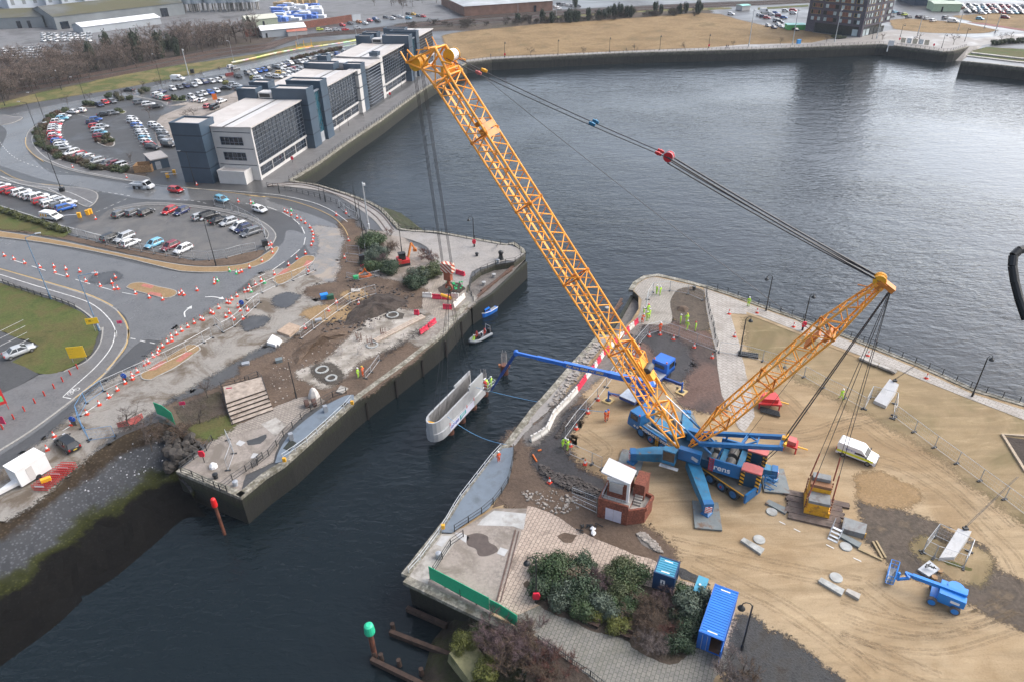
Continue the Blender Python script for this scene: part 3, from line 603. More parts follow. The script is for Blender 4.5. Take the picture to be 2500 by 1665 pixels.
lay('dirt',M_dirt,gl('K',[(150,300),(700,-100),(800,-40),(640,180),(580,260),(580,340),(640,450),(740,560),(900,640),(1000,720),(1200,1030),(1290,1060),(1430,1160),(1540,1290),(1440,1340),(1100,1240),(760,1110),(560,930),(370,870),(150,800),(200,640),(270,480),(280,360)]),2,.5,.8,1)
lay('slurry',M_slurry,gl('I',[(560,1500),(760,1290),(900,1180),(1100,1010),(1300,840),(1420,715),(1330,700),(1250,760),(1050,940),(900,1110),(780,1230),(500,1540)])+gl('K',[(330,200),(330,290),(560,330),(690,140)]),3,.3,.7,2)
lay('hardcore',M_black,gl('K',[(560,240),(690,60),(760,0),(790,-30),(740,60),(640,170),(590,250),(580,330),(640,450),(740,560),(900,620),(980,690),(900,760),(740,690),(560,640),(430,480),(420,370)]),4,.3,.6,7)
lay('hardcore',M_black,gl('I',[(1420,720),(1560,740),(1750,850),(1900,1000),(1850,1120),(1600,1170),(1400,1060),(1300,900)]),4,.5,.8,3)
lay('hardcore',M_reddirt,gl('I',[(1420,700),(1700,690),(1880,800),(1960,950),(2010,1120),(2060,1350),(1960,1440),(1700,1380),(1800,1240),(1900,1050),(1800,880),(1600,760)]),5,.5,.8,4)
lay('hardcore',M_reddirt,gl('I',[(1300,880),(1400,1010),(1480,1150),(1350,1150),(1180,1060)]),5,.4,.8,4)
lay('quay_margin',M_prom,gl('I',[(985,795),(1060,800),(900,980),(700,1230),(480,1480)])+gl('K',[(420,60),(190,330),(170,312),(400,0)])+gl('I',[(480,1370),(760,1040)]),6,.2,.7)
lay('dark_soil',M_oldmud,gl('I',[(1590,460),(1660,390),(1750,380),(1840,400),(1880,600),(1900,740),(1800,720),(1640,640),(1570,550)]),6,.25,.7)
lay('paving',blocks('tip_setts',(.36,.33,.29),(.3,.275,.245),(.15,.14,.12),.5,.4,1.0,(.17,.145,.12),.5,.7),SP(gl('I',[(1260,400),(1295,345),(1370,297),(1470,285),(1690,340),(1790,360),(1650,390),(1580,500),(1600,640),(1560,700),(1420,700),(1320,700),(1200,730),(1300,620),(1330,480)]),3),7)
lay('path',M_pathb,gl('I',[(1880,380),(2100,455),(2355,550)])+gl('J',[(300,655),(740,818),(1100,960),(1400,1085),(1900,1310),(2355,1450),(2700,1560),(2700,1700),(2355,1540),(1900,1365),(1300,1125),(900,970),(400,775),(0,620)])+gl('I',[(2110,600),(2140,700),(2200,900),(2240,1080),(2300,1330)])+gl('K',[(2330,60),(2240,200),(2190,170),(2110,20)])+gl('I',[(2040,1330),(2000,1100),(1990,950),(1940,760),(1900,560)]),8,.05,1.)
lay('sand_strip',M_sand,gl('J',[(-100,590),(0,625),(400,778),(900,975),(900,1000),(400,800),(0,645),(-100,610)]),9)
lay('dark_soil',M_oldmud,gl('L',[(960,830),(1000,795),(1130,850),(1300,950),(1560,1050),(1700,1130),(1900,1210)])+gl('X',[(1250,400),(1320,560),(1600,700),(1800,850),(1800,1080),(1640,1030),(1300,890),(1060,770),(850,660),(700,600),(540,520),(400,380),(310,300),(250,100)]),5,.35,.7,9)
lay('sand_patch',M_sandgrass,gl('X',[(700,370),(780,320),(950,380),(1100,380),(1280,440),(1300,530),(1200,640),(1040,610),(880,520),(720,420)]),6,.3,.7)
lay('wet_grass',M_grass,gl('X',[(920,490),(1010,485),(1130,540),(1170,560),(1150,580),(1050,545),(960,520)]),7,.2,.5)
lay('sand_patch',M_verge,gl('L',[(930,590),(1100,590),(1330,700),(1370,760),(1280,830),(1130,840),(960,790)]),6,.3,.7)
lay('paving',M_cream,gl('M',[(1400,5),(1470,10),(1600,55),(1700,110),(1850,215),(2030,300),(2320,410),(2355,440)])+gl('N',[(130,410),(350,480),(560,650),(720,690),(860,745),(960,700),(1080,800),(1060,1000),(1150,1020),(1090,1340),(760,1300),(600,1200),(200,1000),(0,900)])+gl('M',[(2000,800),(1500,870),(1330,960),(1170,870),(1140,840),(1300,400)]),5,.12,.6)
lay('paving',M_greyb,gl('M',[(1170,875),(1320,965),(1500,880),(1700,900),(2000,1050),(2355,1150)])+gl('N',[(200,1250),(500,1300),(700,1230),(860,1200),(1120,1310),(1060,1420),(900,1500),(780,1700),(100,1800)])+gl('M',[(2200,1750),(1800,1390),(1500,1170),(1330,1010),(1200,920)]),6,.05,1.)
lay('concrete_apron',M_plaza,gl('M',[(560,590),(650,380),(770,280),(900,200),(1010,120),(1300,180),(1290,215),(1135,838),(900,740)]),6)
lay('concrete_slab',mat('blue_grey_slab',(.4,.4,.39),.75,.15,.9,dirt=(.25,.23,.2),dscale=.6),gl('M',[(1010,112),(1110,40),(1395,68),(1370,212),(1280,180),(960,170)]),8)
lay('concrete_margin',M_conc,gl('M',[(350,625),(640,245),(760,250),(800,280),(560,590),(520,690)]),7)
for q in([(595,340),(650,265),(730,265),(650,360)],[(760,235),(830,240),(890,275),(860,325),(790,280)],[(1165,365),(1235,388),(1200,445),(1135,420)]):lay('patch',bpy.data.materials['pale_patch'],gl('M',q),9)
lay('damp_patch',mat('wet_mortar',(.085,.065,.055),.5,.2,2.),SP(gl('M',[(870,260),(960,240),(1050,265),(1065,320),(1120,350),(1145,390),(1110,420),(1030,445),(970,435),(950,380),(880,350),(865,310)]),4),9)
struct('railway_tracks',MB().wall(gl('M',[(1300,212),(1215,540),(1135,838)]),.18,.02,.1).wall(gl('M',[(1330,222),(1248,550),(1165,850)]),.12,.02,.08),M_rail)
for q in([(1360,690),(1400,660),(1445,690),(1430,735),(1380,735)],[(1500,480),(1560,445),(1580,470),(1540,525),(1500,520)],[(1660,270),(1740,240),(1840,260),(1800,330),(1720,330)]):lay('dirt',M_dirt,gl('M',q),8,.12,.4)
lay('gravel',earth('dark_gravel',[(.04,.042,.045),(.08,.08,.08),(.06,.05,.04)],.4,.9,.9,5.),gl('N',[(1150,1020),(1240,1040),(1330,1200),(1460,1170),(1620,1290),(1800,1440),(1960,1560),(1960,1750),(1100,1700),(1060,1420)]),7,.3,.6)
lay('gravel',bpy.data.materials['dark_gravel'],gl('N',[(560,540),(640,560),(760,640),(860,700),(760,700),(600,640),(570,600)]),7,.2,.5)
lay('gravel',M_slurry,gl('K',[(1280,1110),(1350,1090),(1450,1170),(1510,1250),(1460,1260),(1330,1190)]),7,.2,.4)
lay('bed',M_scrub,SP(gl('M',[(1470,860),(1500,600),(1640,500),(1900,560),(2200,640),(2355,700)])+gl('N',[(330,720),(560,780),(730,830),(780,950),(740,1150),(640,1340),(420,1390),(150,1250)])+gl('M',[(2300,1200),(2000,1110),(1700,980),(1520,890)]),3),8,.2,.7)
lay('scrub_ground',M_scrub,gl('M',[(1430,1135),(1340,1020),(1500,1170),(1800,1400),(2210,1760),(1300,1900),(1400,1500),(1560,1300)]),7,.2,.8)
lay('dirt',M_darksoil,gl('L',[(2170,235),(2355,260),(2500,300),(2500,640),(2355,530)]),6)
struct('timber_edging',MB().wall(gl('L',[(2500,620),(2360,545),(2160,225),(2400,240),(2600,260)]),.35,0,.25),mat('pale_timber',(.36,.29,.21),.8,.2,3.))
def marks(runs,w,k=14,m=None,dash=None,name='road_marking'):
 b=MB()
 for pts in runs:
  p=SP(pts,5)if len(pts)>2 else pts
  if dash:
   P_=resample(p,.5);on,off=dash;i=0
   while i<len(P_)-1:
    e=min(i+int(on*2),len(P_)-1);b.strip(P_[i:e+1],w,.006*k);i=e+int(off*2)
  else:b.strip(p,w,.006*k)
 struct(name,b,m or M_paint)
marks([gl('E',[(0,985),(300,1080),(700,1200),(850,1270),(960,1370),(1015,1460),(1030,1545)])+gl('G',[(1025,30),(990,170),(860,340),(640,540),(560,615)]),gl('G',[(560,617),(632,632)])],.16,24)
marks([gl('E',[(0,115),(200,190),(420,215),(620,260),(820,355)]),gl('E',[(430,225),(640,330)]),gl('E',[(0,375),(300,470),(520,545),(700,590),(900,640)])],.14,20)
marks([gl('Q',[(470,620),(415,700),(420,790),(520,920),(700,1040),(1000,1140),(1400,1220),(1640,1265)])+gl('E',[(1400,195),(1700,225),(2000,245),(2355,270)])+gl('F',[(60,262),(300,285),(560,340),(720,400),(820,460),(900,520)])],.14,24)
marks([gl('E',[(0,60),(130,130),(300,175),(560,200)]),gl('E',[(1620,210),(2000,255),(2355,300)])+gl('F',[(0,285),(300,310),(560,380),(760,470),(860,560),(905,640)])],.16,15,M_yline)
marks([gl('Q',[(330,720),(335,820),(420,930),(560,1030)]),gl('E',[(0,935),(300,1020),(760,1155),(1000,1265)]),gl('G',[(1140,20),(1110,180),(945,380)]),gl('G',[(930,405),(800,520),(670,625)]),gl('E',[(1045,1315),(1110,1400),(1140,1500),(1135,1558)])],.22,25,M_yline)
marks([gl('E',[(95,848),(212,885)]),gl('E',[(282,908),(405,948)]),gl('E',[(468,966),(590,1002)]),gl('E',[(668,1026),(798,1066)]),gl('E',[(862,1085),(1002,1125)]),gl('E',[(1080,1142),(1200,1165)]),
gl('F',[(320,432),(392,472)]),gl('F',[(418,490),(476,540)]),gl('F',[(495,562),(522,622)]),gl('F',[(528,655),(514,720)]),gl('F',[(480,760),(398,830)]),gl('F',[(348,866),(235,945)]),gl('F',[(172,975),(112,1005)]),gl('F',[(190,385),(275,415)]),gl('F',[(0,355),(90,370)]),
gl('G',[(1155,96),(1200,104)]),gl('G',[(1240,116),(1285,126)]),gl('G',[(1326,132),(1372,142)]),gl('G',[(1000,585),(940,640)]),gl('G',[(860,680),(700,790)]),gl('G',[(620,870),(555,910)])],.16,8)
marks([gl('Q',[(0,780),(120,920),(280,1020),(480,1090),(700,1140),(900,1170)])],.14,6,dash=(1.0,1.5))
marks([gl('E',[(850,245),(1000,265),(1180,290)]),gl('E',[(1560,320),(1700,330),(1850,360)]),gl('E',[(850,430),(930,400),(1150,300)])],.14,6,dash=(1.,1.))
marks([gl('Q',[(1180,470),(1000,420)])],.1,9)
b=MB()
def bays(a,c,n,v,L,z=.054):
 for i in range(n+1):
  p=Vector(a).lerp(Vector(c),i/n);q=p+v.normalized()*L;b.strip([p,q],.1,z)
bays(g('E',-20,235),g('E',520,425),13,g('E',700,330)-g('E',500,405),4.6)
bays(g('Q',640,500),g('Q',600,760),12,g('Q',790,590)-g('Q',600,600),4.8)
bays(g('Q',640,800),g('Q',880,950),5,g('Q',900,840)-g('Q',720,880),4.8)
bays(g('Q',900,960),g('Q',1620,1110),12,g('Q',1620,1045)-g('Q',1400,1115),4.8)
bays(g('R',220,1000),g('R',1250,800),12,g('R',395,1045)-g('R',240,985),4.8)
bays(g('R',560,1120),g('R',1050,1020),6,g('R',395,1045)-g('R',240,985),4.8)
bays(g('S',0,720),g('S',1150,460),18,g('R',395,1045)-g('R',240,985),4.8)
bays(g('Q',1580,490),g('Q',1800,860),11,g('Q',1850,545)-g('Q',1600,520),4.8)
bays(g('Q',1870,540),g('Q',2060,830),10,g('Q',1850,545)-g('Q',1600,520),4.8)
bays(g('G',-40,60),g('G',0,240),3,g('G',190,118)-g('G',0,215),5.,.17)
struct('parking_lines',b,M_paint)
def arrow(stem,tip,wide,k=8):
 p=SP(stem,5);b=MB();b.strip(p,.22,.006*k)
 d=Vector((tip[0]-p[-1][0],tip[1]-p[-1][1],0)).normalized();nrm=Vector((-d.y,d.x,0));q=Vector((p[-1][0],p[-1][1],0))
 b.sheet([q+nrm*wide,q-nrm*wide,Vector((tip[0],tip[1],0))],.006*k)
 struct('road_marking',b,M_paint)
arrow(gl('E',[(1638,1360),(1632,1320),(1655,1295),(1672,1285)]),g('E',1698,1258),.5)
arrow(gl('E',[(1815,1182),(1880,1180),(1950,1190)]),g('E',1985,1200),.5)
cy=g('G',655,568);b=MB();ax=(g('G',690,545)-g('G',620,590)).normalized();ay=Vector((-ax.y,ax.x,0))
def ring(c,r):
 pts=[c+ax*(r*math.cos(t*math.pi/8))+ay*(r*math.sin(t*math.pi/8))for t in range(17)];b.strip(pts,.09,.16)
ring(cy-ax*.55,.38);ring(cy+ax*.55,.38)
for p,q in(((-.55,0),(-.2,.55)),((-.2,.55),(.35,.5)),((.35,.5),(0,0)),((0,0),(-.2,.55)),((.55,0),(.3,.7)),((0,0),(-.55,0)),((.3,.7),(.5,.75))):
 b.strip([cy+ax*p[0]+ay*p[1],cy+ax*q[0]+ay*q[1]],.09,.161)
struct('road_marking',b,M_paint)
def scatter(name,m,poly,n,lo,hi,z=0.0,label=None):
 P=[Vector((p[0],p[1]))for p in poly];xs=[p.x for p in P];ys=[p.y for p in P];b=MB();k=0
 while k<n:
  x,y=rnd.uniform(min(xs),max(xs)),rnd.uniform(min(ys),max(ys));c=False;j=len(P)-1
  for i in range(len(P)):
   if(P[i].y>y)!=(P[j].y>y)and x<(P[j].x-P[i].x)*(y-P[i].y)/(P[j].y-P[i].y)+P[i].x:c=not c
   j=i
  if not c:continue
  k+=1;r=rnd.uniform(lo,hi)*rnd.uniform(.5,1.)
  R=Matrix.Rotation(rnd.uniform(0,6.3),3,'Z')@Matrix.Rotation(rnd.uniform(-.5,.5),3,'X')
  b.box((x,y,z+r*.25),(r*rnd.uniform(.6,1.6),r,r*rnd.uniform(.5,.9)),R=R)
 o=b.build(name,m);tag(o,label or 'loose '+name+' on the ground',name,kind='stuff');return o
M_rub=mat('pale_rubble',(.3,.27,.24),.9,.4,3.);M_rubd=mat('dark_rubble',(.07,.06,.055),.9,.5,3.)
scatter('rubble',M_rub,gl('H',[(330,230),(900,-30),(1300,-60),(1500,20),(1000,300),(860,460),(540,560),(260,660),(200,420)]),300,.05,.22,.05,'broken rubble around the dug up left pier works')
scatter('rubble',M_rubd,gl('F',[(900,1020),(1500,1150),(1400,1300),(1000,1480),(700,1558),(640,1500),(900,1250)]),420,.1,.45,.05,'dark spoil lumps along the left site fence')
scatter('rubble',M_rub,gl('K',[(240,720),(600,720),(860,860),(600,930),(380,860)]),150,.06,.35,.02,'broken pieces left of the red brick hut')
scatter('gravel_heap',M_rubd,gl('K',[(430,480),(560,560),(760,600),(980,720),(900,770),(700,720),(520,620),(430,560)]),700,.12,.4,.08,'dark gravel strip between the hut and the sand')
scatter('gravel_heap',M_rub,gl('K',[(1280,1100),(1350,1085),(1450,1170),(1520,1270),(1450,1250)]),420,.08,.28,.05,'pale gravel heap right of the red brick hut')
scatter('gravel_heap',M_rubd,gl('K',[(560,240),(690,60),(780,-30),(740,80),(640,180),(590,260)]),380,.1,.34,.05,'dark gravel ridge along the sand behind the white barrier')
scatter('litter',mat('pale_litter',(.36,.36,.38),.7,.3),gl('G',[(1200,900),(1500,950),(1450,1200),(900,1400),(600,1500),(500,1450),(900,1200)]),40,.08,.22,-.45,'pale litter scattered over the stony river bank')
scatter('rubble',M_rub,gl('I',[(820,930),(960,820),(1000,860),(760,1180),(560,1420),(500,1420),(700,1100)]),200,.1,.5,.02,'broken coping pieces along the crane side lock edge')
def boulder(p,r,m,label):
 bm=bmesh.new();bmesh.ops.create_icosphere(bm,subdivisions=2,radius=r)
 for v in bm.verts:
  n=noise.noise(v.co*(1.3/r)+Vector((p[0],p[1],0)));v.co*=1+n*.5;v.co.z*=.7
 b=MB();b.add([(v.co.x+p[0],v.co.y+p[1],v.co.z+p[2])for v in bm.verts],[[v.index for v in f.verts]for f in bm.faces]);bm.free()
 return b
M_rock=mat('rip_rap_rock',(.042,.036,.031),.85,.4,1.5,bump=.4)
RK=[]
for i in range(60):
 x=rnd.uniform(1440,1800);y=rnd.uniform(930,1260)
 if x<1440+(y-900)*.1 or x>1800-(y-1080)*1.1 if y>1080 else False:continue
 dz=-.2-max(0,(y-1120))*.012
 p=g('G',x,y,dz);r=rnd.uniform(.4,.85)
 o=boulder(p,r,M_rock,'').build('boulder',M_rock);tag(o,'dark boulder in the pile between the river bank and the left pier','boulder','boulders beside the left pier')
def heap(name,poly,h,m,label,seed=0):
 P=rough(poly,.3,.8,seed);c=sum(P,Vector())/len(P);n=len(P);vs=[];K=6
 for k in range(K):
  f=k/(K-1)
  for p in P:
   q=p.lerp(c,f*.97);nz=noise.noise(Vector((q.x*.7,q.y*.7,seed)))
   vs.append((q.x,q.y,h*(1-(1-f)**2)*(.75+.6*nz)*(0 if k==0 else 1)+(0 if k else-.02)))
 b=MB();b.add(vs,[(k*n+i,k*n+(i+1)%n,(k+1)*n+(i+1)%n,(k+1)*n+i)for k in range(K-1)for i in range(n)]+[tuple((K-1)*n+i for i in range(n))])
 o=b.build(name,m);tag(o,label,'soil heap');return o
heap('soil_heap',gl('F',[(1000,1230),(1150,1150),(1300,1150),(1450,1220),(1330,1300),(1150,1360),(950,1430),(850,1440),(900,1330)]),1.3,M_darksoil,'dark brown spoil heap behind the left site fence',1)
heap('soil_heap',gl('H',[(440,330),(560,200),(740,110),(900,60),(960,20),(940,-20),(700,60),(480,160),(380,260)]),1.1,M_dirt,'long earth mound along the dug slab on the left pier',3)
heap('soil_heap',gl('I',[(1630,540),(1700,530),(1760,560),(1720,600),(1640,580)]),.5,M_dirt,'small brown soil heap near the crane side tip',5)
# ================================================================ buildings
class Fr:
 """a local frame: u along, v across (left of u), z up"""
 def __init__(s,o,a,z=0.0):
  s.o=Vector((o[0],o[1],z));d=Vector((a[0]-o[0],a[1]-o[1],0));s.len=d.length;s.u=d.normalized();s.v=Vector((-s.u.y,s.u.x,0))
  s.ang=math.atan2(s.u.y,s.u.x)
 def __call__(s,u,v,z=0.0):return s.o+s.u*u+s.v*v+Vector((0,0,z))
 def box(s,b,u0,u1,v0,v1,z0,z1):
  c=s((u0+u1)/2,(v0+v1)/2,(z0+z1)/2)
  return b.box(c,(abs(u1-u0),abs(v1-v0),abs(z1-z0)),s.ang)
 def poly(s,pts):return[s(*p)for p in pts]
M_white=mat('white_cladding',(.52,.51,.5),.45,.06,.6,dirt=(.5,.48,.46),dscale=.2)
M_blue=mat('slate_blue_cladding',(.045,.072,.105),.4,.12,.3)
M_blued=mat('dark_band',(.02,.035,.055),.5,.1)
M_glass=mat('dark_glass',(.012,.018,.028),.08,.5,.5,spec=.8)
M_glassb=mat('teal_glass',(.012,.07,.1),.08,.5,.4,spec=.8)
M_mull=mat('mullion',(.15,.17,.2),.4,.1)
M_roofw=mat('roof_membrane',(.46,.435,.415),.8,.08,.25,dirt=(.38,.34,.32),dscale=.12)
M_roofd=mat('roof_gutter',(.16,.14,.13),.8,.2)
M_metal=mat('grey_metal',(.35,.37,.4),.45,.15,1.,metal=.3)
M_galv=mat('galvanised',(.5,.53,.56),.4,.12,3.,metal=.5)
M_blackm=mat('black_metal',(.018,.02,.022),.45,.2,2.)
OB=Fr(g('E',2310,150),g('B',1435,715))
office=thing('office_block','long slate blue and white glass fronted office block on the dock terrace','office building',tuple(OB.o))
def curtain(u0,u1,z0,z1,v,nu,nz,name='curtain_wall',glass=None):
 b=MB();OB.box(b,u0,u1,v,v+.15,z0,z1);p=b.build(name,glass or M_glass,office)
 m=MB()
 for i in range(nu+1):
  u=u0+(u1-u0)*i/nu;OB.box(m,u-.035,u+.035,v-.12,v-.002,z0,z1)
 for j in range(nz+1):
  z=z0+(z1-z0)*j/nz;OB.box(m,u0,u1,v-.17,v-.122,z-.035,z+.035)
 m.build('mullions',M_mull,p);return p
def wing(u0,u1,vb,nwin,white_end=False,nu=13):
 h=13.6
 b=MB();OB.box(b,u0,u1,0.2,vb,0,h);b.build('wall',M_white,office)
 curtain(u0+.6,u1-.3,4.0,h-.35,0.0,nu,9)
 g_=MB();OB.box(g_,u0,u1,-.2,.198,3.45,3.95);OB.box(g_,u0,u0+.58,-.15,.19,0,h-.1);OB.box(g_,u0+.585,u1,-.2,.19,h-.33,h-.05);g_.build('trim',M_white,office)
 w=(u1-u0-1.2)/nwin
 for i in range(nwin):
  a=u0+.8+i*w;f=MB();OB.box(f,a+.25,a+w-.25,.08,.197,.9,3.1);wn_=f.build('window',M_glass,office)
  m=MB()
  for q in range(1,4):OB.box(m,a+.25+(w-.5)*q/4-.04,a+.25+(w-.5)*q/4+.04,.02,.078,.9,3.1)
  OB.box(m,a+.25,a+w-.25,.01,.05,1.95,2.05);m.build('frame',M_mull,wn_)
 r=MB();A=[OB(u0-.3,-.5,h+.15),OB(u1+.2,-.5,h+.15),OB(u1+.2,7,h-.1),OB(u0-.3,7,h-.1)]
 B2=[OB(u0-.3,7.2,h-.1),OB(u1+.2,7.2,h-.1),OB(u1+.2,vb+.6,h+.25),OB(u0-.3,vb+.6,h+.25)]
 for Q in(A,B2):r.add([q+V3(0,0,.02)for q in Q]+[q-V3(0,0,.28)for q in Q],[(0,1,2,3),(7,6,5,4),(0,4,5,1),(1,5,6,2),(2,6,7,3),(3,7,4,0)])
 rf=r.build('roof',M_roofw,office)
 t=MB();OB.box(t,u0-.3,u1+.2,6.85,7.35,h-.1,h+.0);t.build('gutter',M_roofd,rf)
def blk(name,m,u0,u1,v0,v1,h,z0=0,bands=True,cap=True):
 b=MB();OB.box(b,u0,u1,v0,v1,z0,h-.4);p=b.build(name,m,office)
 if bands:
  s=MB()
  for z in(4.,8.1,12.2):
   if z0<z<h-1:OB.box(s,u0-.025,u1+.025,v0-.025,v1+.025,z-.17,z+.17)
  if s.v:s.build('dark_band',M_blued,p)
 if cap:
  c=MB()
  for a in((u0-.06,u1+.06,v0-.06,v0+.25),(u0-.06,u1+.06,v1-.25,v1+.06),(u0-.06,u0+.25,v0+.25,v1-.25),(u1-.25,u1+.06,v0+.25,v1-.25)):OB.box(c,*a,h-.4,h+.12)
  c.build('parapet',m,p)
  c=MB();OB.box(c,u0+.25,u1-.25,v0+.25,v1-.25,h-.4,h-.3);c.build('flat_roof',M_roofw,p)
 return p
wing(0,27.6,16,4);wing(41.6,67,17,4);wing(89.4,115,16,5);wing(128,152,16,5)
s=MB()
for z in(3.9,8.1,12.2):OB.box(s,-.04,.0,.2,10.6,z-.09,z+.09)
s.build('dark_band',M_blued,office)
for z in(9.0,5.1):
 f=MB();OB.box(f,-.06,-.001,2.7,8.9,z,z+2.0);w_=f.build('window',M_glass,office);m=MB()
 for i in range(6):OB.box(m,-.11,-.061,2.7+6.2*i/5-.05,2.7+6.2*i/5+.05,z,z+2)
 for q in(0,.7,2):OB.box(m,-.14,-.111,2.7,8.9,z+q-.05,z+q+.05)
 m.build('frame',M_mull,w_)
blk('stair_block',M_blue,-4.2,2.2,11.0,19.2,15.2)
blk('annex',M_white,-3.6,-.1,2.0,9.6,3.3,bands=False)
for k,(a,e)in enumerate(((27.8,41.4),(115.2,127.8))):
 blk('stair_tower',M_blue,a,a+4.6,-2.2,8.4,16.5);blk('stair_tower',M_blue,a+9.2,e,-2.2,8.6,16.7)
 b=MB();OB.box(b,a+4.6,a+9.2,-1.2,8,0,14.4);gl_=b.build('glazed_stair',M_glassb,office)
 m=MB()
 for i in range(5):OB.box(m,a+4.7+i*1.1,a+4.78+i*1.1,-1.26,-1.2,0,14.4)
 OB.box(m,a+4.6,a+9.2,-1.6,-1.0,14.4,14.8);m.build('mullions',M_mull,gl_)
 d=MB();OB.box(d,a+5.6,a+8.4,-1.45,-1.27,0,2.8);d.build('door',M_metal,office)
 blk('stair_tower',M_blue,a-.5,a+3.2,13,19,16.3);blk('stair_tower',M_blue,a+7.5,a+11.5,13.5,19.5,16.3)
 b=MB();OB.box(b,a-.2,a+3,8.6,12.6,13.9,15.4);p=b.build('plant_room',M_white,office);m=MB();OB.box(m,a-.26,a-.2,9.,12.2,14.1,15.1);m.build('louvre',M_blackm,p)
 b=MB();OB.box(b,a+4.6,a+7.4,8.5,13,13,14.2);b.build('link_roof',M_glassb,office)
blk('white_pier',M_white,67.1,69.7,-1.0,3,14.0,cap=False);blk('blue_pier',M_blue,69.8,73.6,-1.0,5,15.0)
blk('white_pier',M_white,86.9,89.3,-1.2,3,14.4,cap=False);blk('roof_box',M_blue,86.4,89.2,-.6,2.4,15.6,14.5,bands=False)
blk('roof_box',M_blue,67.5,72,7.5,18,15.4,13.5,bands=False);blk('roof_box',M_blue,79,82.5,15,18.5,15.6,13.0,bands=False);blk('roof_box',M_blue,134,138,6,15,16.2,13.4,bands=False)
def bayline(off):return[OB(u,v)for u,v in[(73.7,4),(73.7-off*.2,.6)]+[(73.7+2.2-(2.2+off)*math.cos(t*math.pi/12),.9-(2.0+off)*math.sin(t*math.pi/12))for t in range(1,7)]+[(86.8,-1.1-off)]]
b=MB();P_=bayline(0)+[OB(86.8,16),OB(73.7,16)];b.prism(P_,0,12.6);bay=b.build('rounded_bay',M_glass,office)
m=MB()
for i in range(12):m.wall(bayline(.1),.16,1.0+i*.98,1.13+i*.98)
m.build('louvres',M_mull,bay)
r=MB();r.prism(bayline(.35)+[OB(86.8,16),OB(73.7,16)],12.7,13.5);r.build('roof',M_roofw,bay)
b=MB()
for u,v in((70.8,10.2),(72.5,9),(75,8.2),(76.2,5.5)):b.lathe([(1.0,13.5),(1.1,14.3),(.5,14.7)],10,OB(u,v))
b=MB();OB.box(b,74,79.5,6,10,13.4,14.6);b.build('plant_room',M_white,office)
sb=Fr(g('A',1360,1510),g('A',1505,1480))
t=thing('substation','small blue shed with flat pale roof beside the car park','shed',tuple(sb.o))
b=MB();sb.box(b,0,sb.len,0,7,0,2.6);b.build('wall',M_blue,t)
b=MB();sb.box(b,-.2,sb.len+.2,-.2,7.2,2.6,2.9);b.build('roof',mat('felt_roof',(.33,.31,.3),.8,.1),t)
b=MB();sb.box(b,.8,2.2,-.06,0,0,2.1);b.build('door',M_metal,t)
tb=Fr(g('A',1190,1535),g('A',1350,1525))
t=thing('bin_store','open topped wooden plank enclosure beside the blue substation','bin store',tuple(tb.o))
M_wood=mat('fence_boards',(.3,.18,.09),.8,.3,3.)
for k,a in enumerate(((0,4.6,0,.1),(0,4.6,3.6,3.7),(0,.1,.1,3.6),(4.5,4.6,.1,3.6))):
 b=MB();n=22
 if k<2:
  for i in range(n):tb.box(b,4.6*i/n+.01,4.6*(i+1)/n-.01,a[2],a[3],0,1.9)
 else:
  for i in range(16):tb.box(b,a[0],a[1],.1+3.5*i/16+.01,.1+3.5*(i+1)/16-.01,0,1.9)
 b.build('plank_panel',M_wood,t)
AP=Fr(g('D',905,335),g('D',415,277));c2=g('D',1165,205,3.9);AP2=Fr(g('D',905,335),c2)
M_pbrick=mat('purple_brick',(.1,.09,.115),.8,.2,.8,fine=4.)
M_redp=mat('red_panel',(.16,.055,.04),.6,.2)
M_pane=mat('pale_pane',(.42,.5,.52),.2,.3,.2,spec=.8)
M_ochre=mat('ochre_frame',(.4,.26,.08),.6,.1)
M_dglz=mat('dark_shop_glass',(.02,.03,.035),.1,.4)
tow=thing('apartment_tower','tall purple brick apartment tower with red panels above a glazed shop floor','apartment building',tuple(AP.o))
L1,L2=AP.len,AP2.len
p0,p1,p3=AP.o,AP.o+AP.u*L1,AP2.o+AP2.u*L2;p2=p1+AP2.u*L2
b=MB();b.prism([p0,p3,p2,p1],4.4,34);b.build('wall',M_pbrick,tow)
b=MB();b.prism([p0+AP.u*.8+AP2.u*.8,p3+AP.u*.8-AP2.u*6,p2-AP.u*.5,p1-AP.u*.5],0,4.4);b.build('shop_floor',M_dglz,tow)
b=MB();b.prism([p0,p0+AP2.u*1.6,p0+AP2.u*1.6+AP.u*1.6,p0+AP.u*1.6],0,4.4);b.prism([p1-AP.u*4.6,p1-AP.u*4.6+AP2.u*4,p1+AP2.u*4,p1],0,4.4);b.build('corner_pier',M_pbrick,tow)
def panel(F,sgn,u0,u1,z0,z1,out,m,name,parent):
 b=MB();n=F.v*sgn
 P4=[F(u0,0),F(u1,0),F(u1,0)-n*out,F(u0,0)-n*out]
 b.prism(P4,z0,z1);return b.build(name,m,parent)
def win(F,sgn,u0,u1,z0,z1,scheme,out):
 f=panel(F,sgn,u0-.15,u1+.15,z0-.15,z1+.05,out,M_ochre if rnd.random()<.6 else M_blackm,'window',tow)
 n=len(scheme)
 for i,ch in enumerate(scheme):
  a,c=lerp(u0,u1,i/n),lerp(u0,u1,(i+1)/n)
  panel(F,sgn,a+.06,c-.06,z0,z1,out+.04,{'r':M_redp,'w':M_pane,'d':M_dglz}[ch],'pane',f)
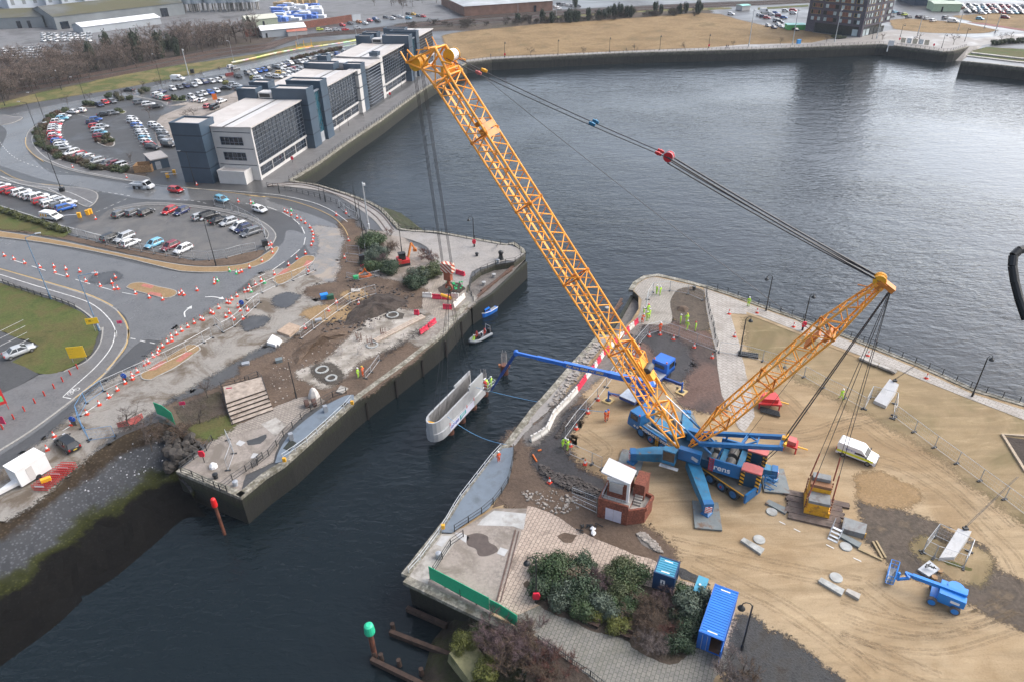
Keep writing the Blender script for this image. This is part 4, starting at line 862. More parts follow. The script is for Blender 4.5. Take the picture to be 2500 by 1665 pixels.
for k in range(8):
 z=5.5+k*2.95
 for fr in((.06,.16,'wd'),(.21,.42,'wrrw'),(.47,.70,'wrrd' if k%2 else 'drrw'),(.76,.93,'drrd' if k%3 else 'wrw')):
  win(AP,-1,fr[0]*L1+(k%2)*.5,fr[1]*L1+(k%2)*.5,z,z+1.6,fr[2],.06)
 for fr in((.03,.09,'dw'),(.14,.28,'wdw'),(.36,.5,'dwd'),(.58,.7,'rww'),(.8,.95,'dww')):
  win(AP2,1,fr[0]*L2,fr[1]*L2,z,z+1.6,fr[2],.06)
for i in range(7):
 panel(Fr(AP.o+AP2.u*.8,p1+AP2.u*.8),-1,2.2+i*3.3,4.9+i*3.3,.2,3.1,.12,M_pane,'shop_window',tow)
for i in range(6):
 panel(Fr(AP2.o+AP.u*.8,p3+AP.u*.8),1,2.4+i*3.4,5.0+i*3.4,.2,3.0,.12,M_pane if i<2 else M_dglz,'shop_window',tow)
def shed(name,label,a,c,depth,h,ridge,mw,mr,door=None,hip=0.0,cat='warehouse',ov=.4):
 F=Fr(a,c);t=thing(name,label,cat,tuple(F.o));L=F.len;D=depth
 b=MB();F.box(b,0,L,0,D,0,h)
 if not hip:
  for u in(0,L):b.add([F(u,0,h),F(u,D,h),F(u,D/2,ridge-.1)],[(0,1,2)])
 b.build('wall',mw,t)
 r=MB();o=ov;R1,R2=F(hip-(0 if hip else o),D/2,ridge),F(L-hip+(0 if hip else o),D/2,ridge)
 e=[F(-o,-o,h),F(L+o,-o,h),F(L+o,D+o,h),F(-o,D+o,h)]
 r.add(e+[R1,R2],[(0,1,5,4),(2,3,4,5),(1,2,5),(3,0,4)]if hip else[(0,1,5,4),(2,3,4,5)]);r.build('roof',mr,t)
 if door:
  for u0,u1,hd in door:
   b=MB();F.box(b,u0*L,u1*L,-.12,-.01,0,hd);b.build('door',M_glass,t)
 return t
M_mossr=mat('mossy_sheet_roof',(.1,.105,.1),.9,.3,.05,dirt=(.085,.08,.04),dscale=.03,dlo=.4,dhi=.55)
M_greysh=mat('grey_sheet',(.2,.22,.23),.7,.2,.1)
M_lightsh=mat('pale_sheet',(.36,.39,.42),.6,.15,.1)
M_whiter=mat('white_sheet_roof',(.75,.76,.77),.5,.06,.1)
M_brickr=mat('red_brick',(.22,.085,.06),.85,.25,.5,fine=3.)
M_brickw=mat('warehouse_brick',(.2,.115,.085),.85,.2,.3)
M_agr=mat('ribbed_grey_roof',(.35,.37,.38),.6,.2,.15)
shed('warehouse','long grey shed with a mossy sheet roof behind the trees',g('A',510,268),g('A',1640,130),46,7,11,M_greysh,M_mossr,[(.03,.09,4),(.8,.86,5)])
shed('warehouse','small dark grey shed left of the mossy roofed shed',g('A',-80,265),g('A',400,245),36,6,9,M_greysh,M_mossr,[(.5,.58,4),(.7,.76,4)])
shed('warehouse','white roofed pale shed in front of the mossy roofed shed',g('A',745,305),g('A',1430,215),16,3.6,5.2,M_lightsh,M_whiter)
shed('warehouse','low brick warehouse with hipped ribbed grey roof by the railway',g('B',1935,150),g('C',540,96),60,5.5,9.5,M_brickw,M_agr,[(.78,.81,3.5)],hip=26)
shed('workshop','pale grey workshop with white roof between the brick wall and the railway',g('B',150,340),g('B',540,305),13,3.6,5.2,M_lightsh,M_whiter,[(.08,.12,2.2)])
shed('kiosk','low shed with a red tiled roof beside the railway',g('B',375,325),g('B',545,312),5,2.2,3.2,M_white,mat('red_tiles',(.4,.14,.1),.8,.2),cat='shed')
shed('warehouse','pale green shed at the edge of the timber yard',g('B',20,250),g('B',290,225),16,4,5.5,mat('pale_green_sheet',(.36,.4,.3),.7,.1),mat('cream_roof',(.5,.5,.42),.7,.1),[(.5,.56,2.8)])
shed('warehouse','far dark blue shed behind the pale green pavilion',g('D',1380,55),g('D',1730,52),30,9,12,mat('navy_sheet',(.03,.05,.09),.6,.2),mat('navy_sheet_roof',(.04,.06,.1),.6,.2))
shed('pavilion','pale mint green flat pavilion beside the far car park',g('D',1545,105),g('D',1790,108),14,4,4.4,mat('mint_render',(.5,.62,.42),.7,.08),mat('mint_roof',(.4,.46,.38),.7,.1),[(.3,.36,2.5)],cat='building')
shed('pavilion','small mint green pavilion left of the larger mint pavilion',g('D',1490,75),g('D',1535,95),10,4,4.4,MATS['mint_render'],MATS['mint_roof'],cat='building')
shed('kiosk','green shuttered kiosk between the parked cars and the brick tower',g('D',262,270),g('D',420,268),6,2.4,2.6,mat('bright_green_panel',(.1,.42,.12),.5,.1),mat('teal_roof',(.25,.55,.5),.6,.1),cat='kiosk')
shed('kiosk','small teal roofed kiosk in the far fenced car park',g('U',655,160),g('U',770,150),6,2.6,3.0,M_white,MATS['teal_roof'],cat='kiosk')
for i,(x,w)in enumerate(((1900,1.),(2000,1.),(2080,1.),(2160,1.),(2230,1.),(1690,.8),(1760,.8))):
 p=g('A',x,105-(x-1700)*.03);t=thing('silo',['leftmost of the five large grey silos','second of the five large grey silos','middle one of the five large grey silos','fourth of the five large grey silos','rightmost of the five large grey silos','left one of the two slim pale silos','right one of the two slim pale silos'][i]+' at the works','silo',tuple(p),0,'works silos')
 b=MB();r=5.6*w;b.lathe([(r,5),(r,24),(r*.6,27)],20,p);b.build('shell',mat('silo_grey',(.3,.34,.38),.6,.15,.1),t)
 b=MB()
 for k in range(6):a=k*math.pi/3;b.beam(p+V3(r*.8*math.cos(a),r*.8*math.sin(a),0),p+V3(r*.8*math.cos(a),r*.8*math.sin(a),5),.7)
 b.build('legs',M_conc,t)
M_wplant=mat('pale_plant',(.45,.49,.54),.6,.2,.1)
for i,(x,y,w,d,h)in enumerate(((90,95,70,30,14),(300,60,26,20,26),(420,70,14,14,34),(560,62,30,18,18),(760,48,36,16,16),(960,22,40,16,12))):
 F=Fr(g('A',x,y),g('A',x+60,y-6));t=thing('works_building',['wide pale','stepped pale','tall slim pale','broad pale','long pale','low pale'][i]+' works building behind the mossy roofed shed','factory',tuple(F.o))
 b=MB();F.box(b,0,w,0,d,0,h);b.build('wall',M_wplant,t)
 b=MB();F.box(b,w*.2,w*.5,2,d-2,h,h+5);F.box(b,-.3,w+.3,-.3,d+.3,h-.6,h);b.build('roof_plant',M_greysh,t)
 b=MB()
 for k in range(int(w/7)):F.box(b,2+k*7,4.2+k*7,-.08,0,3,h-3)
 b.build('louvre',M_greysh,t)
for k,(a,c,h,lab)in enumerate(((('B',480,262),('B',940,192),3.6,'long red brick yard wall beside the stacked timber'),(('B',0,330),('B',130,312),3.6,'short red brick yard wall left of the pale workshop'),(('B',945,190),('B',1020,180),3.2,'pale panel wall at the end of the long red brick wall'))):
 b=MB();b.wall([g(*a),g(*c)],.5,0,h);o=b.build('brick_wall',M_brickr if k<2 else M_lightsh);tag(o,lab,'wall')
cols=[((.1,.2,.55),'blue wrapped'),((.6,.62,.66),'white wrapped'),((.5,.36,.2),'bare timber')]
n=0
for j in range(6):
 for i in range(9):
  x=330+i*55-j*15+rnd.uniform(-8,8);y=190-j*26-i*5+rnd.uniform(-4,4)
  if x>760-j*20 or x<320:continue
  k=2 if j>4 else(0 if rnd.random()<.5 else 1);p=g('B',x,y);n+=1
  F=Fr(p,p+OB.v);b=MB();w,d,h=rnd.uniform(6,9),rnd.uniform(2.5,4),rnd.uniform(1.6,3.6)
  nn=int(h/.8)
  for q in range(nn):F.box(b,rnd.uniform(0,.2),w-rnd.uniform(0,.2),0,d,q*.8,q*.8+.72)
  o=b.build('timber_stack',mat('stack_'+cols[k][1].split()[0],cols[k][0],.6,.2,.3));tag(o,cols[k][1]+' stack in the timber yard behind the red brick wall','timber stack',cols[k][1]+' stacks in the timber yard')
HU=Fr(g('K',935,945),g('K',1195,1025));W_=HU.len
M_hbrick=mat('hut_brick',(.24,.075,.045),.85,.15,1.,fine=5.)
M_wpaint=mat('white_paint',(.72,.72,.72),.45,.05,.8)
hut=thing('control_hut','two storey red brick hut with white sloping roof and steel shutter','hut',tuple(HU.o))
b=MB();HU.box(b,0,W_,0,3.7,0,2.3)
for a in((0,W_,0,.25),(0,.25,.25,3.7)):HU.box(b,*a,2.3,2.95)
RW=[HU(W_,.1),HU(W_+1.7,1.2),HU(W_+2.0,3.4),HU(W_+.6,3.7),HU(W_,3.7)]
b.prism(RW,0,1.9)
for p,q in zip(RW[:-1],RW[1:]):b.beam(p+V3(0,0,2.15),q+V3(0,0,2.15),.25,.55)
b.build('lower_wall',M_hbrick,hut)
b=MB();HU.box(b,.3,W_,.28,3.7,2.3,2.38);b.prism([p+V3(0,0,0)for p in RW],1.9,1.93);b.build('walkway',M_conc,hut)
b=MB();HU.box(b,.6,3.0,1.3,4.1,2.38,5.3);b.build('upper_wall',M_hbrick,hut)
b=MB();HU.box(b,3.3,4.6,2.6,5.0,0,4.2);b.build('stair_wall',M_hbrick,hut)
b=MB()
for k in range(9):HU.box(b,W_+.1,W_+1.0,1.6+k*.26,1.86+k*.26,1.93+k*.2,2.1+k*.2)
b.build('stair',M_conc,hut)
b=MB();HU.box(b,.85,2.4,1.24,1.3,3.3,4.7);sh=b.build('shutter',M_galv,hut)
b=MB();HU.box(b,.8,2.5,1.05,1.24,4.7,5.0);b.build('shutter_box',M_galv,sh)
b=MB();HU.box(b,.55,3.1,1.15,1.28,5.02,5.4);HU.box(b,2.9,3.2,1.1,1.4,2.4,5.3);b.build('white_trim',M_wpaint,hut)
RT=[g('K',968,555,5.5),g('K',1225,668,5.5),g('K',1283,545,6.0),g('K',1040,432,6.0)]
b=MB();b.add([p for p in RT]+[p+V3(0,0,.18)for p in RT],[(3,2,1,0),(4,5,6,7),(0,1,5,4),(1,2,6,5),(2,3,7,6),(3,0,4,7)]);b.build('roof',M_wpaint,hut)
for u in(.95,1.9):
 b=MB();HU.box(b,u-.02,u+.9,-.05,-.005,.12,1.9);b.build('door',mat('lilac_white_door',(.55,.53,.62),.5,.05),hut)
b=MB()
for p,q in(((.3,.3),(W_,.3)),((.3,.3),(.3,3.6))):
 for z in(3.1,3.45):b.bar(HU(*p,z),HU(*q,z),.025)
 for i in range(5):b.bar(HU(lerp(p[0],q[0],i/4),lerp(p[1],q[1],i/4),2.9),HU(lerp(p[0],q[0],i/4),lerp(p[1],q[1],i/4),3.45),.025)
b.build('handrail',M_galv,hut)
# ================================================================ the big crane, its load and the access platform
M_or=mat('crane_orange',(.88,.37,.04),.4,.12,.8,dirt=(.55,.2,.03),dscale=1.2,dlo=.58,dhi=.75)
M_ord=mat('crane_orange_deep',(.55,.19,.03),.45,.2,1.)
M_cb=mat('crane_blue',(.008,.125,.33),.4,.15,.7,dirt=(.03,.1,.2),dscale=1.1,dlo=.55,dhi=.75)
M_cbw=mat('worn_blue',(.02,.16,.3),.5,.25,1.,dirt=(.16,.12,.09),dscale=1.5,dlo=.58,dhi=.7)
M_cbd=mat('deep_blue',(.006,.045,.09),.5,.2,1.)
M_rope=mat('steel_rope',(.045,.045,.05),.5,.2,3.)
M_red=mat('signal_red',(.5,.03,.03),.45,.15,1.)
M_redf=mat('faded_red',(.5,.12,.11),.6,.2,.9,dirt=(.3,.14,.12),dscale=1.)
M_yel=mat('signal_yellow',(.75,.38,.02),.45,.15,1.)
M_grease=mat('greasy_steel',(.1,.095,.085),.6,.4,1.5,dirt=(.04,.035,.03),dscale=1.)
M_tyre=mat('tyre',(.025,.025,.027),.85,.2,4.)
M_hubb=mat('blue_hub',(.02,.13,.32),.5,.2,2.)
M_wtxt=mat('white_lettering',(.78,.78,.78),.5,.05)
M_ytxt=mat('yellow_lettering',(.7,.5,.1),.5,.05)
M_btxt=mat('blue_lettering',(.04,.07,.35),.5,.05)
M_steelp=mat('steel_plate',(.17,.2,.2),.55,.25,.9,dirt=(.16,.1,.06),dscale=1.,dlo=.5,dhi=.65)
M_mat=mat('timber_mat',(.13,.1,.085),.85,.4,1.6,dirt=(.06,.04,.04),dscale=.8)
def stripes(name,a,b,k,axis=(1,0,1)):
 t=NT(name);mp=t.n('ShaderNodeVectorMath',operation='DOT_PRODUCT');t.l(t.n('ShaderNodeTexCoord').outputs['Object'],mp.inputs[0]);mp.inputs[1].default_value=axis
 m=t.n('ShaderNodeMath',operation='MULTIPLY');t.l(mp.outputs['Value'],m.inputs[0]);m.inputs[1].default_value=k
 f=t.n('ShaderNodeMath',operation='FRACT');t.l(m.outputs[0],f.inputs[0])
 c=t.n('ShaderNodeMath',operation='GREATER_THAN');t.l(f.outputs[0],c.inputs[0]);c.inputs[1].default_value=.5
 t.l(t.mix(c.outputs[0],a,b),t.b.inputs['Base Color']);t.b.inputs['Roughness'].default_value=.5;return t.m
M_hazY=stripes('hazard_yellow_black',(.7,.36,.02),(.015,.015,.015),2.0,(.62,.5,.9))
M_hazR=stripes('hazard_red_white',(.55,.03,.03),(.7,.7,.7),3.2,(.6,.5,1.2))
M_hazS=stripes('hook_stripes',(.45,.07,.03),(.7,.6,.5),1.9,(1.,.3,1.))
def text(body,size,m,F,u,v,z,parent,up='z',name='lettering',back=False,ext=.01):
 """flat letters standing on a frame: along F.u, upright"""
 cu=bpy.data.curves.new('t','FONT');cu.body=body;cu.size=size;cu.extrude=ext;cu.offset=.012*size
 o=bpy.data.objects.new('t',cu);me=bpy.data.meshes.new_from_object(o);bpy.data.objects.remove(o)
 ux=F.u;uz=Vector((0,0,1))if up=='z' else F.v
 nn=ux.cross(uz);tp=TOP(parent);b_=F(u,v,z)
 me.transform(Matrix(((ux.x,uz.x,nn.x,b_.x-tp.x),(ux.y,uz.y,nn.y,b_.y-tp.y),(ux.z,uz.z,nn.z,b_.z-tp.z),(0,0,0,1))))
 me.materials.clear();me.materials.append(m);me.name=name
 ob=bpy.data.objects.new(name,me);COL.objects.link(ob);ob.parent=parent;return ob
S0=Vector((21.7,66.6,0));CU=Vector((.881,-.473,0));CN=Vector((.473,.881,0))
SU=Fr(S0,S0+CU)
crane=thing('lattice_crane','huge orange lattice boom crane on a blue wheeled carrier','crane',tuple(S0))
BF=S0-CU*1.15+V3(0,0,3.1);BT=Vector((-7.6,81.95,46.0))
MF=S0+CU*.1+V3(0,0,3.2);MT=Vector((35.6,59.5,29.0))
def lattice(p,q,w0,w1,h0,h1,bays,parent,name,m,side,rc=.12,rd=.062,plate=False,feet=False):
 """four chords with zigzag bracing between p and q; w across (side), h in plane"""
 ax=(q-p).normalized();sd=side.normalized();up=ax.cross(sd).normalized();b=MB()
 def c(t,i):
  w,h=lerp(w0,w1,t)/2,lerp(h0,h1,t)/2
  return p.lerp(q,t)+sd*(w*(1,1,-1,-1)[i])+up*(h*(1,-1,-1,1)[i])
 for i in range(4):b.bar(c(0,i),c(1,i),rc,7)
 for k in range(bays):
  t0,tm,t1=k/bays,(k+.5)/bays,(k+1)/bays
  for i in range(4):
   j=(i+1)%4
   if(lerp(h0,h1,t0)<.4 and i in(0,2)):continue
   b.bar(c(t0,i),c(tm,j),rd,5,caps=False);b.bar(c(tm,j),c(t1,i),rd,5,caps=False)
 for t in(0,1):
  for i in range(4):
   if lerp(h0,h1,t)>.4:b.bar(c(t,i),c(t,(i+1)%4),rd*1.5,6);b.bar(c(t,i)-ax*.15,c(t,i)+ax*.15,rc*1.7,7)
 o=b.build(name,m,parent)
 if plate:
  b=MB();b.beam(c(.02,0).lerp(c(.02,3),.42)+up*.05,c(.98,0).lerp(c(.98,3),.42)+up*.05,.42,.05)
  b.build('walkway',m,o)
 return ax,sd,up,c,o
L=(BT-BF).length;ax=(BT-BF)/L;up=ax.cross(CN).normalized()
up=up if up.z>0 else-up
cuts=[0,.1,.27,.46,.65,.82,.955]
W=2.55;sect=[]
for k in range(6):
 p,q=BF.lerp(BT,cuts[k]),BF.lerp(BT,cuts[k+1])
 if k==0:lattice(p,q,W*.9,W,.25,2.3,2,crane,'boom_section',M_or,CN,.15,.075)
 else:lattice(p,q,W,W,2.3,2.3,(3,3,4,4,4,3)[k],crane,'boom_section',M_or,CN,.13,.066,plate=True)
def bp(t,s,h):return BF.lerp(BT,t)+CN*s+up*h
b=MB();R=Matrix((CN,ax,up)).transposed()
b.box(bp(.205,0,1.35),(1.9,2.6,.5),R=R);b.box(bp(.185,-.2,1.75),(1.3,1.0,.6),R=R)
for s in(-1.1,1.1):b.beam(bp(.15,s,1.2),bp(.27,s,1.25),.22,.5)
wh=b.build('winch_frame',M_or,crane)
b=MB();b.bar(bp(.2,-.75,1.75),bp(.2,.75,1.75),.52,14);b.build('rope_drum',M_grease,wh)
b=MB()
for s in(-.95,.95):b.bar(bp(.175,s,1.1),bp(.235,s,2.0),.07,6);b.bar(bp(.235,s,2.0),bp(.25,s,1.2),.07,6)
b.bar(bp(.235,-.95,2.0),bp(.235,.95,2.0),.07,6);b.build('guard',M_or,wh)
for t in(.815,.832):
 b=MB();b.box(bp(t,0,1.2),(2.4,.75,.1),R=R);b.box(bp(t+.012,-.7,.85),(.9,.5,.9),R=R);b.build('platform',M_ord,crane)
b=MB();HP=lambda t,s,h:bp(t,s,h)
for s in(-1,1):
 w=W/2*s
 b.bar(HP(.955,w,1.15),HP(1.012,w*.8,1.35),.15,7);b.bar(HP(.955,w,-1.15),HP(1.0,w*.8,-1.6),.14,7)
 b.bar(HP(1.0,w*.8,-1.6),HP(1.012,w*.8,1.35),.12,7);b.bar(HP(.955,w,1.15),HP(1.0,w*.8,-1.6),.09,6);b.bar(HP(.955,w,-1.15),HP(1.012,w*.8,1.35),.08,6)
 b.bar(HP(1.0,w*.8,-1.6),HP(1.03,w*.7,-2.9),.1,6);b.bar(HP(1.012,w*.8,1.35),HP(1.03,w*.7,-2.9),.09,6);b.bar(HP(1.012,w*.6,1.3),HP(1.02,w*.6,.5),.09,6)
 b.bar(HP(1.03,w*.7,-2.9),HP(1.055,w*.5,-3.0),.1,6);b.bar(HP(1.02,w*.6,.5),HP(1.035,w*.6,-1.0),.07,6);b.bar(HP(1.03,w*.7,-2.9),HP(1.04,w*.9,-2.0),.06,6)
 b.bar(HP(.985,w,1.25),HP(.965,w*1.05,2.3),.09,6);b.bar(HP(1.02,w*.6,.5),HP(1.04,w*.5,.7),.06,6)
for t,h in((.965,1.2),(1.012,1.35),(1.0,-1.6),(1.03,-2.9),(1.02,.5),(.965,-1.2)):b.bar(HP(t,-W*.4,h),HP(t,W*.4,h),.1,7)
b.bar(HP(.955,-W*.5,1.15),HP(1.0,W*.4,1.3),.06,5);b.bar(HP(.955,W*.5,1.15),HP(1.0,-W*.4,1.3),.06,5)
b.beam(HP(.968,-W*.48,.6),HP(.968,W*.48,.6),.35,1.1)
hd=b.build('boom_head',M_or,crane)
b=MB()
for s in(-.72,-.5,-.28,.28,.5,.72):b.bar(HP(1.018,s-.06,-2.2),HP(1.018,s+.06,-2.2),.8,18)
b.build('sheaves',M_yel,hd)
b=MB();b.bar(HP(.985,-.55,2.0),HP(.985,.55,2.0),.62,16);b.build('guide_drum',M_wpaint,hd)
b=MB()
for s in(-.62,.62):b.bar(HP(.985,s-.04,2.0),HP(.985,s+.04,2.0),.7,18)
b.build('drum_flanges',M_yel,hd)
Lm=(MT-MF).length
mx_=lambda t:MF.lerp(MT,t)
for(a,c,w0,w1,h0,h1,n)in((0,.2,.9,2.2,.25,1.9,3),(.2,.46,2.2,2.2,1.9,1.9,4),(.46,.76,2.2,2.2,1.9,1.9,4),(.76,.985,2.2,.95,1.9,.6,3)):
 lattice(mx_(a),mx_(c),w0,w1,h0,h1,n,crane,'mast_section',M_or,CN,.115,.06,plate=False)
ma=(MT-MF).normalized();mup=ma.cross(CN).normalized();mup=mup if mup.z>0 else-mup
b=MB();R2=Matrix((CN,ma,mup)).transposed()
b.box(mx_(.99),(1.15,.9,.8),R=R2);b.box(mx_(1.0)-mup*.75,(.9,.5,1.1),R=R2);b.box(mx_(.745)-mup*.55,(1.9,.9,.3),R=R2);b.box(mx_(.7)+mup*.2,(1.4,2.2,.25),R=R2)
b.bar(mx_(.97),mx_(.94)+mup*1.3+CN*.3,.06,5);b.bar(mx_(.98),mx_(.92)+mup*.9-CN*.4,.06,5)
mh=b.build('mast_head',M_ord,crane)
b=MB()
for s in(-.42,-.2,.2,.42):b.bar(mx_(1.0)+CN*(s-.05)+mup*.35,mx_(1.0)+CN*(s+.05)+mup*.35,.6,16)
b.build('sheaves',M_yel,mh)
RS=Vector((16.49,70.69,38.1))
def cable(b,p,q,r,sag=.0,n=8):
 pts=[p.lerp(q,i/n)-V3(0,0,sag*4*(i/n)*(1-i/n))for i in range(n+1)];b.tube(pts,r,5)
b=MB();bh=bp(.985,0,1.6)
for s in(-.42,.42):
 cable(b,MT+CN*s+mup*.8,RS+CN*s*.9,.095,.15)
 cable(b,MT+CN*s+mup*.3,RS+CN*s*.9-V3(0,0,.55),.075,.2)
 cable(b,RS+CN*s,bh+CN*s*1.6,.055,.25)
pn=b.build('pendant_lines',M_rope,crane)
b=MB();cable(b,mx_(.72)+mup*.9,bp(.99,.2,2.2),.03,.4);cable(b,S0+CU*5+V3(0,0,3),mx_(.7)-mup*.5,.025,.1);cable(b,S0+CU*4+V3(0,0,3.2),bp(.24,.3,1.6),.03,.1);b.build('winch_line',M_rope,crane)
pd=(RS-bh).normalized()
b=MB();b.bar(RS-CN*.34,RS+CN*.34,.5,18);b.build('equaliser_sheave',mat('bright_red',(.6,.02,.03),.4,.1),crane)
b=MB();b.bar(RS-CN*.3,RS-CN*.26,.56,16);b.bar(RS+CN*.26,RS+CN*.3,.56,16);b.build('sheave_rim',M_wpaint,crane)
for t in(.0,.3,.84):
 for s in(-.42,.42):
  q=(RS+CN*s).lerp(bh+CN*s*1.6,.04+t*.96);b=MB();b.beam(q-pd*.35,q+pd*.35,.18,.26);b.bar(q-CN*.14,q+CN*.14,.18,8);b.build('pendant_link',(M_red,M_cbw,M_yel if s>0 else M_redf)[(.0,.3,.84).index(t)],pn)
FE=S0+CU*9.3-CN*.35+V3(1.3,.1,7.1)
b=MB()
for s in(-1.1,1.1):
 b.beam(S0+CU*1.2+CN*s+V3(0,0,4.6),FE+CN*s*.95,.42,.5);b.bar(S0+CU*3.6+CN*s+V3(0,0,3),S0+CU*4.2+CN*s+V3(0,0,5.6),.12,8)
q=lambda t,s:(S0+CU*1.2+CN*s+V3(0,0,4.6)).lerp(FE+CN*s*.95,t)
b.beam(q(.52,-1.1),q(.56,1.1),.3,.42);b.beam(q(.7,-1.1),q(.7,1.1),.16);b.beam(q(.56,1.1),q(.7,0),.16);b.beam(q(.52,-1.1),q(.7,0),.16);b.beam(q(.985,-1.3),q(.985,1.3),.5,.55)
b.build('backstay_frame',M_cb,crane)
b=MB();b.box(FE+V3(.2,.3,.35),(.7,.5,.5),SU.ang);b.box(FE-CN*.8+V3(.2,0,.35),(.35,.5,.4),SU.ang);b.box(FE+CN*.8+V3(.2,0,.35),(.35,.5,.4),SU.ang);b.build('frame_shackles',M_yel,crane)
b=MB()
for s in(-.9,-.5,.5,.9):cable(b,MT+CN*s*.3-mup*1.0,FE+CN*s+V3(0,0,.4),.04)
b.build('backstay_ropes',M_rope,crane)
TR=Fr(g('L',405,905,.3),g('L',628,955,.3),.29);TW=TR.len
b=MB();tie=MB()
for u in(.1,TW-.1):
 for v,z in((.3,2.3),(2.9,3.1)):
  p=TR(u,v,z);t=MT+CN*(.35 if v>1 else-.35)-mup*1.0;b.tube([t,t.lerp(p,.86)],.036,5);tie.bar(t.lerp(p,.86),p,.08,6)
b.build('tray_ropes',M_rope,crane);tie.build('tie_bars',mat('red_oxide',(.3,.08,.05),.6,.2),crane)
b=MB()
for s in(-.5,.5):b.bar(S0+CU*7.6+CN*s+V3(0,0,1.5),FE+CN*s,.05,5)
b.build('stay_ropes',M_rope,crane)
b=MB()
for s in(-1.1,1.1):b.bar(bp(.115,s,1.1),(bp(.115,s,1.1)).lerp(S0+CU*2.8+CN*s+V3(0,0,3.6),.5),.085,10)
b.build('ram_rod',mat('chrome_rod',(.7,.72,.75),.2,.05,metal=.6),crane)
b=MB()
for s in(-1.1,1.1):p=bp(.115,s,1.1);e=S0+CU*2.8+CN*s+V3(0,0,3.6);b.bar(p.lerp(e,.48),e,.15,10)
b.build('ram_cylinder',M_cb,crane)
HZ=18.8;HK=Vector((-8.1,82.0,0))
b=MB();b.box(HK+V3(0,0,20.6),(1.7,.8,1.2),SU.ang);hb=b.build('hook_block',M_hazS,crane)
b=MB();b.box(HK+V3(0,0,19.4),(1.0,.6,1.2),SU.ang);b.bar(HK+V3(0,0,19),HK+V3(0,0,18),.22,8);b.tube([HK+CU*(.45*math.cos(a))+V3(0,0,17.7+.45*math.sin(a))for a in[x*.5-1.0 for x in range(10)]],.16,6);b.build('hook',mat('hook_rust',(.3,.09,.05),.6,.3),hb)
b=MB()
for s in(-.72,.72):
 for d in(-.14,0,.14):b.tube([bp(1.018,s+d*.4,-2.6)-ax*.3+CU*d,HK+CN*0+CU*(s*.95+d)+V3(0,0,21.1)],.03,5)
b.build('hoist_ropes',M_rope,crane)
b=MB();SU.box(b,-1.6,8.2,-2.0,-1.75,2.0,3.2);SU.box(b,-1.6,8.2,1.75,2.0,2.0,3.2);SU.box(b,-1.6,8.2,-1.75,1.75,1.9,2.3);SU.box(b,2.6,2.9,-1.75,1.75,2.3,3.6);b.build('superstructure',M_cbd,crane)
b=MB();SU.box(b,3.4,6.6,-2.25,-2.02,2.0,3.9);SU.box(b,3.4,6.6,2.02,2.25,2.0,3.9);sp=b.build('side_panel',M_cb,crane)
b=MB();SU.box(b,-.8,1.9,-2.35,-1.6,2.4,4.0);SU.box(b,-.8,1.9,1.6,2.35,2.4,4.0);fp=b.build('front_panel',M_cb,crane)
text('rens',1.15,M_wtxt,Fr(SU(3.5,-2.28),SU(4.5,-2.28)),0,0,2.45,sp)
b=MB();F=Fr(SU(0,-2.37),SU(1,-2.37))
for z0,k in((3.0,.75),(2.75,.75),):b.add([F(.75,0,z0+.3),F(.95,0,z0+.5),F(.95+k,0,z0+.15),F(.75+k,0,z0-.05)],[(0,1,2,3),(3,2,1,0)])
b.build('emblem',M_wtxt,fp)
for v in(-1,.9):
 b=MB();b.bar(SU(3.3,v-.6,2.9),SU(3.3,v+.6,2.9),.55,14);b.bar(SU(5.2,v-.6,2.9),SU(5.2,v+.6,2.9),.6,14);b.build('winch_drum',M_grease,crane)
b=MB();SU.box(b,3.9,4.7,-1.6,1.6,2.4,2.8);SU.box(b,6.0,6.7,-1.6,1.6,2.3,3.3);SU.box(b,2.95,3.35,-2.2,-2.1,2.0,4.0);b.build('machinery',M_cbw,crane)
b=MB()
for i in range(7):SU.box(b,2.95,3.45,-2.3,-2.2,2.1+i*.28,2.16+i*.28)
for u in(2.92,3.44):SU.box(b,u,u+.06,-2.3,-2.2,2.0,4.0)
b.build('ladder',M_red,crane)
for s in(-1,1):
 a,e=sorted((s*1.15,s*2.55))
 b=MB();SU.box(b,6.75,8.95,a,e,1.0,3.75);cw=b.build('counterweight',M_cbd,crane)
 b=MB()
 for u0,u1 in((6.73,7.2),(8.5,8.97)):SU.box(b,u0,u1,a-.03,e+.03,1.05,3.6)
 b.build('hazard_band',M_hazY,cw)
 b=MB();b.prism([SU(6.7,a-.05),SU(9.0,a-.05),SU(9.0,e-.2),SU(8.5,e+.05),SU(7.0,e+.05),SU(6.7,e-.2)],3.755,3.95);b.build('cap',M_redf,cw)
b=MB()
for i in range(9):
 p=SU(9.1+rnd.uniform(0,.6),rnd.uniform(-2.4,-.2),1.2+rnd.uniform(0,1.4));b.bar(p,p+CU*rnd.uniform(.6,1.4)+V3(0,0,rnd.uniform(-.6,.6)),.06,5);b.bar(p,p+CN*rnd.uniform(-.8,.8)+V3(0,0,rnd.uniform(.3,.9)),.06,5)
b.build('rear_frame',M_cb,crane)
b=MB();SU.box(b,-2.5,-.9,-3.3,-2.4,1.9,2.3);SU.box(b,-2.5,-.9,-3.3,-2.4,3.8,3.95)
for u in(-2.5,-.98):
 for v in(-3.3,-2.48):SU.box(b,u,u+.08,v,v+.08,2.3,3.8)
cabo=b.build('operator_cab',M_cbw,crane)
b=MB();SU.box(b,-2.42,-.98,-3.27,-3.25,2.35,3.75);SU.box(b,-2.47,-2.45,-3.2,-2.5,2.35,3.75);b.build('cab_window',mat('cab_glass',(.05,.04,.035),.1,.5,spec=.8),cabo)
b=MB();SU.box(b,-2.6,-.3,-3.95,-3.4,1.8,1.86)
for i in range(8):SU.box(b,-2.5+i*.27,-2.42+i*.27,-3.9,-3.45,1.86,1.9)
b.build('step',M_galv,cabo)
